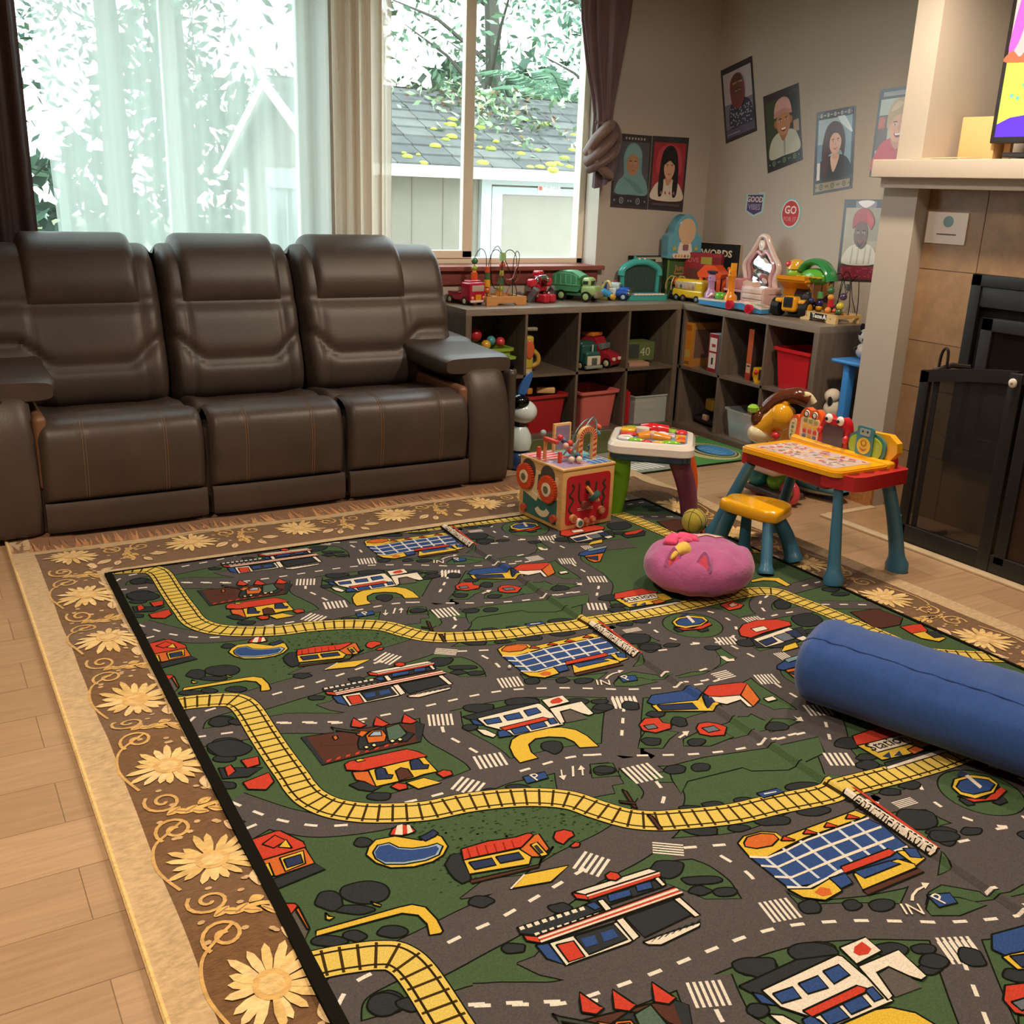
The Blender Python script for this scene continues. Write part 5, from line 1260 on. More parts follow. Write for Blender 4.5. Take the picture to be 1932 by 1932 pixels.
W2 = [([(.03, .1, .045), (.04, .1, .2), (.07, .1, .24), (.10, .1, .18), (.12, .1, .08), (.16, .1, .1), (.19, .1, .22), (.23, .1, .23), (.25, .1, .1), (.25, .1, .045)], D1), ([(.08, .15, .045), (.07, .15, .2), (.1, .15, .25), (.14, .15, .22), (.17, .15, .15), (.2, .15, .22), (.24, .15, .24), (.26, .15, .12), (.26, .15, .045)], D1), ([(.02, .04, .045), (.02, .05, .16), (.0, .06, .22), (-.03, .08, .17), (-.02, .1, .08), (.02, .12, .045)], 'a0707a'), ([(.2, .06, .045), (.21, .07, .25), (.24, .09, .25), (.262, .1, .14), (.25, .15, .06)], D1)]
B2 = [((.105, .1, .16), .02, '3f7048', 'b'), ((.1, .1, .195), .012, '7a6a48', 'c'), ((.11, .1, .125), .018, 'd8a03c', 'b'), ((.115, .1, .095), .02, 'b8302f', 'c'), ((.02, .05, .10), .016, '2a3a6c', 'b'), ((.03, .1, .13), .018, '5a9a60', 'c'), ((.03, .1, .085), .022, '24285c', 'b'), ((.03, .1, .06), .018, 'e0a828', 'b'),
      ((.08, .15, .075), .016, 'c0304c', 'b'), ((.10, .14, .065), .016, '3a3a8c', 'b'), ((.14, .06, .06), .018, 'e09048', 'b'), ((.17, .08, .06), .014, 'c85a2c', 'b'), ((.215, .07, .09), .021, 'c8b83c', 'b'), ((.21, .07, .06), .018, '3f6a3a', 'b'), ((.22, .08, .14), .02, '4a3a5c', 'b'), ((.235, .09, .19), .016, '3c4a48', 'c')]
bead_maze('wooden bead maze with a black name plate, beside the yellow dump truck', (1.655, -.80, ZT), -92, W2, B2, True)
# red robot toy
rr = thing('toy_robot', 'crouching red and grey transforming robot toy by the green truck', 'toy', (.62, .27, ZT), -70)
m_ = MB('gloss'); m_.box((-.03, -.045, .06), (.03, .045, .105), 'a8182c', .01, 2); m_.box((-.02, -.03, .1), (.035, .03, .15), '8e1a28', .008, 2); m_.box((-.035, -.025, .14), (.02, .025, .178), 'b8203a', .012, 3); m_.build('torso', rr)
MB('chrome').box((.012, -.026, .13), (.04, .026, .155), 'a8b4b8', .006).box((.03, -.022, .09), (.042, .022, .125), '7a2430', .004).build('visor', rr)
for s in (-1, 1):
    MB('gloss').box((-.025, s*.07-.024, .085), (.03, s*.07+.024, .135), 'c8283c', .016, 3).build('shoulder', rr)
    a = MB('metal'); a.M = T(.03, s*.08, .055, ry=38); a.box((-.018, -.016, -.06), (.018, .016, .035), '9aa0a4', .005); a.M = I4; a.build('arm', rr)
    MB('gloss').box((.02, s*.03-.026, .0), (.095, s*.03+.026, .05), 'bc1f34', .014, 3).box((-.05, s*.045-.02, .0), (.02, s*.045+.02, .06), '5a2028', .008).build('leg', rr)
    MB('chrome').ball((.03, s*.052, .045), (.016, .014, .018), 'c8ccd0', 12, 8).build('knee', rr); MB('chrome').ball((.02, s*.048, .125), (.016, .014, .018), 'b0b6ba', 12, 8).build('joint', rr)
# green dump truck
gt = thing('toy_dump_truck', 'green toy dump truck with a light green cab under the window', 'toy', (.905, .275, ZT), -58)
m_ = MB('plastic'); m_.box((-.13, -.05, .03), (.11, .05, .05), '3f7a58', .006); m_.build('chassis', gt)
bd = MB('plastic'); prof = [(-.15, .065), (-.13, .055), (.02, .055), (.03, .07), (.025, .145), (-.02, .17), (-.10, .172), (-.15, .15)]
bd.prism(prof, -.062, .062, '4a8f68', 'xz'); bd.box((-.152, -.066, .088), (.03, .066, .098), '4f9a70', .003)
for x in (-.13, -.095, -.06, -.025, .01): bd.box((x-.005, -.067, .09), (x+.005, .067, .15), '5aa87c', .002)
bd.tube([(-.15, 0, .145), (-.09, 0, .158), (-.03, 0, .158), (.03, 0, .135)], [(.064, .02)]*4, '56a67a', 16, flat=(0, 1, 0)); bd.build('dump_bed', gt, angle=30)
cb = MB('plastic'); cb.box((.03, -.055, .035), (.13, .055, .095), '9cbc7c', .02, 4); cb.box((.03, -.048, .085), (.095, .048, .14), 'a6c688', .022, 4); cb.build('cab', gt)
MB('gloss').box((.088, -.035, .098), (.098, .035, .122), '2e3a2c', .004).box((.045, -.0495, .1), (.08, .0495, .122), '2e3a2c', .004).build('window', gt)
MB('plastic').box((.115, -.052, .022), (.142, .052, .062), '8d8874', .014, 3).build('grille', gt)
wheelset(gt, [(.075, -.055), (.075, .055), (-.085, -.055), (-.085, .055)], .031, .022, hub='a6c688')
# little blue yellow toy and the blue police car
bp = thing('toy_plane', 'small light blue and yellow toy wedged between the truck and the police car', 'toy', (1.085, .27, ZT), -55)
MB('gloss').tube([(-.04, 0, .04), (.0, 0, .045), (.05, 0, .03)], [.014, .026, .018], '3f9ad0', 14).build('body', bp); MB('gloss').tube(cr([(-.02, .01, .06), (0, .012, .10), (.03, .0, .11), (.05, -.01, .08)], 5), .009, 'd8c888', 10).build('arm', bp); MB('gloss').ball((.06, .0, .022), (.02, .026, .02), 'd8a838', 12, 8).build('scoop', bp); MB('gloss').box((-.03, -.02, 0), (.03, .02, .022), '7a7a3a', .005).build('base', bp)
pc = thing('toy_police_car', 'blue and white toy police car with a red roof light', 'toy', (1.185, .265, ZT), -52)
m_ = MB('gloss'); m_.box((-.085, -.042, .022), (.08, .042, .058), '2a5cc0', .018, 4); m_.box((.0, -.034, .04), (.078, .034, .078), '2a62cc', .02, 4); m_.build('body', pc)
MB('gloss').box((-.05, -.036, .055), (.02, .036, .105), 'c4dde0', .02, 4).build('cabin', pc); MB('gloss').box((-.045, -.0435, .028), (-.0, .0435, .07), 'dfe9ea', .006).build('door', pc)
MB('gloss').box((.008, -.028, .076), (.0235, .028, .096), '4f8a8c', .006).build('windshield', pc); MB('gloss').box((-.03, -.012, .104), (-.005, .012, .116), 'a8304a', .005).build('roof_light', pc)
MB('metal').box((.072, -.044, .03), (.09, .044, .052), 'a8a8a8', .008, 3).box((.068, -.03, .05), (.085, .03, .068), '9a9a98', .008).build('bumper', pc); MB('gloss').box((-.1, -.008, .05), (-.07, .008, .1), '2a5cc0', .005).build('tail_fin', pc)
wheelset(pc, [(.05, -.04), (.05, .04), (-.05, -.04), (-.05, .04)], .022, .018, '1c2a48', 'a8c8d8')
# teal toy piano with microphone arch
tp_ = thing('toy_piano', 'teal toy keyboard with an arched screen on the window shelf', 'toy', (1.37, .225, ZT), -6)
m_ = MB('gloss'); TEAL = '3fa8a4'
m_.prism(rrect(-.15, .15, -.045, .11, .04), 0, .035, TEAL, 'xy'); m_.build('base', tp_, angle=50)
k = MB('gloss'); k.box((-.11, -.05, .03), (.11, -.005, .041), 'e8e4dc', .004)
for i in range(1, 9): k.box((-.11+.0245*i-.0006, -.0505, .03), (-.11+.0245*i+.0006, -.005, .0415), '8a8a84')
k.build('keys', tp_, smooth=False)
kb2 = MB('gloss').box((-.12, .005, .034), (.12, .06, .042), '2f8480', .006)
for x in (-.08, -.03, .04, .08): kb2.ball((x, .03, .042), (.012, .009, .004), '1f4a4c', 10, 6)
kb2.build('control_panel', tp_)
m_ = MB('gloss'); m_.tube(cr([(-.125, .08, .03), (-.128, .08, .15)], 4), .015, TEAL, 12); m_.tube(cr([(.125, .08, .03), (.128, .08, .15)], 4), .015, TEAL, 12)
m_.tube(cr([(-.135, .08, .14), (-.125, .08, .18), (-.06, .08, .215), (.0, .08, .222), (.06, .08, .215), (.125, .08, .18), (.135, .08, .14)], 6), [(.026, .022)]*37, '45b2ae', 14, flat=(0, 1, 0))
m_.prism([(-.05, .225), (-.03, .225), (-.045, .262)], .07, .09, TEAL, 'xz').prism([(-.085, .2), (-.06, .205), (-.085, .235)], .07, .09, TEAL, 'xz'); m_.build('arch', tp_)
for x in (-.02, .018): MB('gloss').ball((x, .07, .238), (.009, .01, .009), 'ded8d0', 12, 8).build('eye', tp_)
MB('tealscreen').box((-.12, .078, .04), (.12, .082, .205), 'ffffff').build('screen', tp_, smooth=False)
scg = MB('matte')
for i in range(9): scg.box((-.1+.024*i, .083, .06+.004*(i % 3)), (-.092+.024*i, .084, .18), '6a5a58')
scg.box((-.1, .0835, .05), (-.03, .0845, .068), 'b0704a'); scg.build('screen_print', tp_, smooth=False)
# boxes in the corner
def carton(name, label, loc, rz, size, front, deco=None, cat='box', group='boxes in the shelf corner', tilt=0, side=None):
    m_ = MB('card'); w, d, h = size
    if tilt: m_.M = T(0, 0, 0, rx=tilt)
    m_.box((-w/2, 0, 0), (w/2, d, h), side or front); m_.box((-w/2+.001, -.0006, .001), (w/2-.001, 0, h-.001), front)
    if deco: deco(m_, w, h)
    return solo(name, m_, label, cat, loc, rz, group, smooth=False)
def fr_box(m_, x0, x1, z0, z1, c, l=1): m_.box((x0, -.0006-.0004*l, z0), (x1, -.0005, z1), c)
def dd1(m_, w, h):
    fr_box(m_, -w*.42, w*.42, h*.86, h*.97, 'b9b4a4'); fr_box(m_, -.0, w*.2, h*.86, h*.93, '3a3c3c', 2); fr_box(m_, w*.22, w*.4, h*.6, h*.85, '53605a')
    m_.text('2', .045, T(w*.3, -.0018, h*.72, rx=90), 'c9cfc2')
carton('game_box', 'grey board game box standing behind the teal keyboard', (1.455, .325, ZT), 0, (.25, .05, .255), '45504a', dd1, side='20241f')
def dd2(m_, w, h):
    m_.text('Jungle', .05, T(-w*.06, -.0012, h*.76, rx=90), 'a8764a', bold=.001); fr_box(m_, -w*.3, w*.12, h*.6, h*.64, 'a8764a'); fr_box(m_, -w*.34, w*.2, h*.36, h*.38, '7a7a70')
    fr_box(m_, w*.22, w*.4, h*.7, h*.9, '1f3c44'); fr_box(m_, w*.42, w*.48, h*.82, h*.95, '8a9080')
    for i in range(4): fr_box(m_, w*(.02+.09*i), w*(.08+.09*i), h*.14, h*(.3+.06*(i % 2)), '8f7a7c', 2)
    fr_box(m_, -w*.49, -w*.45, h*.02, h*.98, '6f8a48')
def dd2b(m_, w, h):
    dd2(m_, w, h)
carton('game_box', 'green toy box supporting the light blue toy case in the corner', (1.695, .265, ZT), -5, (.265, .09, .245), '47603a', dd2b, side='3a4f30')
bc_ = thing('toy_case', 'light blue rounded toy case standing on the green box', 'toy', (1.665, .275, ZT+.2455), -8)
m_ = MB('gloss'); sh0 = sp('-.105 0 -.118 .02 -.12 .12 -.112 .14 -.085 .155 -.075 .2 -.03 .255 .03 .262 .075 .215 .085 .15 .115 .13 .12 .05 .115 .01 .09 0')
m_.prism(sh0, -.035, .045, '5aa0b8', 'xz'); m_.build('shell', bc_, angle=50)
m_ = MB('gloss'); m_.prism(ell(.005, .165, .062, .078, 26), -.045, -.035, 'c9a98c', 'xz'); m_.build('round_panel', bc_)
m_ = MB('gloss'); m_.prism(sp('-.045 .03 -.04 .09 -.02 .105 .02 .105 .04 .09 .045 .03'), -.042, -.035, 'd8cfc8', 'xz'); m_.prism(rrect(-.018, .022, .05, .085, .006), -.044, -.041, '8a5a5c', 'xz'); m_.build('bib_panel', bc_)
m_ = MB('gloss'); m_.prism(rrect(-.085, .105, .002, .03, .012), -.044, -.035, 'd6ccc0', 'xz')
for i in range(8): m_.ball((-.065+.022*i, -.045, .016), (.008, .003, .009), ['c8604a', 'c8a04a', 'd88a4a', '9a5a4a', '8aa04a', 'a8a04a', '5a5a5c', '5a6a6c'][i], 8, 6)
m_.build('name_bar', bc_)
for x in (-.075, .08): MB('gloss').prism([(x+(.02 if i % 2 == 0 else .009)*sin(i*pi/5), .06+(.02 if i % 2 == 0 else .009)*cos(i*pi/5)) for i in range(10)], -.04, -.034, 'b8a85a', 'xz').build('star', bc_)
def dd3(m_, w, h):
    m_.text('UPWORDS', .058, T(-.015, -.0012, h*.82, rx=90), 'd8ccb0', bold=.0015); fr_box(m_, w*.12, w*.26, h*.02, h*.55, 'b89a80'); m_.text('BOX', .04, T(w*.38, -.0012, h*.42, rx=90, ry=0), 'b8ac98')
carton('game_box', 'black board game box reading UPWORDS leaning into the corner', (1.835, .165, ZT), -68, (.36, .045, .345), '1f2124', dd3, side='c8b090')
def dd4(m_, w, h):
    m_.text('LIVE', .04, T(-w*.26, -.0012, h*.84, rx=90), 'c8787a'); fr_box(m_, -w*.05, w*.25, h*.77, h*.92, '9a9a48'); fr_box(m_, -w*.45, w*.2, h*.3, h*.66, '6b3f38'); fr_box(m_, w*.25, w*.48, h*.1, h*.92, '7a2c30')
    m_.M = m_.M @ T(w*.36, -.0016, h*.45, ry=90); m_.text('PARTY', .045, T(0, 0, 0, rx=90), '5a2024'); m_.M = I4
carton('game_box', 'dark red game box in front of the black box', (1.74, .15, ZT), -62, (.24, .05, .285), '94343a', dd4, side='8a3036')
# orange ball creature, orange truck, yellow bus
oc = thing('toy_spinner', 'orange ball toy on green and black wheels beside the keyboard', 'toy', (1.605, .215, ZT))
MB('gloss').ball((0, 0, .105), (.026, .026, .03), 'e0622c', 16, 12).build('body', oc); MB('gloss').lathe([(.012, .045), (.034, .05), (.03, .075), (.015, .085)], '2f7a5c', 18).build('collar', oc); MB('gloss').ball((0, 0, .03), (.05, .04, .03), '2a2524', 16, 10).build('base', oc)
for a, l in ((2.6, .07), (3.4, .06), (.5, .09), (5.4, .06)): MB('gloss').tube(cr([(0, 0, .125), (cos(a)*l*.6, sin(a)*l*.6, .14), (cos(a)*l, sin(a)*l, .1), (cos(a)*l*1.0, sin(a)*l, .06)], 5), .004, 'c0a868', 6).build('tentacle', oc)
ot = thing('toy_house', 'orange-roofed toy cab behind the yellow bus', 'toy', (1.70, .0, ZT), -70)
m_ = MB('gloss'); m_.box((-.08, -.04, 0), (.08, .05, .05), 'c8502c', .01); 
for x in (-.06, .06):
    for y in (-.03, .04): m_.box((x-.012, y-.008, .05), (x+.012, y+.008, .16), 'e0603a', .004)
m_.build('frame', ot); MB('gloss').prism([(-.075, .15), (.075, .15), (.085, .175), (.03, .225), (-.035, .225), (-.085, .175)], -.045, .055, 'e0562a', 'xz').build('roof', ot)
MB('card').box((.08, -.06, .0), (.15, -.03, .07), '9c9a90').build('window_block', ot)
yb2 = thing('toy_bus', 'yellow toy bus with animals at its window, at the shelf corner', 'toy', (1.615, .075, ZT), -80)
m_ = MB('gloss'); YB_ = 'e0bc24'
m_.box((-.125, -.05, .022), (.12, .05, .075), YB_, .014, 3); m_.box((-.11, -.047, .06), (.125, .047, .135), YB_, .022, 4); m_.build('body', yb2)
m_ = MB('paper'); m_.box((-.10, -.0505, .075), (.06, -.046, .118), 'b8a890', .003)
for i in range(5): m_.ball((-.085+.032*i, -.0505, .09), (.011, .002, .013), ['b87a5a', '5a5a50', 'a89a80', 'c08858', '9a6a58'][i], 10, 6)
m_.build('window', yb2)
for x in (-.085, -.03, .075):
    for s in (-1, 1): MB('plastic').cyl((x, s*.046, .021), (x, s*.053, .021), .021, .021, '1c1a18', 18).cyl((x, s*.053, .021), (x, s*.055, .021), .011, .009, '6f8a8c' if x != -.03 else '8a5a58', 12).build('wheel', yb2)
MB('gloss').ball((.125, -.03, .09), (.005, .012, .012), 'c89a18', 8, 6).build('lamp', yb2)
# xylophone cart with animals
xy_ = thing('toy_xylophone', 'blue and white animal keyboard cart with red wheels on the shelf edge', 'toy', (1.575, -.36, ZT), -86)
m_ = MB('gloss'); m_.prism([(-.25, .012), (-.03, .006), (.0, .006), (.05, .016), (.12, .014), (.19, .006), (.25, .006), (.25, .03), (.18, .036), (.10, .05), (.0, .044), (-.25, .036)], -.05, .05, '3f90c4', 'xz'); m_.build('base', xy_)
m_ = MB('gloss'); m_.prism([(-.252, .034), (.0, .042), (.10, .05), (.18, .036), (.25, .028), (.25, .038), (.18, .046), (.1, .058), (.0, .052), (-.252, .046)], -.052, .052, 'e4d8cc', 'xz'); m_.build('rim', xy_)
for x, z in ((.02, .027), (.17, .02)): MB('gloss').cyl((x, -.055, z+.006), (x, -.075, z+.006), .027, .027, 'd0263c', 22).cyl((x, -.0755, z+.006), (x, -.076, z+.006), .018, .018, 'b01c30', 18).build('wheel', xy_)
for i in range(7): MB('gloss').box((.055+.027*i, -.03, .054-.0035*i), (.075+.027*i, .035, .062-.0035*i), ['d88a8a', 'e0a8a0', 'd8a850', 'a8a85c', '6a8a6a', '4a5c60', '2c3438'][i], .003).build('key', xy_)
def pal(x, c, h, hat):
    f = MB('gloss').lathe([(.038, .048), (.036, .075), (.024, .09), (.02, .1), (.02, h-.02), (.026, h-.012), (.024, h+.02), (.012, h+.032), (.003, h+.034)], c, 20, (x, 0, 0)).build('figure', xy_)
    for s in (-1, 1): MB('gloss').ball((x+s*.008, -.024, h+.005), (.003, .002, .004), '2a1c24', 8, 6).build('eye', f)
    hat(f, x, h)
pal(-.205, 'b48ab8', .16, lambda f, x, h: MB('gloss').lathe([(.004, 0), (.03, .0), (.034, .012), (.014, .016), (.003, .018)], '33264c', 18, (x, 0, h+.03)).build('hat', f))
pal(-.045, 'e08a1e', .2, lambda f, x, h: MB('gloss').cyl((x+.008, 0, h+.02), (x+.008, 0, h+.062), .018, .018, 'e09a24', 16).ball((x-.026, 0, h+.026), .012, 'd8641e', 8, 6).build('hat', f))
MB('gloss').ball((-.12, -.005, .068), (.04, .03, .024), '5cb03a', 14, 10).build('frog', xy_); MB('gloss').tube([(-.185, -.04, .056), (-.15, -.03, .078)], .005, 'e09a70', 8).build('mallet', xy_)
# pink vanity mirror
vn = thing('toy_vanity', 'pink toy vanity with a distorted mirror on the right-hand shelf', 'toy', (1.775, -.30, ZT), -86)
m_ = MB('gloss'); m_.box((-.20, -.10, 0), (.16, .06, .02), 'd8b4b0', .005); m_.box((-.02, -.10, .02), (.16, .05, .13), 'd9b9b2', .008); m_.box((-.2, -.06, .085), (.16, .06, .1), 'e0a8a8', .004); m_.build('cabinet', vn)
for i in range(3): MB('gloss').box((.0, -.105, .03+.032*i), (.15, -.1, .057+.032*i), 'e2cec6', .004).build('drawer', vn)
for x in (-.17, -.11): MB('gloss').ball((x, -.06, .045), (.026, .022, .028), 'd8b8b8', 12, 8).build('leg', vn)
fo = sp('-.115 .10 -.12 .16 -.145 .24 -.10 .30 -.05 .37 -.03 .405 .0 .415 .03 .405 .05 .37 .10 .30 .145 .24 .12 .16 .115 .10'); fi_ = sp('-.075 .11 -.08 .18 -.095 .245 -.065 .295 -.035 .32 .0 .305 .035 .32 .065 .295 .095 .245 .08 .18 .075 .11')
fm_ = MB('gloss'); n = len(fo)
vs = [(x, .03, z) for x, z in fo]+[(x, .03, z) for x, z in fi_]+[(x, .05, z) for x, z in fo]+[(x, .05, z) for x, z in fi_]
k = min(n, len(fi_))
fm_.tube([(x*.93+.0, .035, z*.985+.004) for x, z in fo], .017, 'd8c0b8', 10); fm_.tube([(x, .03, z) for x, z in fi_], .011, 'c89aa0', 8); fm_.prism(fo, .04, .05, 'd8c0b8', 'xz'); fm_.prism(ell(0, .362, .022, .028, 18), .018, .04, 'd8c0b8', 'xz'); fm_.build('mirror_frame', vn)
MB('gloss').ball((0, .02, .362), (.013, .006, .018), 'e6ecd8', 14, 10).build('gem', vn)
MB('chrome').grid(lambda u, v: (lerp(-.082, .082, u)*(1-.35*ss(.7, 1, v)), .036-.003*sin(v*11+u*3)-.002*sin(u*7), lerp(.11, .31, v)), 14, 24, 'e0e4e4').build('mirror', vn)
MB('pinkclear').box((-.19, -.055, .1), (-.06, .02, .165), 'ffffff', .006).build('tray', vn); MB('gloss').prism([(-.02, .13), (.06, .13), (.05, .155), (.0, .165), (-.03, .15)], -.08, -.02, 'd8b8a8', 'xz').build('lid', vn)
MB('gloss').prism([(.0, 0), (.09, 0), (.09, .13), (.07, .15), (.03, .14), (.01, .08)], -.008, .0, '8a8a4a', 'yz') if 0 else None
# yellow dump truck with a green turtle toy riding in it
dt = thing('toy_dump_truck', 'large yellow toy dump truck with black wheels on the right-hand shelf', 'toy', (1.745, -.70, ZT), 196)
m_ = MB('gloss'); YL = 'dd8f1c'
m_.box((-.15, -.05, .045), (.12, .05, .075), 'c07a18', .008); m_.box((.06, -.045, .03), (.135, .045, .115), 'e8a21e', .018, 3); m_.box((.03, -.09, .075), (.125, -.05, .1), 'e8a832', .01, 2); m_.box((.03, .05, .075), (.125, .09, .1), 'e8a832', .01, 2); m_.build('chassis', dt)
MB('gloss').box((.128, -.028, .055), (.14, .028, .112), '2c2e34', .005).build('grille', dt)
cbn = MB('gloss'); cbn.prism([(.0, .1), (.085, .1), (.07, .135), (.045, .165), (.0, .165)], .0, .075, '25262a', 'xz'); cbn.build('cab', dt); MB('gloss').box((.06, .055, .105), (.085, .095, .132), '3a3e44', .008).build('mirror_box', dt)
bd = MB('gloss'); prof = [(-.15, .12), (-.06, .085), (.03, .09), (.05, .15), (.14, .205), (.14, .225), (-.13, .2), (-.165, .195)]
bd.prism(prof, -.085, .085, YL, 'xz'); bd.box((-.16, -.09, .19), (.13, .09, .205), 'e39a24', .006); bd.build('dump_bed', dt, angle=30)
wheelset(dt, [(.085, -.085), (.085, .085), (-.085, -.085), (-.085, .085)], .05, .045, '1b1c1f', 'dd9a20')
tt = thing('toy_turtle', 'green and yellow turtle-shaped music toy riding in the yellow dump truck', 'toy', (1.735, -.755, ZT+.206), -82)
m_ = MB('gloss'); m_.ball((-.09, 0, .03), (.055, .05, .04), '8cb83a', 18, 12); m_.build('head', tt); MB('gloss').lathe([(.056, .03), (.054, .05), (.045, .07), (.02, .082), (.003, .084)], 'd8a52a', 24, (-.09, 0, .02)).build('cap', tt); MB('gloss').ball((-.11, -.045, .075), (.024, .012, .018), 'c03a3c', 12, 8).build('cap_button', tt)
sh1 = MB('gloss'); sh1.tube(cr([(-.045, 0, .05), (-.01, 0, .085), (.04, 0, .098), (.09, 0, .085), (.135, 0, .04), (.15, 0, .0)], 5), [(.05, .02)]*26, '2f8a4c', 14, flat=(0, 1, 0)); sh1.ball((.05, 0, .02), (.1, .055, .045), '5fae3c', 20, 12); sh1.build('shell', tt)
for i in range(5): MB('gloss').lathe([(.014, -.004), (.016, 0), (.012, .005), (.006, .004)], 'c8a83c', 12, (-.03+.034*i, -.055, .018)).build('button', tt)
MB('gloss').box((.03, -.075, -.025), (.085, -.055, .01), 'e6e0dc', .004).build('label', tt) if 0 else None
pn_ = MB('gloss').tube(cr([(0, 0, .05), (-.005, -.01, .03), (0, 0, .01)], 5), .003, '3c3c40', 6).box((-.012, -.014, -.028), (.012, .004, .012), '2a2a2e', .004)
solo('key_tag', pn_, 'small black tag hanging on the side of the yellow dump truck', 'tag', (1.70, -.797, ZT+.13))
# --------------- inside the window shelf bays
def bin_(label, loc, rz, w, d, h, col, mat='plastic', name='storage_bin', group='storage bins', taper=.84):
    t = thing(name, label, 'bin', loc, rz, group)
    m_ = MB(mat)
    def rr_(s, z): return ([(x*s, y*s) for x, y in rrect(-w/2, w/2, -d/2, d/2, .02, 4)], z)
    secs = [rr_(taper, 0), rr_(lerp(taper, 1, .98), h-.02), rr_(1.0, h-.018), rr_(1.10, h-.016), rr_(1.11, h), rr_(1.0, h), rr_(.96, h-.006), rr_(taper-.03, .006)]
    n = len(secs[0][0]); vs = [(x, y, z) for P, z in secs for x, y in P]
    m_.add(vs, [(j*n+i, j*n+(i+1) % n, (j+1)*n+(i+1) % n, (j+1)*n+i) for j in range(len(secs)-1) for i in range(n)]+[tuple(reversed(range(n))), tuple((len(secs)-1)*n+i for i in range(n))], col)
    m_.build('body', t, angle=40); return t
gb = bin_('lime green tub of balls in the upper left bay of the window shelf', (.205, .17, ZM), 0, .24, .24, .15, '8fae3a')
m2 = MB('plastic'); loft(m2, [(rim(.118, .118, .02), .085), (rim(.145, .14, .025), .088), (rim(.147, .142, .025), .1), (rim(.12, .12, .02), .102)], '9abc44'); m2.build('rim', gb)
def balls(lst, group):
    for p, r, c, l in lst: solo('toy_ball', MB('gloss').ball((0, 0, 0), r, c, 18, 12), l, 'ball', p, 0, group)
balls([((.14, .15, ZM+.215), .038, 'b02430', 'large red toy ball on top of the green tub'), ((.165, .07, ZM+.17), .028, 'd0a430', 'yellow toy ball at the front of the green tub'), ((.225, .12, ZM+.185), .027, '4f96a0', 'blue toy ball in the middle of the green tub'), ((.285, .12, ZM+.175), .028, 'c83a44', 'small red toy ball at the right of the green tub'), ((.075, .11, ZM+.17), .022, 'c88a5a', 'tan toy ball at the left of the green tub')], 'balls in the green tub')
yt = thing('toy_toaster', 'yellow standing toy with an orange oval in the second upper bay', 'toy', (.455, .13, ZM), -15)
MB('plastic').box((-.06, -.05, .02), (.04, .06, .205), 'b8a83a', .012).build('body', yt); MB('plastic').box((-.06, -.05, .235), (.06, .06, .255), '8a8474', .006).box((-.055, .03, .2), (-.03, .05, .24), '6a6458').build('top_plate', yt); MB('plastic').ball((.015, -.052, .13), (.028, .008, .055), 'c8603a', 16, 10).build('oval_panel', yt); MB('plastic').tube(cr([(.04, -.02, .03), (.075, -.02, .05), (.075, -.02, .09), (.045, -.02, .12)], 5), .014, 'b8963a', 10).build('handle', yt); MB('plastic').cyl((-.02, -.03, 0), (-.02, -.03, .02), .06, .058, 'cdb98c', 24).build('base', yt)
tk = thing('toy_truck', 'dark green toy truck with a pale grille in the third upper bay', 'toy', (.845, .10, ZM), -84)
m_ = MB('plastic'); m_.box((-.16, -.06, .03), (.06, .06, .15), '24524c', .015, 3); m_.box((.03, -.055, .03), (.095, .055, .11), '2a5a52', .015, 3); m_.box((-.02, -.058, .1), (.04, .058, .165), '1f4a44', .02, 3); m_.build('body', tk); MB('plastic').box((.09, -.05, .03), (.102, .05, .085), 'cfc8b4', .006).box((.1, -.02, .035), (.106, .02, .075), '5a5a54', .003).build('grille', tk); MB('plastic').box((.085, -.062, .012), (.11, .062, .03), '8a968c', .005).build('bumper', tk); MB('plastic').cyl((.08, 0, .1), (.08, 0, .15), .005, .005, 'b8c0b8').build('exhaust', tk)
wheelset(tk, [(.05, -.055), (.05, .055), (-.1, -.055), (-.1, .055)], .026, .02)
rc2 = thing('toy_car', 'red and orange toy car behind the dark green truck', 'toy', (1.0, .135, ZM), -66)
m_ = MB('gloss'); m_.prism([(-.12, .03), (.10, .02), (.11, .05), (.08, .08), (.02, .1), (-.02, .17), (-.1, .18), (-.13, .14)], -.055, .055, 'a02430', 'xz'); m_.build('body', rc2); MB('gloss').box((-.12, -.055, .175), (-.03, .055, .2), 'd07a2c', .006).build('roof', rc2); MB('gloss').box((.0, -.05, .105), (.03, .05, .14), '6a7478', .004).build('windshield', rc2); MB('gloss').box((.1, -.045, .045), (.114, -.02, .065), 'e8c8c0', .004).box((.1, .02, .045), (.114, .045, .065), 'e8c8c0', .004).build('headlight', rc2)
wheelset(rc2, [(.07, -.045), (.07, .045), (-.08, -.045), (-.08, .045)], .03, .03)
def dgb(m_, w, h): m_.text('40', .075, T(w*.2, -.0012, h*.45, rx=90), 'b8b8a8', bold=-.0005); fr_box(m_, -w*.48, -w*.0, h*.1, h*.9, '3a4238')
carton('game_box', 'dark green flat box lying in the fourth upper bay', (1.27, .12, ZM+.022), -6, (.22, .16, .11), '5a6a3c', dgb, group='boxes in the bays')
solo('book', MB('paper').box((-.11, -.08, 0), (.03, .09, .022), 'b8907a'), 'thin pinkish book beneath the dark green flat box', 'book', (1.27, .12, ZM), -6)
rbn = bin_('dark red storage bin in the second lower bay of the window shelf', (.555, .165, ZB), 4, .27, .27, .225, 'b0282f')
for i, (x, y, l, c, rz) in enumerate(((.59, .10, .11, 'd8b07a', -25), (.46, .08, .04, 'c88a3c', 10))):
    solo('wooden_block', MB('toywood').box((-l/2, -.02, -.018), (l/2, .02, .018), c, .008), ['long pale wooden block on top of the dark red bin', 'small square wooden block at the left of the dark red bin'][i], 'block', (x, y, ZB+.24+.006*i), rz)
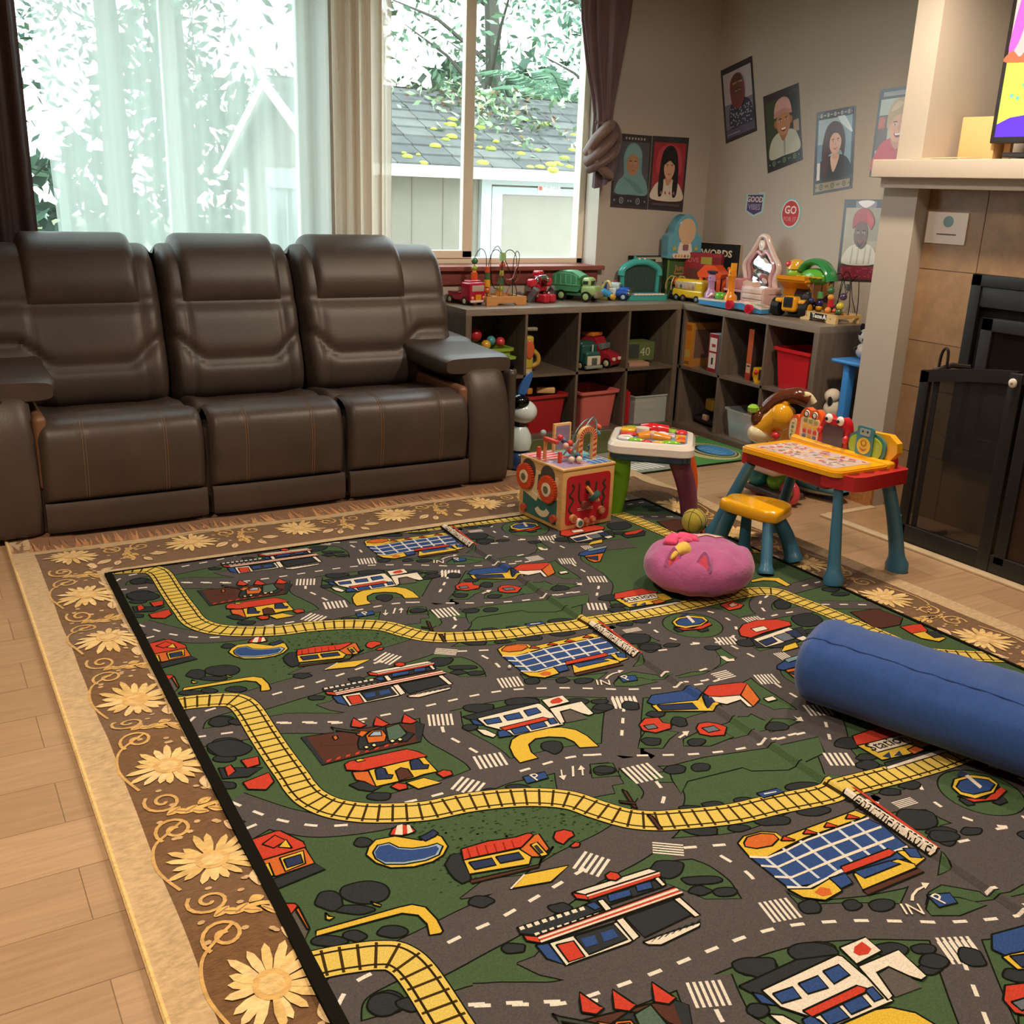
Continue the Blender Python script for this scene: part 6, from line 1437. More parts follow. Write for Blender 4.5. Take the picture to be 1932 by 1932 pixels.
pkb = bin_('pink storage bin in the third lower bay of the window shelf', (.925, .165, ZB), 4, .27, .27, .225, 'd8706a')
rf2 = solo('red_folder', MB('plastic').box((-.03, -.11, 0), (-.012, .1, .215), '9c1f28', .003).box((-.005, -.1, 0), (.012, .1, .2), 'b02630', .003), 'pair of red folders upright in the right lower bay of the window shelf', 'folder', (1.165, .15, ZB))
cbx = thing('clear_bin', 'clear plastic bin with papers in the right lower bay of the window shelf', 'bin', (1.325, .16, ZB), 0, 'storage bins')
m_ = MB('clearplastic'); 
for a, b in (((-.125, -.13, 0), (.125, -.127, .17)), ((-.125, .127, 0), (.125, .13, .17)), ((-.125, -.13, 0), (-.122, .13, .17)), ((.122, -.13, 0), (.125, .13, .17)), ((-.125, -.13, 0), (.125, .13, .003))): m_.box(a, b, 'ffffff')
m_.build('body', cbx, smooth=False); MB('clearplastic').tube([(-.13, -.135, .17), (.13, -.135, .17), (.13, .135, .17), (-.13, .135, .17)], .005, 'ffffff', 6, closed=True).build('rim', cbx)
solo('cardboard_sheet', MB('card').box((-.11, -.002, .004), (.11, .002, .27), '7a5c42'), 'brown cardboard sheet standing inside the clear bin', 'cardboard', (1.335, .24, ZB), 8)
solo('paper_bundle', MB('card').box((-.1, -.06, .004), (.1, .02, .12), '8a7250').box((-.03, -.0625, .06), (.06, -.06, .095), '3a322c').box((-.02, -.064, .085), (.06, -.0625, .095), 'b8b0a4').box((.0, -.064, .045), (.05, -.0625, .055), 'b8b0a4'), 'bundle of tan papers inside the clear bin', 'paper', (1.325, .13, ZB))
# --------------- inside the right-hand shelf bays
def ddo(m_, w, h):
    fr_box(m_, -w*.36, w*.36, h*.82, h*.95, 'b8641c'); fr_box(m_, -w*.3, w*.3, h*.2, h*.38, 'c8a85a'); fr_box(m_, -w*.3, w*.3, h*.05, h*.12, '8a6a3a')
    m_.box((w/2, .02, h*.2), (w/2+.001, .19, h*.85), '6a4e44'); m_.box((-w/2-.001, .02, h*.2), (-w/2, .19, h*.85), '6a4e44')
carton('game_box', 'orange game box upright at the left of the right-hand shelf', (1.515, -.045, ZM), -90, (.075, .22, .265), 'd58a2a', ddo, group='boxes in the bays', side='a8743a')
def ddr(m_, w, h): fr_box(m_, -w*.38, w*.38, h*.55, h*.9, 'd8c8bc'); fr_box(m_, -w*.38, w*.38, h*.1, h*.5, 'd8c8bc'); fr_box(m_, -w*.15, w*.25, h*.66, h*.74, '9a3a3c', 2); fr_box(m_, -w*.1, w*.1, h*.2, h*.38, '3a3434', 2)
carton('game_box', 'dark red box with white panels beside the orange box', (1.52, -.27, ZM), -92, (.085, .2, .225), '8f1f2c', ddr, group='boxes in the bays', side='b0b0b4')
def ddt(m_, w, h): fr_box(m_, -w*.4, w*.4, h*.14, h*.32, 'b89a7c'); fr_box(m_, -w*.3, w*.3, h*.26, h*.29, '3a3030', 2); fr_box(m_, -w*.5, w*.5, 0, h*.14, '9c2f2a')
carton('game_box', 'thin tall orange-red box in the middle upper bay of the right-hand shelf', (1.545, -.555, ZM), -90, (.042, .2, .29), 'b0532a', ddt, group='boxes in the bays', side='3a2a28')
yv = thing('toy_digger', 'yellow and black toy vehicle part in the middle upper bay of right shelf', 'toy', (1.555, -.665, ZM), -90)
m_ = MB('gloss'); m_.prism([(-.03, .0), (.03, .0), (.035, .03), (.045, .1), (-.045, .085), (-.05, .04)], -.03, .14, 'd8a41e', 'xz'); m_.build('body', yv); MB('gloss').ball((-.02, -.032, .06), .014, 'c02a24', 10, 8).build('lamp', yv); MB('gloss').box((.0, -.034, .02), (.03, -.029, .08), '4a2a22', .004).build('window', yv)
bin_('bright red storage bin in the right upper bay of the right-hand shelf', (1.655, -.905, ZM), -92, .265, .26, .225, 'd0202c')
tsv = thing('toy_vehicle', 'black toy vehicle with a yellow bucket in the lower left bay of right shelf', 'toy', (1.66, -.16, ZB), -100)
MB('plastic').tube([(-.15, -.02, .02), (-.08, -.02, .03), (.04, -.02, .035), (.14, 0, .03)], [(.03, .016), (.055, .026), (.06, .034), (.05, .03)], '1c1e22', 16, flat=(0, 1, 0)).build('base', tsv); MB('plastic').cyl((-.04, 0, .05), (-.01, 0, .13), .05, .02, '26262a', 16).build('turret', tsv); MB('plastic').box((.0, -.06, .1), (.09, .01, .17), 'a8862a', .012, 2).build('bucket', tsv); MB('plastic').box((.07, -.03, .08), (.15, .04, .13), 'c04a2a', .012, 2).build('hood', tsv); MB('card').box((.02, -.085, .04), (.07, -.06, .075), 'c8a08a', .006).build('tag_block', tsv)
ct = thing('clear_bin', 'clear plastic bin of pink toys in the lower middle bay of right shelf', 'bin', (1.655, -.545, ZB), -92, 'storage bins')
m_ = MB('clearplastic'); w, d, h = .26, .26, .16
def rr_(s, z): return ([(x*s, y*s) for x, y in rrect(-w/2, w/2, -d/2, d/2, .025, 4)], z)
secs = [rr_(.84, 0), rr_(1, h), rr_(1.06, h+.002), rr_(1.06, h+.01), rr_(.98, h+.008), rr_(.82, .005)]
n = len(secs[0][0]); m_.add([(x, y, z) for P, z in secs for x, y in P], [(j*n+i, j*n+(i+1) % n, (j+1)*n+(i+1) % n, (j+1)*n+i) for j in range(5) for i in range(n)]+[tuple(reversed(range(n)))], 'ffffff'); m_.build('body', ct)
for p, r, c, l, nm in (((1.60, -.59, ZB+.06), (.05, .06, .05), 'b06a86', 'pink plush toy seen through the clear bin', 'plush_toy'), ((1.575, -.475, ZB+.05), (.03, .03, .035), '4f8a8c', 'teal round toy at the left inside the clear bin', 'toy_cup'), ((1.63, -.52, ZB+.12), (.055, .05, .03), 'a8785a', 'tan toy lying on top inside the clear bin', 'toy_food'), ((1.60, -.63, ZB+.13), (.03, .035, .05), 'c8a8a8', 'pale pink toy cone sticking out of the clear bin', 'toy_cone')):
    solo(nm, MB('plush').ball((0, 0, 0), r, c, 14, 10), l, 'toy', p)
RUG = [["road",[223,200,296,234,365,267,443,276,554,282,671,283,791,287,893,306,1009,352,1108,405,1185,446,1315,493,1435,515,1516,503,1634,473,1754,467,1840,479,1961,499],0.105],
["road",[-4,183,127,198,244,203,335,248,441,299],0.09],
["road",[-14,145,12,85,52,53,123,39,167,35],0.085],
["road",[11,506,66,586,108,638,168,687,281,719,373,721],0.085],
["road",[4,637,67,611],0.06],
["road",[634,327,609,385,592,445,606,496,624,558,631,608,625,669],0.11],
["road",[315,690,373,689,431,691,525,687,629,672,718,681,827,688,926,716,988,757,995,761,1134,820,1261,851,1377,856,1493,865,1552,859],0.1],
["road",[1183,438,1136,494,1045,609,950,739],0.1],
["road",[968,758,957,813,958,877,942,930,904,966,888,978,830,1020,748,1037],0.095],
["road",[911,969,844,1013,769,1041,706,1057,593,1075,482,1110,377,1135,307,1146,235,1159,183,1167,145,1175],0.125],
["road",[1680,269,1677,317,1671,390,1665,470,1613,566,1606,661,1603,737,1592,784,1571,840,1482,946,1453,1002,1406,1070],0.1],
["ringroad",[1656,157,1782,225,1608,240,1522,119,1718,68]],
["road",[1833,207,1897,205,1992,205,2096,219,2196,220],0.06],
["road",[2384,36,2218,50,2106,60,2013,101,1962,169,1970,228],0.075],
["road",[2204,212,2277,250,2385,300],0.07],
["road",[1455,755,1506,765,1532,792,1536,823],0.06],
["road",[1076,760,1167,713,1238,692,1321,690,1425,667,1455,755],0.07],
["road",[814,-7,886,18,963,45,1050,56,1179,46,1302,37,1365,50,1376,77,1449,91,1517,113],0.075],
["road",[881,11,908,64,916,142,896,216,888,264,878,291],0.1],
["road",[1429,82,1463,99,1528,131],0.08],
["lot",[343,144,382,144,541,64,719,50,779,163,856,200,864,245,835,251,681,262,499,249,415,235,366,188]],
["lot",[771,702,931,760,890,810,880,848,849,843,836,874,764,862,715,811,738,764]],
["lot",[958,50,1283,36,1323,29,1367,271,1278,332,1179,325,1086,305,963,263,949,222,949,92]],
["lot",[1379,225,1446,209,1584,234,1605,312,1576,391,1543,430,1486,455,1423,434,1377,437,1317,425,1329,329]],
["lot",[1117,368,1204,323,1291,332,1331,330,1328,400,1341,428,1264,354,1217,358,1140,406]],
["lot",[331,1050,405,1019,479,1043,582,1062,521,1092,435,1071,377,1063]],
["lot",[1333,667,1410,645,1457,697,1391,724,1344,701]],
["green",[1401,786,1446,765,1491,789,1496,811,1434,822,1386,820]],
["green",[1149,744,1225,728,1273,765,1279,795,1192,805,1127,772]],
["green",[1044,693,1077,669,1129,681,1161,710,1116,728,1071,758,1011,729]],
["green",[830,775,859,740,901,751,893,821]],
["green",[1167,394,1210,368,1263,402,1293,444,1214,440,1161,413]],
["green",[855,738,910,760,892,816,824,794]],
["green",[960,844,1037,853,999,902,956,881]],
["green",[1026,835,1139,841,1316,878,1488,896,1442,965,1294,985,1206,947,1196,924,1029,912,979,949,997,891]],
["rail",[-7,-24,43,-16,82,-6,121,7,152,30,167,90,167,234,168,346,172,475,172,512,180,571,207,628,251,671,308,705,398,740,492,752,583,775,659,807,722,853,761,917,802,974,847,1007,896,1028,1031,1070,1159,1087,1288,1108,1366,1107,1552,1124,1716,1131,2009,1127,2095,1142,2137,1180,2144,1255,2164,1369,2175,1516,2186,1644,2193,1749,2264,1816,2380,1889,2421,1909],0.075],
["dash",[223,200,296,234,365,267,443,276,554,282,671,283,791,287,893,306,1009,352,1108,405,1185,446,1315,493,1435,515,1516,503]],
["dash",[3,176,127,198]],
["dash",[215,193,289,226,442,298]],
["dash",[10,90,52,53,123,41]],
["dash",[11,506,65,594,107,643,168,690,250,721]],
["dash",[9,624,67,611]],
["dash",[602,405,592,445,606,496,624,558,631,587]],
["dash",[369,687,431,691,487,691]],
["dash",[679,689,713,688,827,688,925,718,943,727]],
["dash",[863,694,939,728]],
["dash",[987,757,1134,820,1261,851,1377,856,1502,865]],
["dash",[1111,526,981,695]],
["dash",[958,877,942,930,899,973]],
["dash",[612,-34,479,-3,376,20,307,28,227,40]],
["dash",[1666,341,1677,457]],
["dash",[1606,604,1601,666,1603,737]],
["dash",[1567,845,1470,966]],
["ringdash",[1656,157,1782,225,1608,240,1522,119,1718,68]],
["dash",[1891,223,1984,212,2100,221]],
["dash",[2366,41,2206,49]],
["dash",[2082,62,2002,107,1962,180]],
["dash",[2200,210,2281,247,2377,296]],
["dash",[849,4,963,45]],
["dash",[904,62,916,142,891,227]],
["dash",[1348,473,1415,497,1450,497]],
["dash",[1351,849,1466,858]],
["dash",[1369,52,1391,86]],
["dash",[1427,270,1497,284]],
["dash",[1550,277,1596,289]],
["dash",[1454,440,1519,436]],
["dash",[1322,419,1400,440]],
["dash",[882,816,866,842]],
["dash",[840,848,828,874]],
["zebra",[580,357,648,383],0.05,6],
["zebra",[596,606,677,620],0.05,6],
["zebra",[512,662,555,720],0.05,5],
["zebra",[1097,488,1166,518],0.05,6],
["zebra",[907,828,991,835],0.06,6],
["zebra",[615,1049,652,1105],0.055,5],
["zebra",[828,1091,802,1128],0.055,5],
["zebra",[859,250,929,266],0.05,6],
["zebra",[1090,497,1159,527],0.05,6],
["zebra",[1445,90,1443,119],0.05,5],
["zebra",[1640,294,1713,320],0.045,6],
["zebra",[1843,201,1912,211],0.03,6],
["zebra",[1571,563,1633,584],0.05,6],
["zebra",[1565,772,1634,800],0.05,6],
["zebra",[1418,989,1483,1021],0.05,5],
["zebra",[1500,470,1500,521],0.05,5],
["zebra",[1742,470,1785,475],0.04,5],
["bush",[213,966,193,983,163,982,136,963,124,935,133,912,159,903,191,913,212,939]],
["bush",[120,953,107,967,88,968,71,956,64,935,71,916,88,908,108,914,121,932]],
["bush",[169,1006,157,1010,133,1003,109,989,95,974,98,965,117,967,143,978,163,994]],
["bush",[82,1064,72,1070,53,1066,34,1054,24,1040,28,1030,43,1028,64,1037,79,1051]],
["bush",[121,1066,112,1073,99,1072,86,1063,81,1051,85,1041,96,1037,110,1042,120,1054]],
["bush",[200,1094,189,1101,169,1098,150,1086,140,1071,145,1059,162,1057,183,1065,198,1080]],
["bush",[243,797,234,806,221,806,210,798,206,785,210,774,222,769,235,773,243,784]],
["bush",[387,1088,376,1096,360,1095,347,1086,342,1073,348,1061,362,1057,378,1063,387,1075]],
["bush",[520,61,510,67,495,64,481,56,476,44,481,35,495,33,510,39,520,50]],
["bush",[379,118,369,123,354,120,341,112,335,101,339,93,352,91,368,97,378,108]],
["bush",[117,138,103,151,84,151,67,139,61,120,68,102,86,94,105,101,118,118]],
["bush",[804,67,782,79,754,77,731,62,725,40,739,22,766,16,794,25,809,46]],
["bush",[847,129,832,132,807,125,784,111,773,97,780,88,801,90,827,101,845,116]],
["bush",[808,147,797,152,781,149,768,141,763,130,769,122,784,120,800,126,809,137]],
["bush",[855,174,842,179,825,176,811,167,806,156,813,147,829,146,846,152,856,163]],
["bush",[963,1110,947,1115,921,1108,897,1094,887,1079,894,1069,917,1070,944,1081,962,1097]],
["bush",[1031,14,1018,18,1001,15,986,6,981,-6,988,-13,1003,-14,1021,-8,1032,4]],
["bush",[1139,34,1121,40,1095,34,1072,20,1063,4,1073,-6,1096,-6,1123,4,1139,20]],
["bush",[1254,49,1236,53,1209,47,1186,33,1177,17,1186,8,1210,8,1237,19,1255,35]],
["bush",[978,291,962,299,944,299,931,290,931,276,943,264,962,259,978,264,985,277]],
["bush",[1059,325,1047,330,1032,328,1021,321,1019,311,1027,303,1041,301,1055,306,1062,316]],
["bush",[1119,356,1104,361,1084,358,1069,348,1066,335,1075,327,1094,326,1113,333,1123,345]],
["bush",[1456,189,1428,199,1395,196,1373,180,1370,159,1390,142,1422,138,1453,148,1466,168]],
["bush",[1458,240,1441,244,1416,239,1396,226,1390,213,1400,204,1423,205,1447,215,1461,229]],
["bush",[1513,267,1498,272,1479,268,1465,259,1462,248,1472,241,1490,240,1507,247,1516,258]],
["bush",[1428,266,1413,272,1396,270,1384,262,1384,251,1395,242,1412,240,1428,245,1434,256]],
["bush",[1547,70,1530,75,1509,72,1494,62,1490,49,1501,40,1521,38,1541,46,1551,58]],
["bush",[1477,69,1463,73,1444,69,1429,59,1424,48,1433,41,1450,40,1469,48,1479,59]],
["bush",[773,375,753,383,726,378,705,364,698,346,709,333,734,330,761,341,776,358]],
["bush",[909,396,890,403,863,398,842,384,835,367,847,355,872,354,898,364,913,381]],
["bush",[1038,459,1020,465,996,461,978,448,973,434,985,424,1007,423,1030,431,1042,446]],
["bush",[1084,483,1071,487,1055,484,1042,475,1039,465,1048,458,1064,458,1079,464,1088,474]],
["bush",[1055,526,1041,529,1023,526,1009,517,1006,506,1014,499,1031,499,1048,505,1058,516]],
["bush",[683,451,671,457,657,455,646,447,643,437,651,428,665,426,679,431,686,441]],
["bush",[778,378,761,390,733,387,709,372,699,351,708,333,732,328,760,337,778,357]],
["bush",[907,403,888,413,857,408,829,391,817,370,826,353,852,350,884,362,905,382]],
["bush",[839,637,822,652,801,655,787,643,785,623,797,603,817,593,836,598,845,615]],
["bush",[352,652,341,660,324,658,307,648,299,633,304,620,319,617,338,623,351,637]],
["bush",[588,746,579,752,564,750,551,742,546,731,550,722,563,719,578,725,588,735]],
["bush",[664,765,653,770,635,767,618,757,611,744,616,736,631,734,650,741,662,753]],
["bush",[894,792,881,801,863,800,848,790,844,776,852,764,869,759,887,765,897,778]],
["bush",[112,140,101,153,83,155,66,143,57,123,62,105,77,97,96,103,110,120]],
["bush",[113,282,94,303,63,304,32,283,17,252,24,223,51,211,85,222,109,250]],
["bush",[72,324,63,332,47,330,30,319,21,306,24,295,38,292,55,298,69,311]],
["bush",[40,443,32,451,19,451,6,442,-1,429,2,418,13,414,27,419,38,430]],
["bush",[120,293,102,319,70,322,38,301,21,266,27,232,53,216,88,225,115,256]],
["bush",[139,153,132,161,120,161,108,154,102,141,105,130,116,126,128,130,138,140]],
["bush",[1457,820,1438,828,1414,826,1395,813,1390,797,1402,783,1425,780,1449,788,1462,804]],
["bush",[1060,870,1045,877,1026,876,1010,865,1005,850,1014,839,1033,835,1052,842,1063,856]],
["bush",[1121,887,1107,895,1090,893,1077,884,1074,872,1082,861,1098,858,1115,863,1124,875]],
["bush",[1154,544,1138,555,1119,556,1105,546,1103,529,1114,514,1133,507,1151,512,1159,527]],
["bush",[1083,517,1069,525,1049,524,1033,513,1028,498,1036,486,1054,482,1073,489,1085,502]],
["bush",[1193,614,1180,620,1160,618,1144,608,1139,594,1146,584,1163,582,1182,589,1194,601]],
["bush",[1219,676,1204,687,1185,687,1171,677,1169,662,1180,648,1199,642,1216,647,1224,661]],
["bush",[1088,730,1074,738,1055,737,1040,727,1036,713,1044,701,1062,697,1080,703,1091,716]],
["bush",[1193,785,1180,792,1163,791,1149,782,1146,770,1154,759,1170,756,1187,762,1196,773]],
["bush",[2092,316,2052,339,2009,341,1983,321,1984,289,2014,258,2058,244,2096,254,2109,283]],
["bush",[2044,399,2023,405,1992,399,1965,384,1955,366,1967,355,1994,355,2025,366,2045,384]],
["bush",[2095,162,2067,181,2039,185,2023,172,2028,148,2051,124,2081,111,2105,116,2111,136]],
["bush",[2369,131,2351,139,2328,137,2311,126,2308,112,2319,100,2341,97,2363,104,2374,117]],
["bush",[2373,182,2357,187,2333,183,2314,172,2307,159,2316,150,2338,149,2361,157,2375,170]],
["bush",[1462,187,1435,202,1399,200,1370,181,1362,155,1377,133,1410,125,1446,137,1466,161]],
["bush",[1446,256,1429,265,1404,262,1383,250,1376,233,1386,219,1408,216,1433,224,1448,240]],
["bush",[1625,340,1612,346,1593,344,1578,335,1574,323,1581,314,1598,311,1616,318,1626,329]],
["bush",[1564,973,1542,984,1515,983,1498,970,1496,952,1513,936,1539,931,1563,938,1573,955]],
["bush",[1548,1042,1534,1047,1515,1043,1500,1034,1496,1023,1504,1015,1522,1014,1540,1021,1550,1032]],
["bush",[1529,1082,1515,1086,1496,1083,1481,1073,1477,1062,1485,1055,1502,1054,1521,1061,1531,1072]],
["bush",[1521,1072,1506,1082,1485,1082,1468,1071,1463,1055,1472,1041,1492,1036,1512,1042,1524,1057]],
["bush",[1309,1079,1288,1086,1258,1080,1233,1064,1224,1046,1236,1034,1263,1033,1293,1044,1312,1063]],
["bush",[1117,1050,1106,1054,1089,1051,1075,1042,1070,1032,1077,1025,1091,1024,1108,1030,1118,1041]],
["bush",[1042,1034,1030,1039,1012,1036,996,1026,991,1014,998,1006,1014,1005,1032,1012,1043,1023]],
["bush",[983,1021,972,1024,955,1021,940,1011,933,1001,939,994,954,993,972,1000,983,1011]],
["bush",[1760,366,1741,374,1715,371,1694,358,1688,341,1700,328,1724,325,1749,334,1763,350]],
["bush",[894,788,881,795,864,794,850,784,845,771,852,760,868,757,885,762,896,775]],
["p",[0,823,107,810,120,839,10,856],"2c3033",1,0],
["p",[14,707,106,746,107,810,24,816,9,807],"b8602e",1,1],
["p",[5,672,69,664,77,668,109,729,108,749,13,752,8,712],"b23c2c",1,2],
["p",[27,699,61,679,77,709,45,723],"b23c2c",1,3],
["p",[46,761,99,759,89,803,43,810],"c6a63c",1,2],
["p",[52,771,89,770,85,799,50,801],"2a3450",1,3],
["p",[80,741,78,705,55,724],"c6a63c",1,3],
["p",[4,769,21,767,18,811,4,815],"c6a63c",1,2],
["p",[6,903,29,915,32,925,3,951],"b23c2c",1,1],
["p",[3,951,32,925,30,1000,13,1024,7,976],"55504c",1,0],
["p",[24,935,32,930,31,998,26,1001],"b8602e",1,2],
["p",[40,1009,121,1014,209,1019,236,1023,257,1043,262,1086,258,1121,251,1126,229,1120,238,1089,233,1058,208,1039,154,1034,76,1028,35,1025],"c6a63c",1,0],
["p",[74,968,77,982,85,989,74,993,68,987],"c6a63c",1,0],
["p",[166,977,181,997,177,1001,167,990],"c6a63c",1,0],
["p",[214,832,229,809,253,791,296,798,342,839,376,828,388,846,385,884,363,907,333,918,289,916,244,897,222,867],"c6a63c",1,0],
["p",[230,831,249,812,275,815,287,840,312,856,345,864,368,864,375,879,354,903,320,908,274,899,238,881,227,854],"8aa0b4",1,1],
["p",[234,833,250,818,272,822,284,846,309,862,344,871,362,872,363,884,347,899,319,900,277,892,241,874,230,852],"2e4678",0,2],
["p",[286,790,300,773,317,765,332,768,342,783,345,803,325,805,307,804],"b23c2c",1,2],
["p",[297,795,315,766,328,767,312,804],"d0c6b6",0,3],
["p",[323,805,336,773,341,778,337,804],"d0c6b6",0,3],
["p",[341,827,364,822,382,815,386,832,375,840,348,846],"2a3450",1,2],
["p",[351,938,376,914,398,917,392,966,378,1009,355,1011,348,990,347,965],"2c3033",1,0],
["p",[374,1008,530,1029,550,1009,592,988,570,1004,544,1017,525,1037,373,1020],"4c3028",1,0],
["p",[392,943,525,963,530,999,512,1019,383,991],"c6a63c",1,1],
["p",[520,964,570,934,587,934,579,992,548,1008,530,999],"b8602e",1,1],
["p",[405,907,469,908,534,923,562,922,571,926,572,935,527,961,403,944,392,943],"b23c2c",1,2],
["p",[399,956,450,965,447,990,399,983],"2a3450",1,2],
["p",[460,965,512,974,511,998,458,989],"2a3450",1,2],
["p",[548,962,567,960,566,1009,548,1008],"c6a63c",1,2],
["p",[552,970,561,969,560,1000,550,1000],"2c3033",0,3],
["p",[417,912,420,912,412,942,408,942],"8a2018",0,3],
["p",[437,915,440,915,431,945,428,945],"8a2018",0,3],
["p",[457,919,460,919,451,949,448,949],"8a2018",0,3],
["p",[477,923,480,923,471,952,468,952],"8a2018",0,3],
["p",[497,927,500,927,492,955,488,955],"8a2018",0,3],
["p",[517,931,520,931,512,959,509,958],"8a2018",0,3],
["p",[608,961,624,944,646,946,659,961,655,976,639,980,616,992,607,976],"b23c2c",1,0],
["p",[624,1004,644,996,651,1006,642,1015,629,1012],"b23c2c",1,0],
["p",[435,1071,486,1043,586,1060,524,1090],"c6a63c",1,1],
["p",[435,1071,485,1043,486,1047,438,1074],"d0c6b6",0,2],
["p",[547,21,733,29,747,48,567,42],"d0c6b6",1,1],
["p",[542,22,565,41,561,57,541,42],"b23c2c",1,2],
["p",[566,40,748,47,740,64,562,58],"b23c2c",1,2],
["p",[564,44,746,51,744,55,563,48],"d0c6b6",0,3],
["p",[559,54,744,69,732,91,721,92,592,88,569,88],"2c3033",1,1],
["p",[604,61,656,66,648,86,596,82],"2e4678",1,2],
["p",[674,62,710,66,702,87,666,82],"2e4678",1,2],
["p",[723,62,735,63,733,90,722,90],"d0c6b6",1,2],
["p",[635,7,652,2,664,13,663,28,646,32,633,21],"b23c2c",1,3],
["p",[390,61,550,67,589,93,417,99,387,78],"2c3033",1,0],
["p",[394,62,404,62,403,71,393,71],"d0c6b6",0,1],
["p",[410,62,421,63,420,72,409,72],"d0c6b6",0,1],
["p",[427,63,437,63,436,73,426,73],"d0c6b6",0,1],
["p",[444,64,454,64,453,74,443,73],"d0c6b6",0,1],
["p",[461,65,471,65,470,74,459,74],"d0c6b6",0,1],
["p",[478,65,488,66,487,75,476,75],"d0c6b6",0,1],
["p",[495,66,506,67,504,76,494,76],"d0c6b6",0,1],
["p",[512,67,523,67,522,77,511,76],"d0c6b6",0,1],
["p",[530,68,541,68,539,78,528,77],"d0c6b6",0,1],
["p",[412,90,422,91,421,99,411,98],"d0c6b6",0,1],
["p",[428,91,439,92,437,99,427,99],"d0c6b6",0,1],
["p",[445,92,455,92,454,100,444,100],"d0c6b6",0,1],
["p",[462,93,472,93,471,101,460,101],"d0c6b6",0,1],
["p",[478,94,489,94,487,102,477,102],"d0c6b6",0,1],
["p",[495,95,506,95,504,103,494,103],"d0c6b6",0,1],
["p",[513,96,523,96,522,104,511,104],"d0c6b6",0,1],
["p",[530,96,541,97,539,105,528,104],"d0c6b6",0,1],
["p",[547,97,558,98,556,106,545,105],"d0c6b6",0,1],
["p",[547,65,569,66,572,87,555,88],"2e4678",1,1],
["p",[575,66,589,69,588,108,572,104],"d0c6b6",1,2],
["p",[389,85,413,102,409,120,388,102],"b23c2c",1,2],
["p",[413,100,744,104,748,130,410,122],"b23c2c",1,2],
["p",[411,105,745,110,746,117,411,110],"d0c6b6",0,3],
["p",[410,115,748,123,749,127,410,120],"d0c6b6",0,3],
["p",[398,119,424,127,424,193,398,160],"2e4678",1,0],
["p",[423,126,595,138,578,194,562,197,429,192,420,192],"d0c6b6",1,0],
["p",[433,137,469,143,465,189,430,187],"b23c2c",1,1],
["p",[477,133,566,139,565,187,475,188],"2c3033",1,1],
["p",[484,145,514,149,507,172,480,170],"2e4678",0,2],
["p",[527,149,556,151,553,174,520,173],"2e4678",0,2],
["p",[576,131,594,133,591,191,572,195],"d0c6b6",1,1],
["p",[597,132,717,135,725,188,598,198],"2c3033",1,0],
["p",[719,133,735,135,737,197,723,196],"d0c6b6",1,1],
["p",[587,207,628,207,724,213,713,223,615,230,592,218],"d0c6b6",1,0],
["p",[599,215,605,214,629,206,623,206],"2c3033",0,1],
["p",[615,215,621,215,646,206,640,206],"2c3033",0,1],
["p",[632,215,638,215,663,206,657,206],"2c3033",0,1],
["p",[649,215,655,215,680,206,674,206],"2c3033",0,1],
["p",[666,215,672,215,697,207,691,206],"2c3033",0,1],
["p",[683,216,689,215,714,207,709,206],"2c3033",0,1],
["p",[700,216,706,215,732,207,726,206],"2c3033",0,1],
["p",[248,297,413,324,546,349,563,375,517,452,375,446,252,448,252,376],"4c3028",1,0],
["p",[248,297,261,297,261,449,252,448],"2c3033",0,1],
["p",[545,352,563,375,517,452,511,439],"2c3033",0,1],
["p",[264,443,275,441,283,432,271,433],"b23c2c",0,1],
["p",[289,442,301,441,308,431,297,432],"b23c2c",0,1],
["p",[315,441,327,440,334,430,322,432],"b23c2c",0,1],
["p",[341,441,352,439,360,430,348,431],"b23c2c",0,1],
["p",[367,440,379,439,387,429,375,431],"b23c2c",0,1],
["p",[393,440,405,438,413,428,401,430],"b23c2c",0,1],
["p",[420,439,432,438,440,428,428,429],"b23c2c",0,1],
["p",[447,438,459,437,467,427,455,429],"b23c2c",0,1],
["p",[474,438,486,436,495,426,482,428],"b23c2c",0,1],
["p",[387,356,414,348,456,340,488,355,499,355,505,392,519,410,485,437,437,424,380,433,360,418,368,390],"2c3033",1,1],
["p",[380,347,396,333,414,348,391,367],"b8602e",1,2],
["p",[400,363,425,347,451,357,450,387,434,412,392,402],"b8602e",1,2],
["p",[405,371,425,355,444,362,438,383],"8fa3b5",1,3],
["p",[335,281,344,293,396,339,390,347,338,302],"3a3f3a",1,2],
["p",[322,330,333,330,332,346,320,351],"b8602e",1,2],
["p",[338,294,342,296,331,331,328,330],"3a3f3a",0,2],
["p",[463,349,503,345,501,401,471,419,443,416],"4a5f52",1,2],
["p",[373,416,383,412,387,423,377,427],"d9cf9a",1,3],
["p",[394,416,405,411,408,423,398,427],"d9cf9a",1,3],
["p",[444,417,455,412,459,424,448,428],"d9cf9a",1,3],
["p",[465,418,476,414,480,425,469,430],"d9cf9a",1,3],
["p",[282,348,365,378,362,393,280,363],"4a3028",0,1],
["p",[383,302,395,278,406,260,420,305,424,313,404,319],"b23c2c",1,2],
["p",[438,323,451,300,463,282,477,327,480,334,460,340],"b23c2c",1,2],
["p",[512,342,526,318,538,300,551,346,554,353,533,359],"b23c2c",1,2],
["p",[279,561,310,557,350,600,318,612,292,590],"2c3033",1,0],
["p",[305,512,343,526,334,597,317,565,301,548],"b8602e",1,1],
["p",[344,522,493,525,495,601,459,599,431,603,334,597],"c6a63c",1,1],
["p",[301,471,317,463,469,472,490,497,502,527,330,519,296,498],"b23c2c",1,2],
["p",[359,529,374,524,383,533,379,560,390,568,380,582,347,571],"2a3450",1,2],
["p",[452,530,467,524,477,532,476,557,488,565,478,580,440,567],"2a3450",1,2],
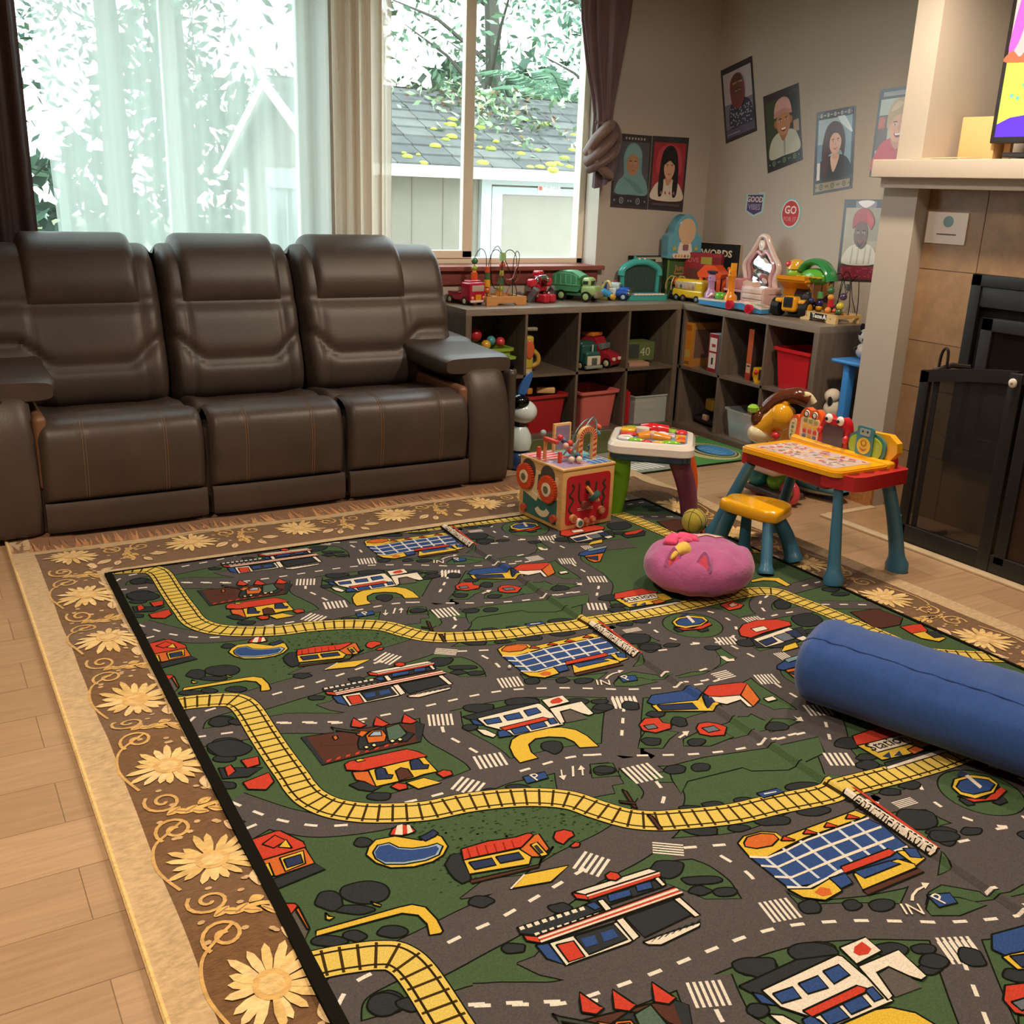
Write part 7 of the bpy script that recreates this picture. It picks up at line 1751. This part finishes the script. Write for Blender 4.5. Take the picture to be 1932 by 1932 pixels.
["p",[402,555,420,547,433,560,431,598,393,598],"4c3028",1,2],
["p",[404,613,453,612,481,651,420,651],"c6a63c",1,1],
["p",[364,612,385,604,404,620,398,638,376,636],"b23c2c",1,1],
["p",[488,607,510,601,525,615,522,631,495,633],"b23c2c",1,1],
["p",[331,465,347,465,355,477,334,477],"c6a63c",1,3],
["p",[675,382,820,380,904,407,897,429,693,426],"2c3033",1,0],
["p",[705,409,898,407,906,415,905,463,907,494,903,540,891,540,751,534,747,510,707,456],"d0c6b6",1,1],
["p",[686,405,700,418,704,449,683,433],"2e4678",1,1],
["p",[717,426,762,430,756,457,715,451],"2e4678",1,2],
["p",[777,429,825,431,819,462,774,456],"2e4678",1,2],
["p",[842,427,882,428,880,457,836,460],"2e4678",1,2],
["p",[736,482,871,483,881,496,871,503,741,501],"b23c2c",1,3],
["p",[759,498,802,502,799,532,754,529],"2e4678",1,2],
["p",[814,496,860,501,855,530,808,528],"2e4678",1,2],
["p",[875,497,895,498,890,527,869,526],"2e4678",1,2],
["p",[720,496,743,496,747,532,710,525],"2e4678",1,2],
["p",[676,458,698,472,712,509,696,518,680,494],"d0c6b6",1,1],
["p",[918,395,987,397,985,440,914,443],"d0c6b6",1,2],
["p",[945,408,970,404,971,414,971,427,954,434,935,429,932,418],"b23c2c",0,3],
["p",[911,448,1017,452,1009,526,991,529,978,511,963,476,931,476,911,532,894,535],"d0c6b6",1,2],
["p",[930,482,965,477,978,511,978,541,913,535],"55504c",0,1],
["p",[711,579,735,548,777,530,835,532,886,548,916,578,926,619,923,678,874,661,877,628,866,599,831,578,794,571,763,589,750,625,751,657,698,656,699,621],"c6a63c",1,0],
["p",[671,716,732,720,726,748,666,747],"2e4678",1,1],
["p",[1204,365,1254,383,1242,412,1195,404],"2e4678",1,1],
["p",[1145,1031,1206,1037,1209,1058,1146,1054],"2e4678",1,1],
["p",[1159,1040,1194,1047,1192,1050,1158,1045],"d0c6b6",0,2],
["p",[967,47,996,33,1044,37,1074,56,1072,76,1306,74,1316,101,1298,105,1124,101,1061,106,995,115,957,96],"c6a63c",1,1],
["p",[980,53,1001,40,1039,43,1064,59,1061,78,1030,90,991,82,973,65],"b8602e",1,2],
["p",[957,96,993,118,1066,112,1119,107,1306,109,1319,150,1304,239,1308,273,1235,251,1103,236,1034,237,958,213],"2e4678",1,1],
["p",[958,95,995,115,1053,114,1119,107,1314,109,1310,115,1112,113,1047,120,989,121,955,101],"d0c6b6",0,2],
["p",[959,130,990,150,1057,146,1112,143,1313,147,1308,154,1109,151,1050,153,985,156,956,136],"d0c6b6",0,2],
["p",[959,172,991,190,1053,189,1108,187,1306,189,1302,197,1105,195,1048,195,985,196,956,178],"d0c6b6",0,2],
["p",[959,209,995,231,1055,227,1095,221,1305,228,1301,236,1091,230,1048,234,988,238,954,217],"d0c6b6",0,2],
["p",[983,116,990,116,987,228,980,227],"b8c0c8",0,1],
["p",[1042,108,1049,107,1044,221,1037,221],"b8c0c8",0,1],
["p",[1097,104,1105,104,1098,219,1090,219],"b8c0c8",0,1],
["p",[1155,101,1162,100,1152,217,1144,217],"b8c0c8",0,1],
["p",[1210,100,1218,99,1206,217,1198,217],"b8c0c8",0,1],
["p",[1262,104,1269,104,1255,223,1246,222],"b8c0c8",0,1],
["p",[1111,215,1258,217,1262,234,1242,239,1103,236],"b23c2c",1,3],
["p",[1266,232,1282,236,1306,279,1264,288,1265,251],"c6a63c",1,2],
["p",[1288,231,1316,245,1298,275,1278,261],"2e4678",1,3],
["p",[1118,244,1245,252,1266,282,1259,293,1096,293],"c6a63c",1,2],
["p",[1125,240,1224,249,1239,268,1127,267],"2e4678",1,3],
["p",[1094,292,1262,295,1263,310,1093,309],"4c3028",1,1],
["p",[953,218,1001,241,1060,233,1053,275,999,281,963,253],"c6a63c",1,2],
["p",[1059,232,1103,236,1093,267,1056,269],"2e4678",1,3],
["p",[996,252,1020,245,1034,258,1024,274,1001,269],"b8602e",0,3],
["p",[1060,85,1079,75,1092,98,1088,99],"b23c2c",1,3],
["p",[1124,89,1144,79,1157,102,1152,103],"b23c2c",1,3],
["p",[1187,92,1208,81,1221,105,1216,106],"b23c2c",1,3],
["p",[1258,90,1279,79,1292,102,1287,104],"b23c2c",1,3],
["p",[1326,17,1351,8,1363,269,1331,284,1320,278],"d0c6b6",1,3],
["p",[1378,-4,1384,8,1366,267,1356,270],"b23c2c",0,3],
["p",[1584,144,1598,181,1660,200,1717,185,1719,165,1634,184,1596,160],"b23c2c",1,1],
["p",[1604,112,1641,90,1697,95,1732,124,1724,156,1679,177,1613,174,1594,144],"c6a63c",1,2],
["p",[1615,117,1647,102,1686,107,1716,132,1713,154,1678,167,1625,159,1608,138],"2e4678",1,3],
["p",[1660,84,1694,67,1697,95,1678,99],"2a3450",0,3],
["p",[1678,93,1691,92,1676,145,1662,149],"d0c6b6",0,4],
["p",[1575,156,1604,149,1592,188,1572,183],"2c3033",1,0],
["p",[1640,201,1690,193,1675,217,1646,217],"2c3033",1,0],
["p",[1764,319,1832,320,1986,331,1945,404,1811,428,1729,389],"2c3033",1,0],
["p",[1762,337,1940,314,1935,409,1902,417,1896,370,1839,399,1756,402],"d0c6b6",1,1],
["p",[1742,298,1767,260,1813,230,1881,223,1952,247,1975,284,1959,308,1838,313,1761,327],"b23c2c",1,2],
["p",[1812,270,1867,271,1864,299,1809,300],"d0c6b6",1,3],
["p",[1766,359,1833,351,1822,385,1762,396],"2a3450",1,2],
["p",[1841,349,1891,344,1894,393,1842,395],"5d6670",1,2],
["p",[1898,341,1948,338,1935,388,1900,392],"2a3450",1,2],
["p",[1817,421,1873,415,1855,449,1779,451],"c6a63c",1,1],
["p",[1855,63,1922,47,1934,99,1904,115,1853,114],"b23c2c",1,1],
["p",[1882,75,1911,66,1915,91,1879,97],"d8b0a0",1,2],
["p",[2007,382,2044,379,2106,370,2109,388,2051,413,2002,410],"b23c2c",1,1],
["p",[2022,368,2112,400,2072,443,1981,440,1984,401],"2c3033",1,0],
["p",[1184,536,1221,508,1369,532,1364,569,1315,599,1242,586,1197,572],"2e4678",1,1],
["p",[1183,558,1205,561,1322,590,1375,597,1362,651,1321,661,1221,613,1179,595],"c6a63c",1,1],
["p",[1198,565,1298,598,1290,634,1191,595],"2a3450",1,2],
["p",[1334,596,1369,594,1355,640,1317,641],"2a3450",1,2],
["p",[1366,562,1410,535,1511,559,1525,574,1457,621,1395,603,1367,586],"b23c2c",1,2],
["p",[1457,621,1525,574,1489,667,1442,690],"b8602e",1,2],
["p",[1364,584,1456,613,1442,690,1428,683,1438,643,1383,647,1362,622],"d0c6b6",1,1],
["p",[1503,666,1537,667,1535,689,1501,688],"d0c6b6",1,2],
["p",[1085,632,1121,610,1158,623,1152,651,1168,666,1153,686,1101,688,1076,662],"b23c2c",1,1],
["p",[1093,643,1124,648,1121,670,1091,665],"5d6670",1,2],
["p",[1215,716,1237,699,1265,703,1285,722,1296,748,1261,779,1224,767,1204,744],"b23c2c",1,1],
["p",[1229,723,1268,728,1266,754,1230,750],"5d6670",1,2],
["p",[1695,519,1750,501,1844,490,1795,549,1691,553,1678,537],"2e4678",1,1],
["p",[1744,498,1844,490,1832,512,1742,520],"6f8a94",1,2],
["p",[1695,554,1783,561,1717,633,1689,632,1683,600],"b8602e",1,1],
["p",[1693,571,1743,577,1713,622,1695,597],"2a3450",1,2],
["p",[1572,937,1692,934,1730,987,1698,999,1545,979],"b23c2c",1,2],
["p",[1545,979,1578,980,1743,1007,1737,1064,1637,1073,1548,1061],"c6a63c",1,1],
["p",[1571,983,1714,993,1694,1037,1567,1029],"d0c6b6",1,2],
["p",[1651,1054,1692,1049,1695,1076,1648,1079],"b8602e",1,2],
["p",[1562,1049,1597,1041,1576,1066],"2c3a5c",0,2],
["p",[1591,1061,1626,1049,1616,1069],"2c3a5c",0,2],
["p",[1532,1090,1729,1093,1746,1108,1526,1099],"d0c6b6",0,1],
["p",[1544,1072,1739,1085,1751,1104,1528,1094],"2c3033",1,0],
["p",[2239,308,2354,327,2371,424,2314,462,2232,456,2211,435],"4c3028",1,0],
["p",[2298,476,2351,480,2384,491,2362,537,2323,560,2287,533],"b23c2c",1,1],
["p",[2287,533,2347,540,2364,609,2319,618,2285,572],"c6a63c",1,1],
["p",[2339,547,2383,557,2365,600,2328,593],"2c3033",1,2],
["p",[2128,1038,2194,1034,2246,1065,2235,1138,2207,1143,2208,1082,2171,1060,2117,1056],"c6a63c",1,0],
["p",[79,340,123,341,116,379,83,382],"b23c2c",1,1],
["p",[34,356,52,350,55,384,31,399],"b23c2c",1,1],
["p",[21,350,118,395,76,420,18,402],"2c3033",1,0],
["p",[56,441,124,425,124,469,97,495,59,474],"b23c2c",1,1],
["p",[859,871,865,883,845,954,839,942],"4c3028",1,1],
["p",[824,908,855,932,852,940,822,916],"4c3028",1,2],
["p",[849,986,858,995,847,1048,838,1044],"4c3028",1,4],
["p",[772,730,775,732,763,755,772,758,754,775,752,754,759,755],"d0c6b6",0,1],
["p",[806,729,812,730,787,771,781,770],"d0c6b6",0,1],
["p",[806,776,819,754,810,751,829,735,829,755,824,754,810,778],"d0c6b6",0,1],
["p",[1158,362,1175,350,1200,342,1220,342,1227,332,1241,342,1217,351,1220,346,1198,348,1178,355,1164,366],"d0c6b6",0,1],
["p",[1576,391,1589,398,1589,419,1604,423,1596,437,1571,429,1572,408],"d0c6b6",0,1],
["p",[1508,781,1510,796,1524,795,1511,818,1493,805,1503,804],"d0c6b6",0,1],
["p",[1139,733,1164,725,1169,714,1188,720,1165,739,1165,732,1141,740],"d0c6b6",0,1],
["text",[1332,29,1335,271],"Department store",0.034],
["text",[1561,1004,1694,1010],"Station",0.036],
["text",[683,737,713,733],"P",0.032],
["text",[1195,394,1239,383],"P",0.034],
["text",[1119,376,1155,394],"IN",0.034]]
PO = Vector((-2.0883861513150808, -1.2238400898364008)); PA = -0.012394820884688504; PW = 2.39; PLEN = 3.42; PER = 1.118
pe = Vector((cos(PA), sin(PA))); pn = Vector((sin(PA), -cos(PA)))
GRN, ROAD, BLK, LINE, RAILC, BUSH = '40553a', '4c4848', '14160f', 'd2cabe', 'c8b058', '2c3033'
pm = MB('rug'); RZ0 = .0195; prs = []
KN = [0, 1.322, 1.334, 1.346, 1.358, PW]; KH = [0, 0, .013, .013, 0, 0]
def rh(u): return interp(list(zip(KN, KH)), u)
zi = [0]
def rp(pts, col, z):
    for a, b in zip(KN, KN[1:]):
        P = clippoly(pts, a, b, 0, PLEN)
        if len(P) < 3: continue
        vs = []
        for u, v in reversed(P):
            q = PO+pe*u+pn*v; vs.append((q.x, q.y, RZ0+z+rh(u)))
        pm.add(vs, [tuple(range(len(vs)))], col)
class RF:
    strip = Flat.strip
    def poly(s, pts, col, layer): rp([(p[0], p[1]+s.k*PER) for p in pts], col, layer)
rf_ = RF()
ZS = 9e-6
def pathpts(P, n=6): return cr(P, n)
def outline(P, w, z): rf_.strip(P+[P[0]], w, BLK, z)
def resample(P, step):
    out = [P[0]]; acc = 0
    for a, b in zip(P, P[1:]):
        L = math.hypot(b[0]-a[0], b[1]-a[1]); t = step-acc
        while t <= L:
            out.append((a[0]+(b[0]-a[0])*t/L, a[1]+(b[1]-a[1])*t/L)); t += step
        acc = (acc+L) % step
    return out
def ringfit(P):
    xs = [p[0] for p in P]; ys = [p[1] for p in P]
    return P[0][0], P[0][1]
items = []
for it in RUG:
    k = it[0]; P = [(it[1][i]/1000, it[1][i+1]/1000) for i in range(0, len(it[1]), 2)]
    L = {'road': 2, 'ringroad': 2, 'lot': 2, 'green': 4, 'dash': 5, 'ringdash': 5, 'zebra': 5, 'bush': 6, 'rail': 8, 'p': 10, 'text': 18}[k]
    if k == 'p': L += it[4]
    items.append((L, k, P, it[2:]))
    if k in ('road', 'ringroad', 'lot'): items.append((1, 'o'+k, P, it[2:]))
items.sort(key=lambda q: q[0])
rr_ = random.Random(4)
pm.grid(lambda u, v: ((PO+pe*PW*u+pn*PLEN*v).x, (PO+pe*PW*u+pn*PLEN*v).y, .013), 1, 1, '2a3626')
for a, b in zip(KN, KN[1:]): rp([(a, 0), (b, 0), (b, PLEN), (a, PLEN)], GRN, 0)
RING = .145
for n, (L, k, P, ar) in enumerate(items):
    z = (n+8)*ZS
    for kk in range(-1, 4):
        rf_.k = kk
        if k == 'road': rf_.strip(pathpts(P), ar[0], ROAD, z)
        elif k == 'oroad': rf_.strip(pathpts(P), ar[0]+.007, BLK, z)
        elif k in ('ringroad', 'oringroad', 'ringdash'):
            c = P[0]; E = ell(c[0], c[1], RING, RING, 40)
            if k == 'ringroad': rf_.strip(E, .085, ROAD, z, True)
            elif k == 'oringroad': rf_.strip(E, .093, BLK, z, True)
            else:
                for q in range(24):
                    if q % 2 == 0: rf_.strip(ell(c[0], c[1], RING, RING, 3, q*pi/12, q*pi/12+.16), .009, LINE, z)
        elif k == 'lot': rf_.poly(P, ROAD, z)
        elif k == 'olot': outline(P, .006, z)
        elif k == 'green': rf_.poly(P, GRN, z); outline(P, .004, z+ZS/2)
        elif k == 'dash':
            Q = resample(pathpts(P, 10), .0075)
            for q in range(0, len(Q)-5, 9): rf_.strip(Q[q:q+5], .0085, LINE, z)
        elif k == 'zebra':
            a, b = P; d = Vector((b[0]-a[0], b[1]-a[1])); l = d.length; d /= l; e = Vector((-d.y, d.x)); N = ar[1]
            for q in range(N):
                c = Vector(a)+d*l*(q+.5)/N
                w_ = l/N*.26
                rf_.poly([tuple(c-d*w_-e*ar[0]*.62), tuple(c+d*w_-e*ar[0]*.62), tuple(c+d*w_+e*ar[0]*.62), tuple(c-d*w_+e*ar[0]*.62)], LINE, z)
        elif k == 'bush':
            cx = sum(p[0] for p in P)/len(P); cy = sum(p[1] for p in P)/len(P); rn = random.Random(n)
            Q = cr([(cx+(p[0]-cx)*f, cy+(p[1]-cy)*f) for p in P for f in [rn.uniform(.82, 1.14)]], 4, True)
            rf_.poly(Q, BUSH, z); outline(Q, .004, z+ZS/2)
        elif k == 'rail':
            C_ = pathpts(P, 8); w_ = ar[0]
            rf_.strip(C_, w_+.006, BLK, z); rf_.strip(C_, w_, RAILC, z+ZS*.2)
            for s_ in (-.33, .33):
                off = []
                for i in range(len(C_)):
                    a = C_[max(i-1, 0)]; b = C_[min(i+1, len(C_)-1)]; dx, dy = b[0]-a[0], b[1]-a[1]; l = math.hypot(dx, dy)
                    off.append((C_[i][0]-dy/l*w_*s_, C_[i][1]+dx/l*w_*s_))
                rf_.strip(off, .005, '2a2010', z+ZS*.6)
            Q = resample(C_, .032)
            for i in range(1, len(Q)-1):
                dx, dy = Q[i+1][0]-Q[i-1][0], Q[i+1][1]-Q[i-1][1]; l = math.hypot(dx, dy); nx, ny = -dy/l, dx/l; h = w_*.46
                rf_.strip([(Q[i][0]-nx*h, Q[i][1]-ny*h), (Q[i][0]+nx*h, Q[i][1]+ny*h)], .006, '3a2c14', z+ZS*.4)
        elif k == 'p':
            rf_.poly(P, ar[0], z)
            if ar[1]: outline(P, .0045, z+ZS/2)
        elif k == 'text':
            a, b = Vector(P[0]), Vector(P[1])
            A = PO+pe*a.x+pn*(a.y+kk*PER); B = PO+pe*b.x+pn*(b.y+kk*PER)
            mid = (a+b)/2; v0 = mid.y+kk*PER
            if not (.15 < v0 < PLEN-.15): continue
            tm = MB(); ang = math.atan2((B-A).y, (B-A).x)
            tm.text(ar[0], 1, I4, '000000', ext=0)
            xs = [p[0] for p in tm.v]; wd = max(xs)-min(xs); s_ = (B-A).length/wd
            ys = ar[1]/.72
            if len(ar[0]) < 3: s_ = ys*.95
            c = (A+B)/2; X_ = Matrix.Translation((c.x, c.y, RZ0+z+.0006)) @ Matrix.Rotation(ang, 4, 'Z') @ Matrix.Diagonal((s_, ys, 1, 1))
            u_ = mid.x
            vs = [X_ @ Vector(p) for p in tm.v]
            for p in vs:
                uu = (Vector((p.x, p.y))-PO).dot(pe); p.z += rh(uu)
            pm.add(vs, tm.f, 'd8cbb8' if ar[0] in ('P', 'IN') else '17130f')
# speckle of little grass tufts round the cottage and black binding tape
tz = (len(items)+12)*ZS
rf_.k = 0
rn = random.Random(8)
for i in range(330):
    u, v = rn.uniform(.30, .74), rn.uniform(.76, 1.02)
    for kk in range(-1, 4):
        rf_.k = kk
        rf_.poly([(u, v), (u+.005, v-.004), (u+.01, v), (u+.005, v+.003)], '2a3c24', 3.5*ZS)
bt = MB('rug')
def binding(P0, P1, w_=.016):
    d = (P1-P0).normalized(); n_ = Vector((-d.y, d.x))*w_/2
    q = [P0-n_, P1-n_, P1+n_, P0+n_]
    bt.add([(a.x, a.y, z) for z in (.013, RZ0+.0048) for a in q], [(0, 1, 2, 3), (4, 5, 6, 7), (0, 1, 5, 4), (1, 2, 6, 5), (2, 3, 7, 6), (3, 0, 4, 7)], '15150f')
a = PO; b = PO+pe*PW; c_ = b+pn*PLEN; d_ = a+pn*PLEN
binding(a, d_, .026); binding(b, c_, .012); binding(a, b, .008); binding(d_, c_)
pr = pm.build('play_rug', angle=30, smooth=False)
setp(pr, 'green road-map play rug with a yellow railway, laid on the floral rug', 'rug')
bt.build('edge_binding', pr, smooth=False)
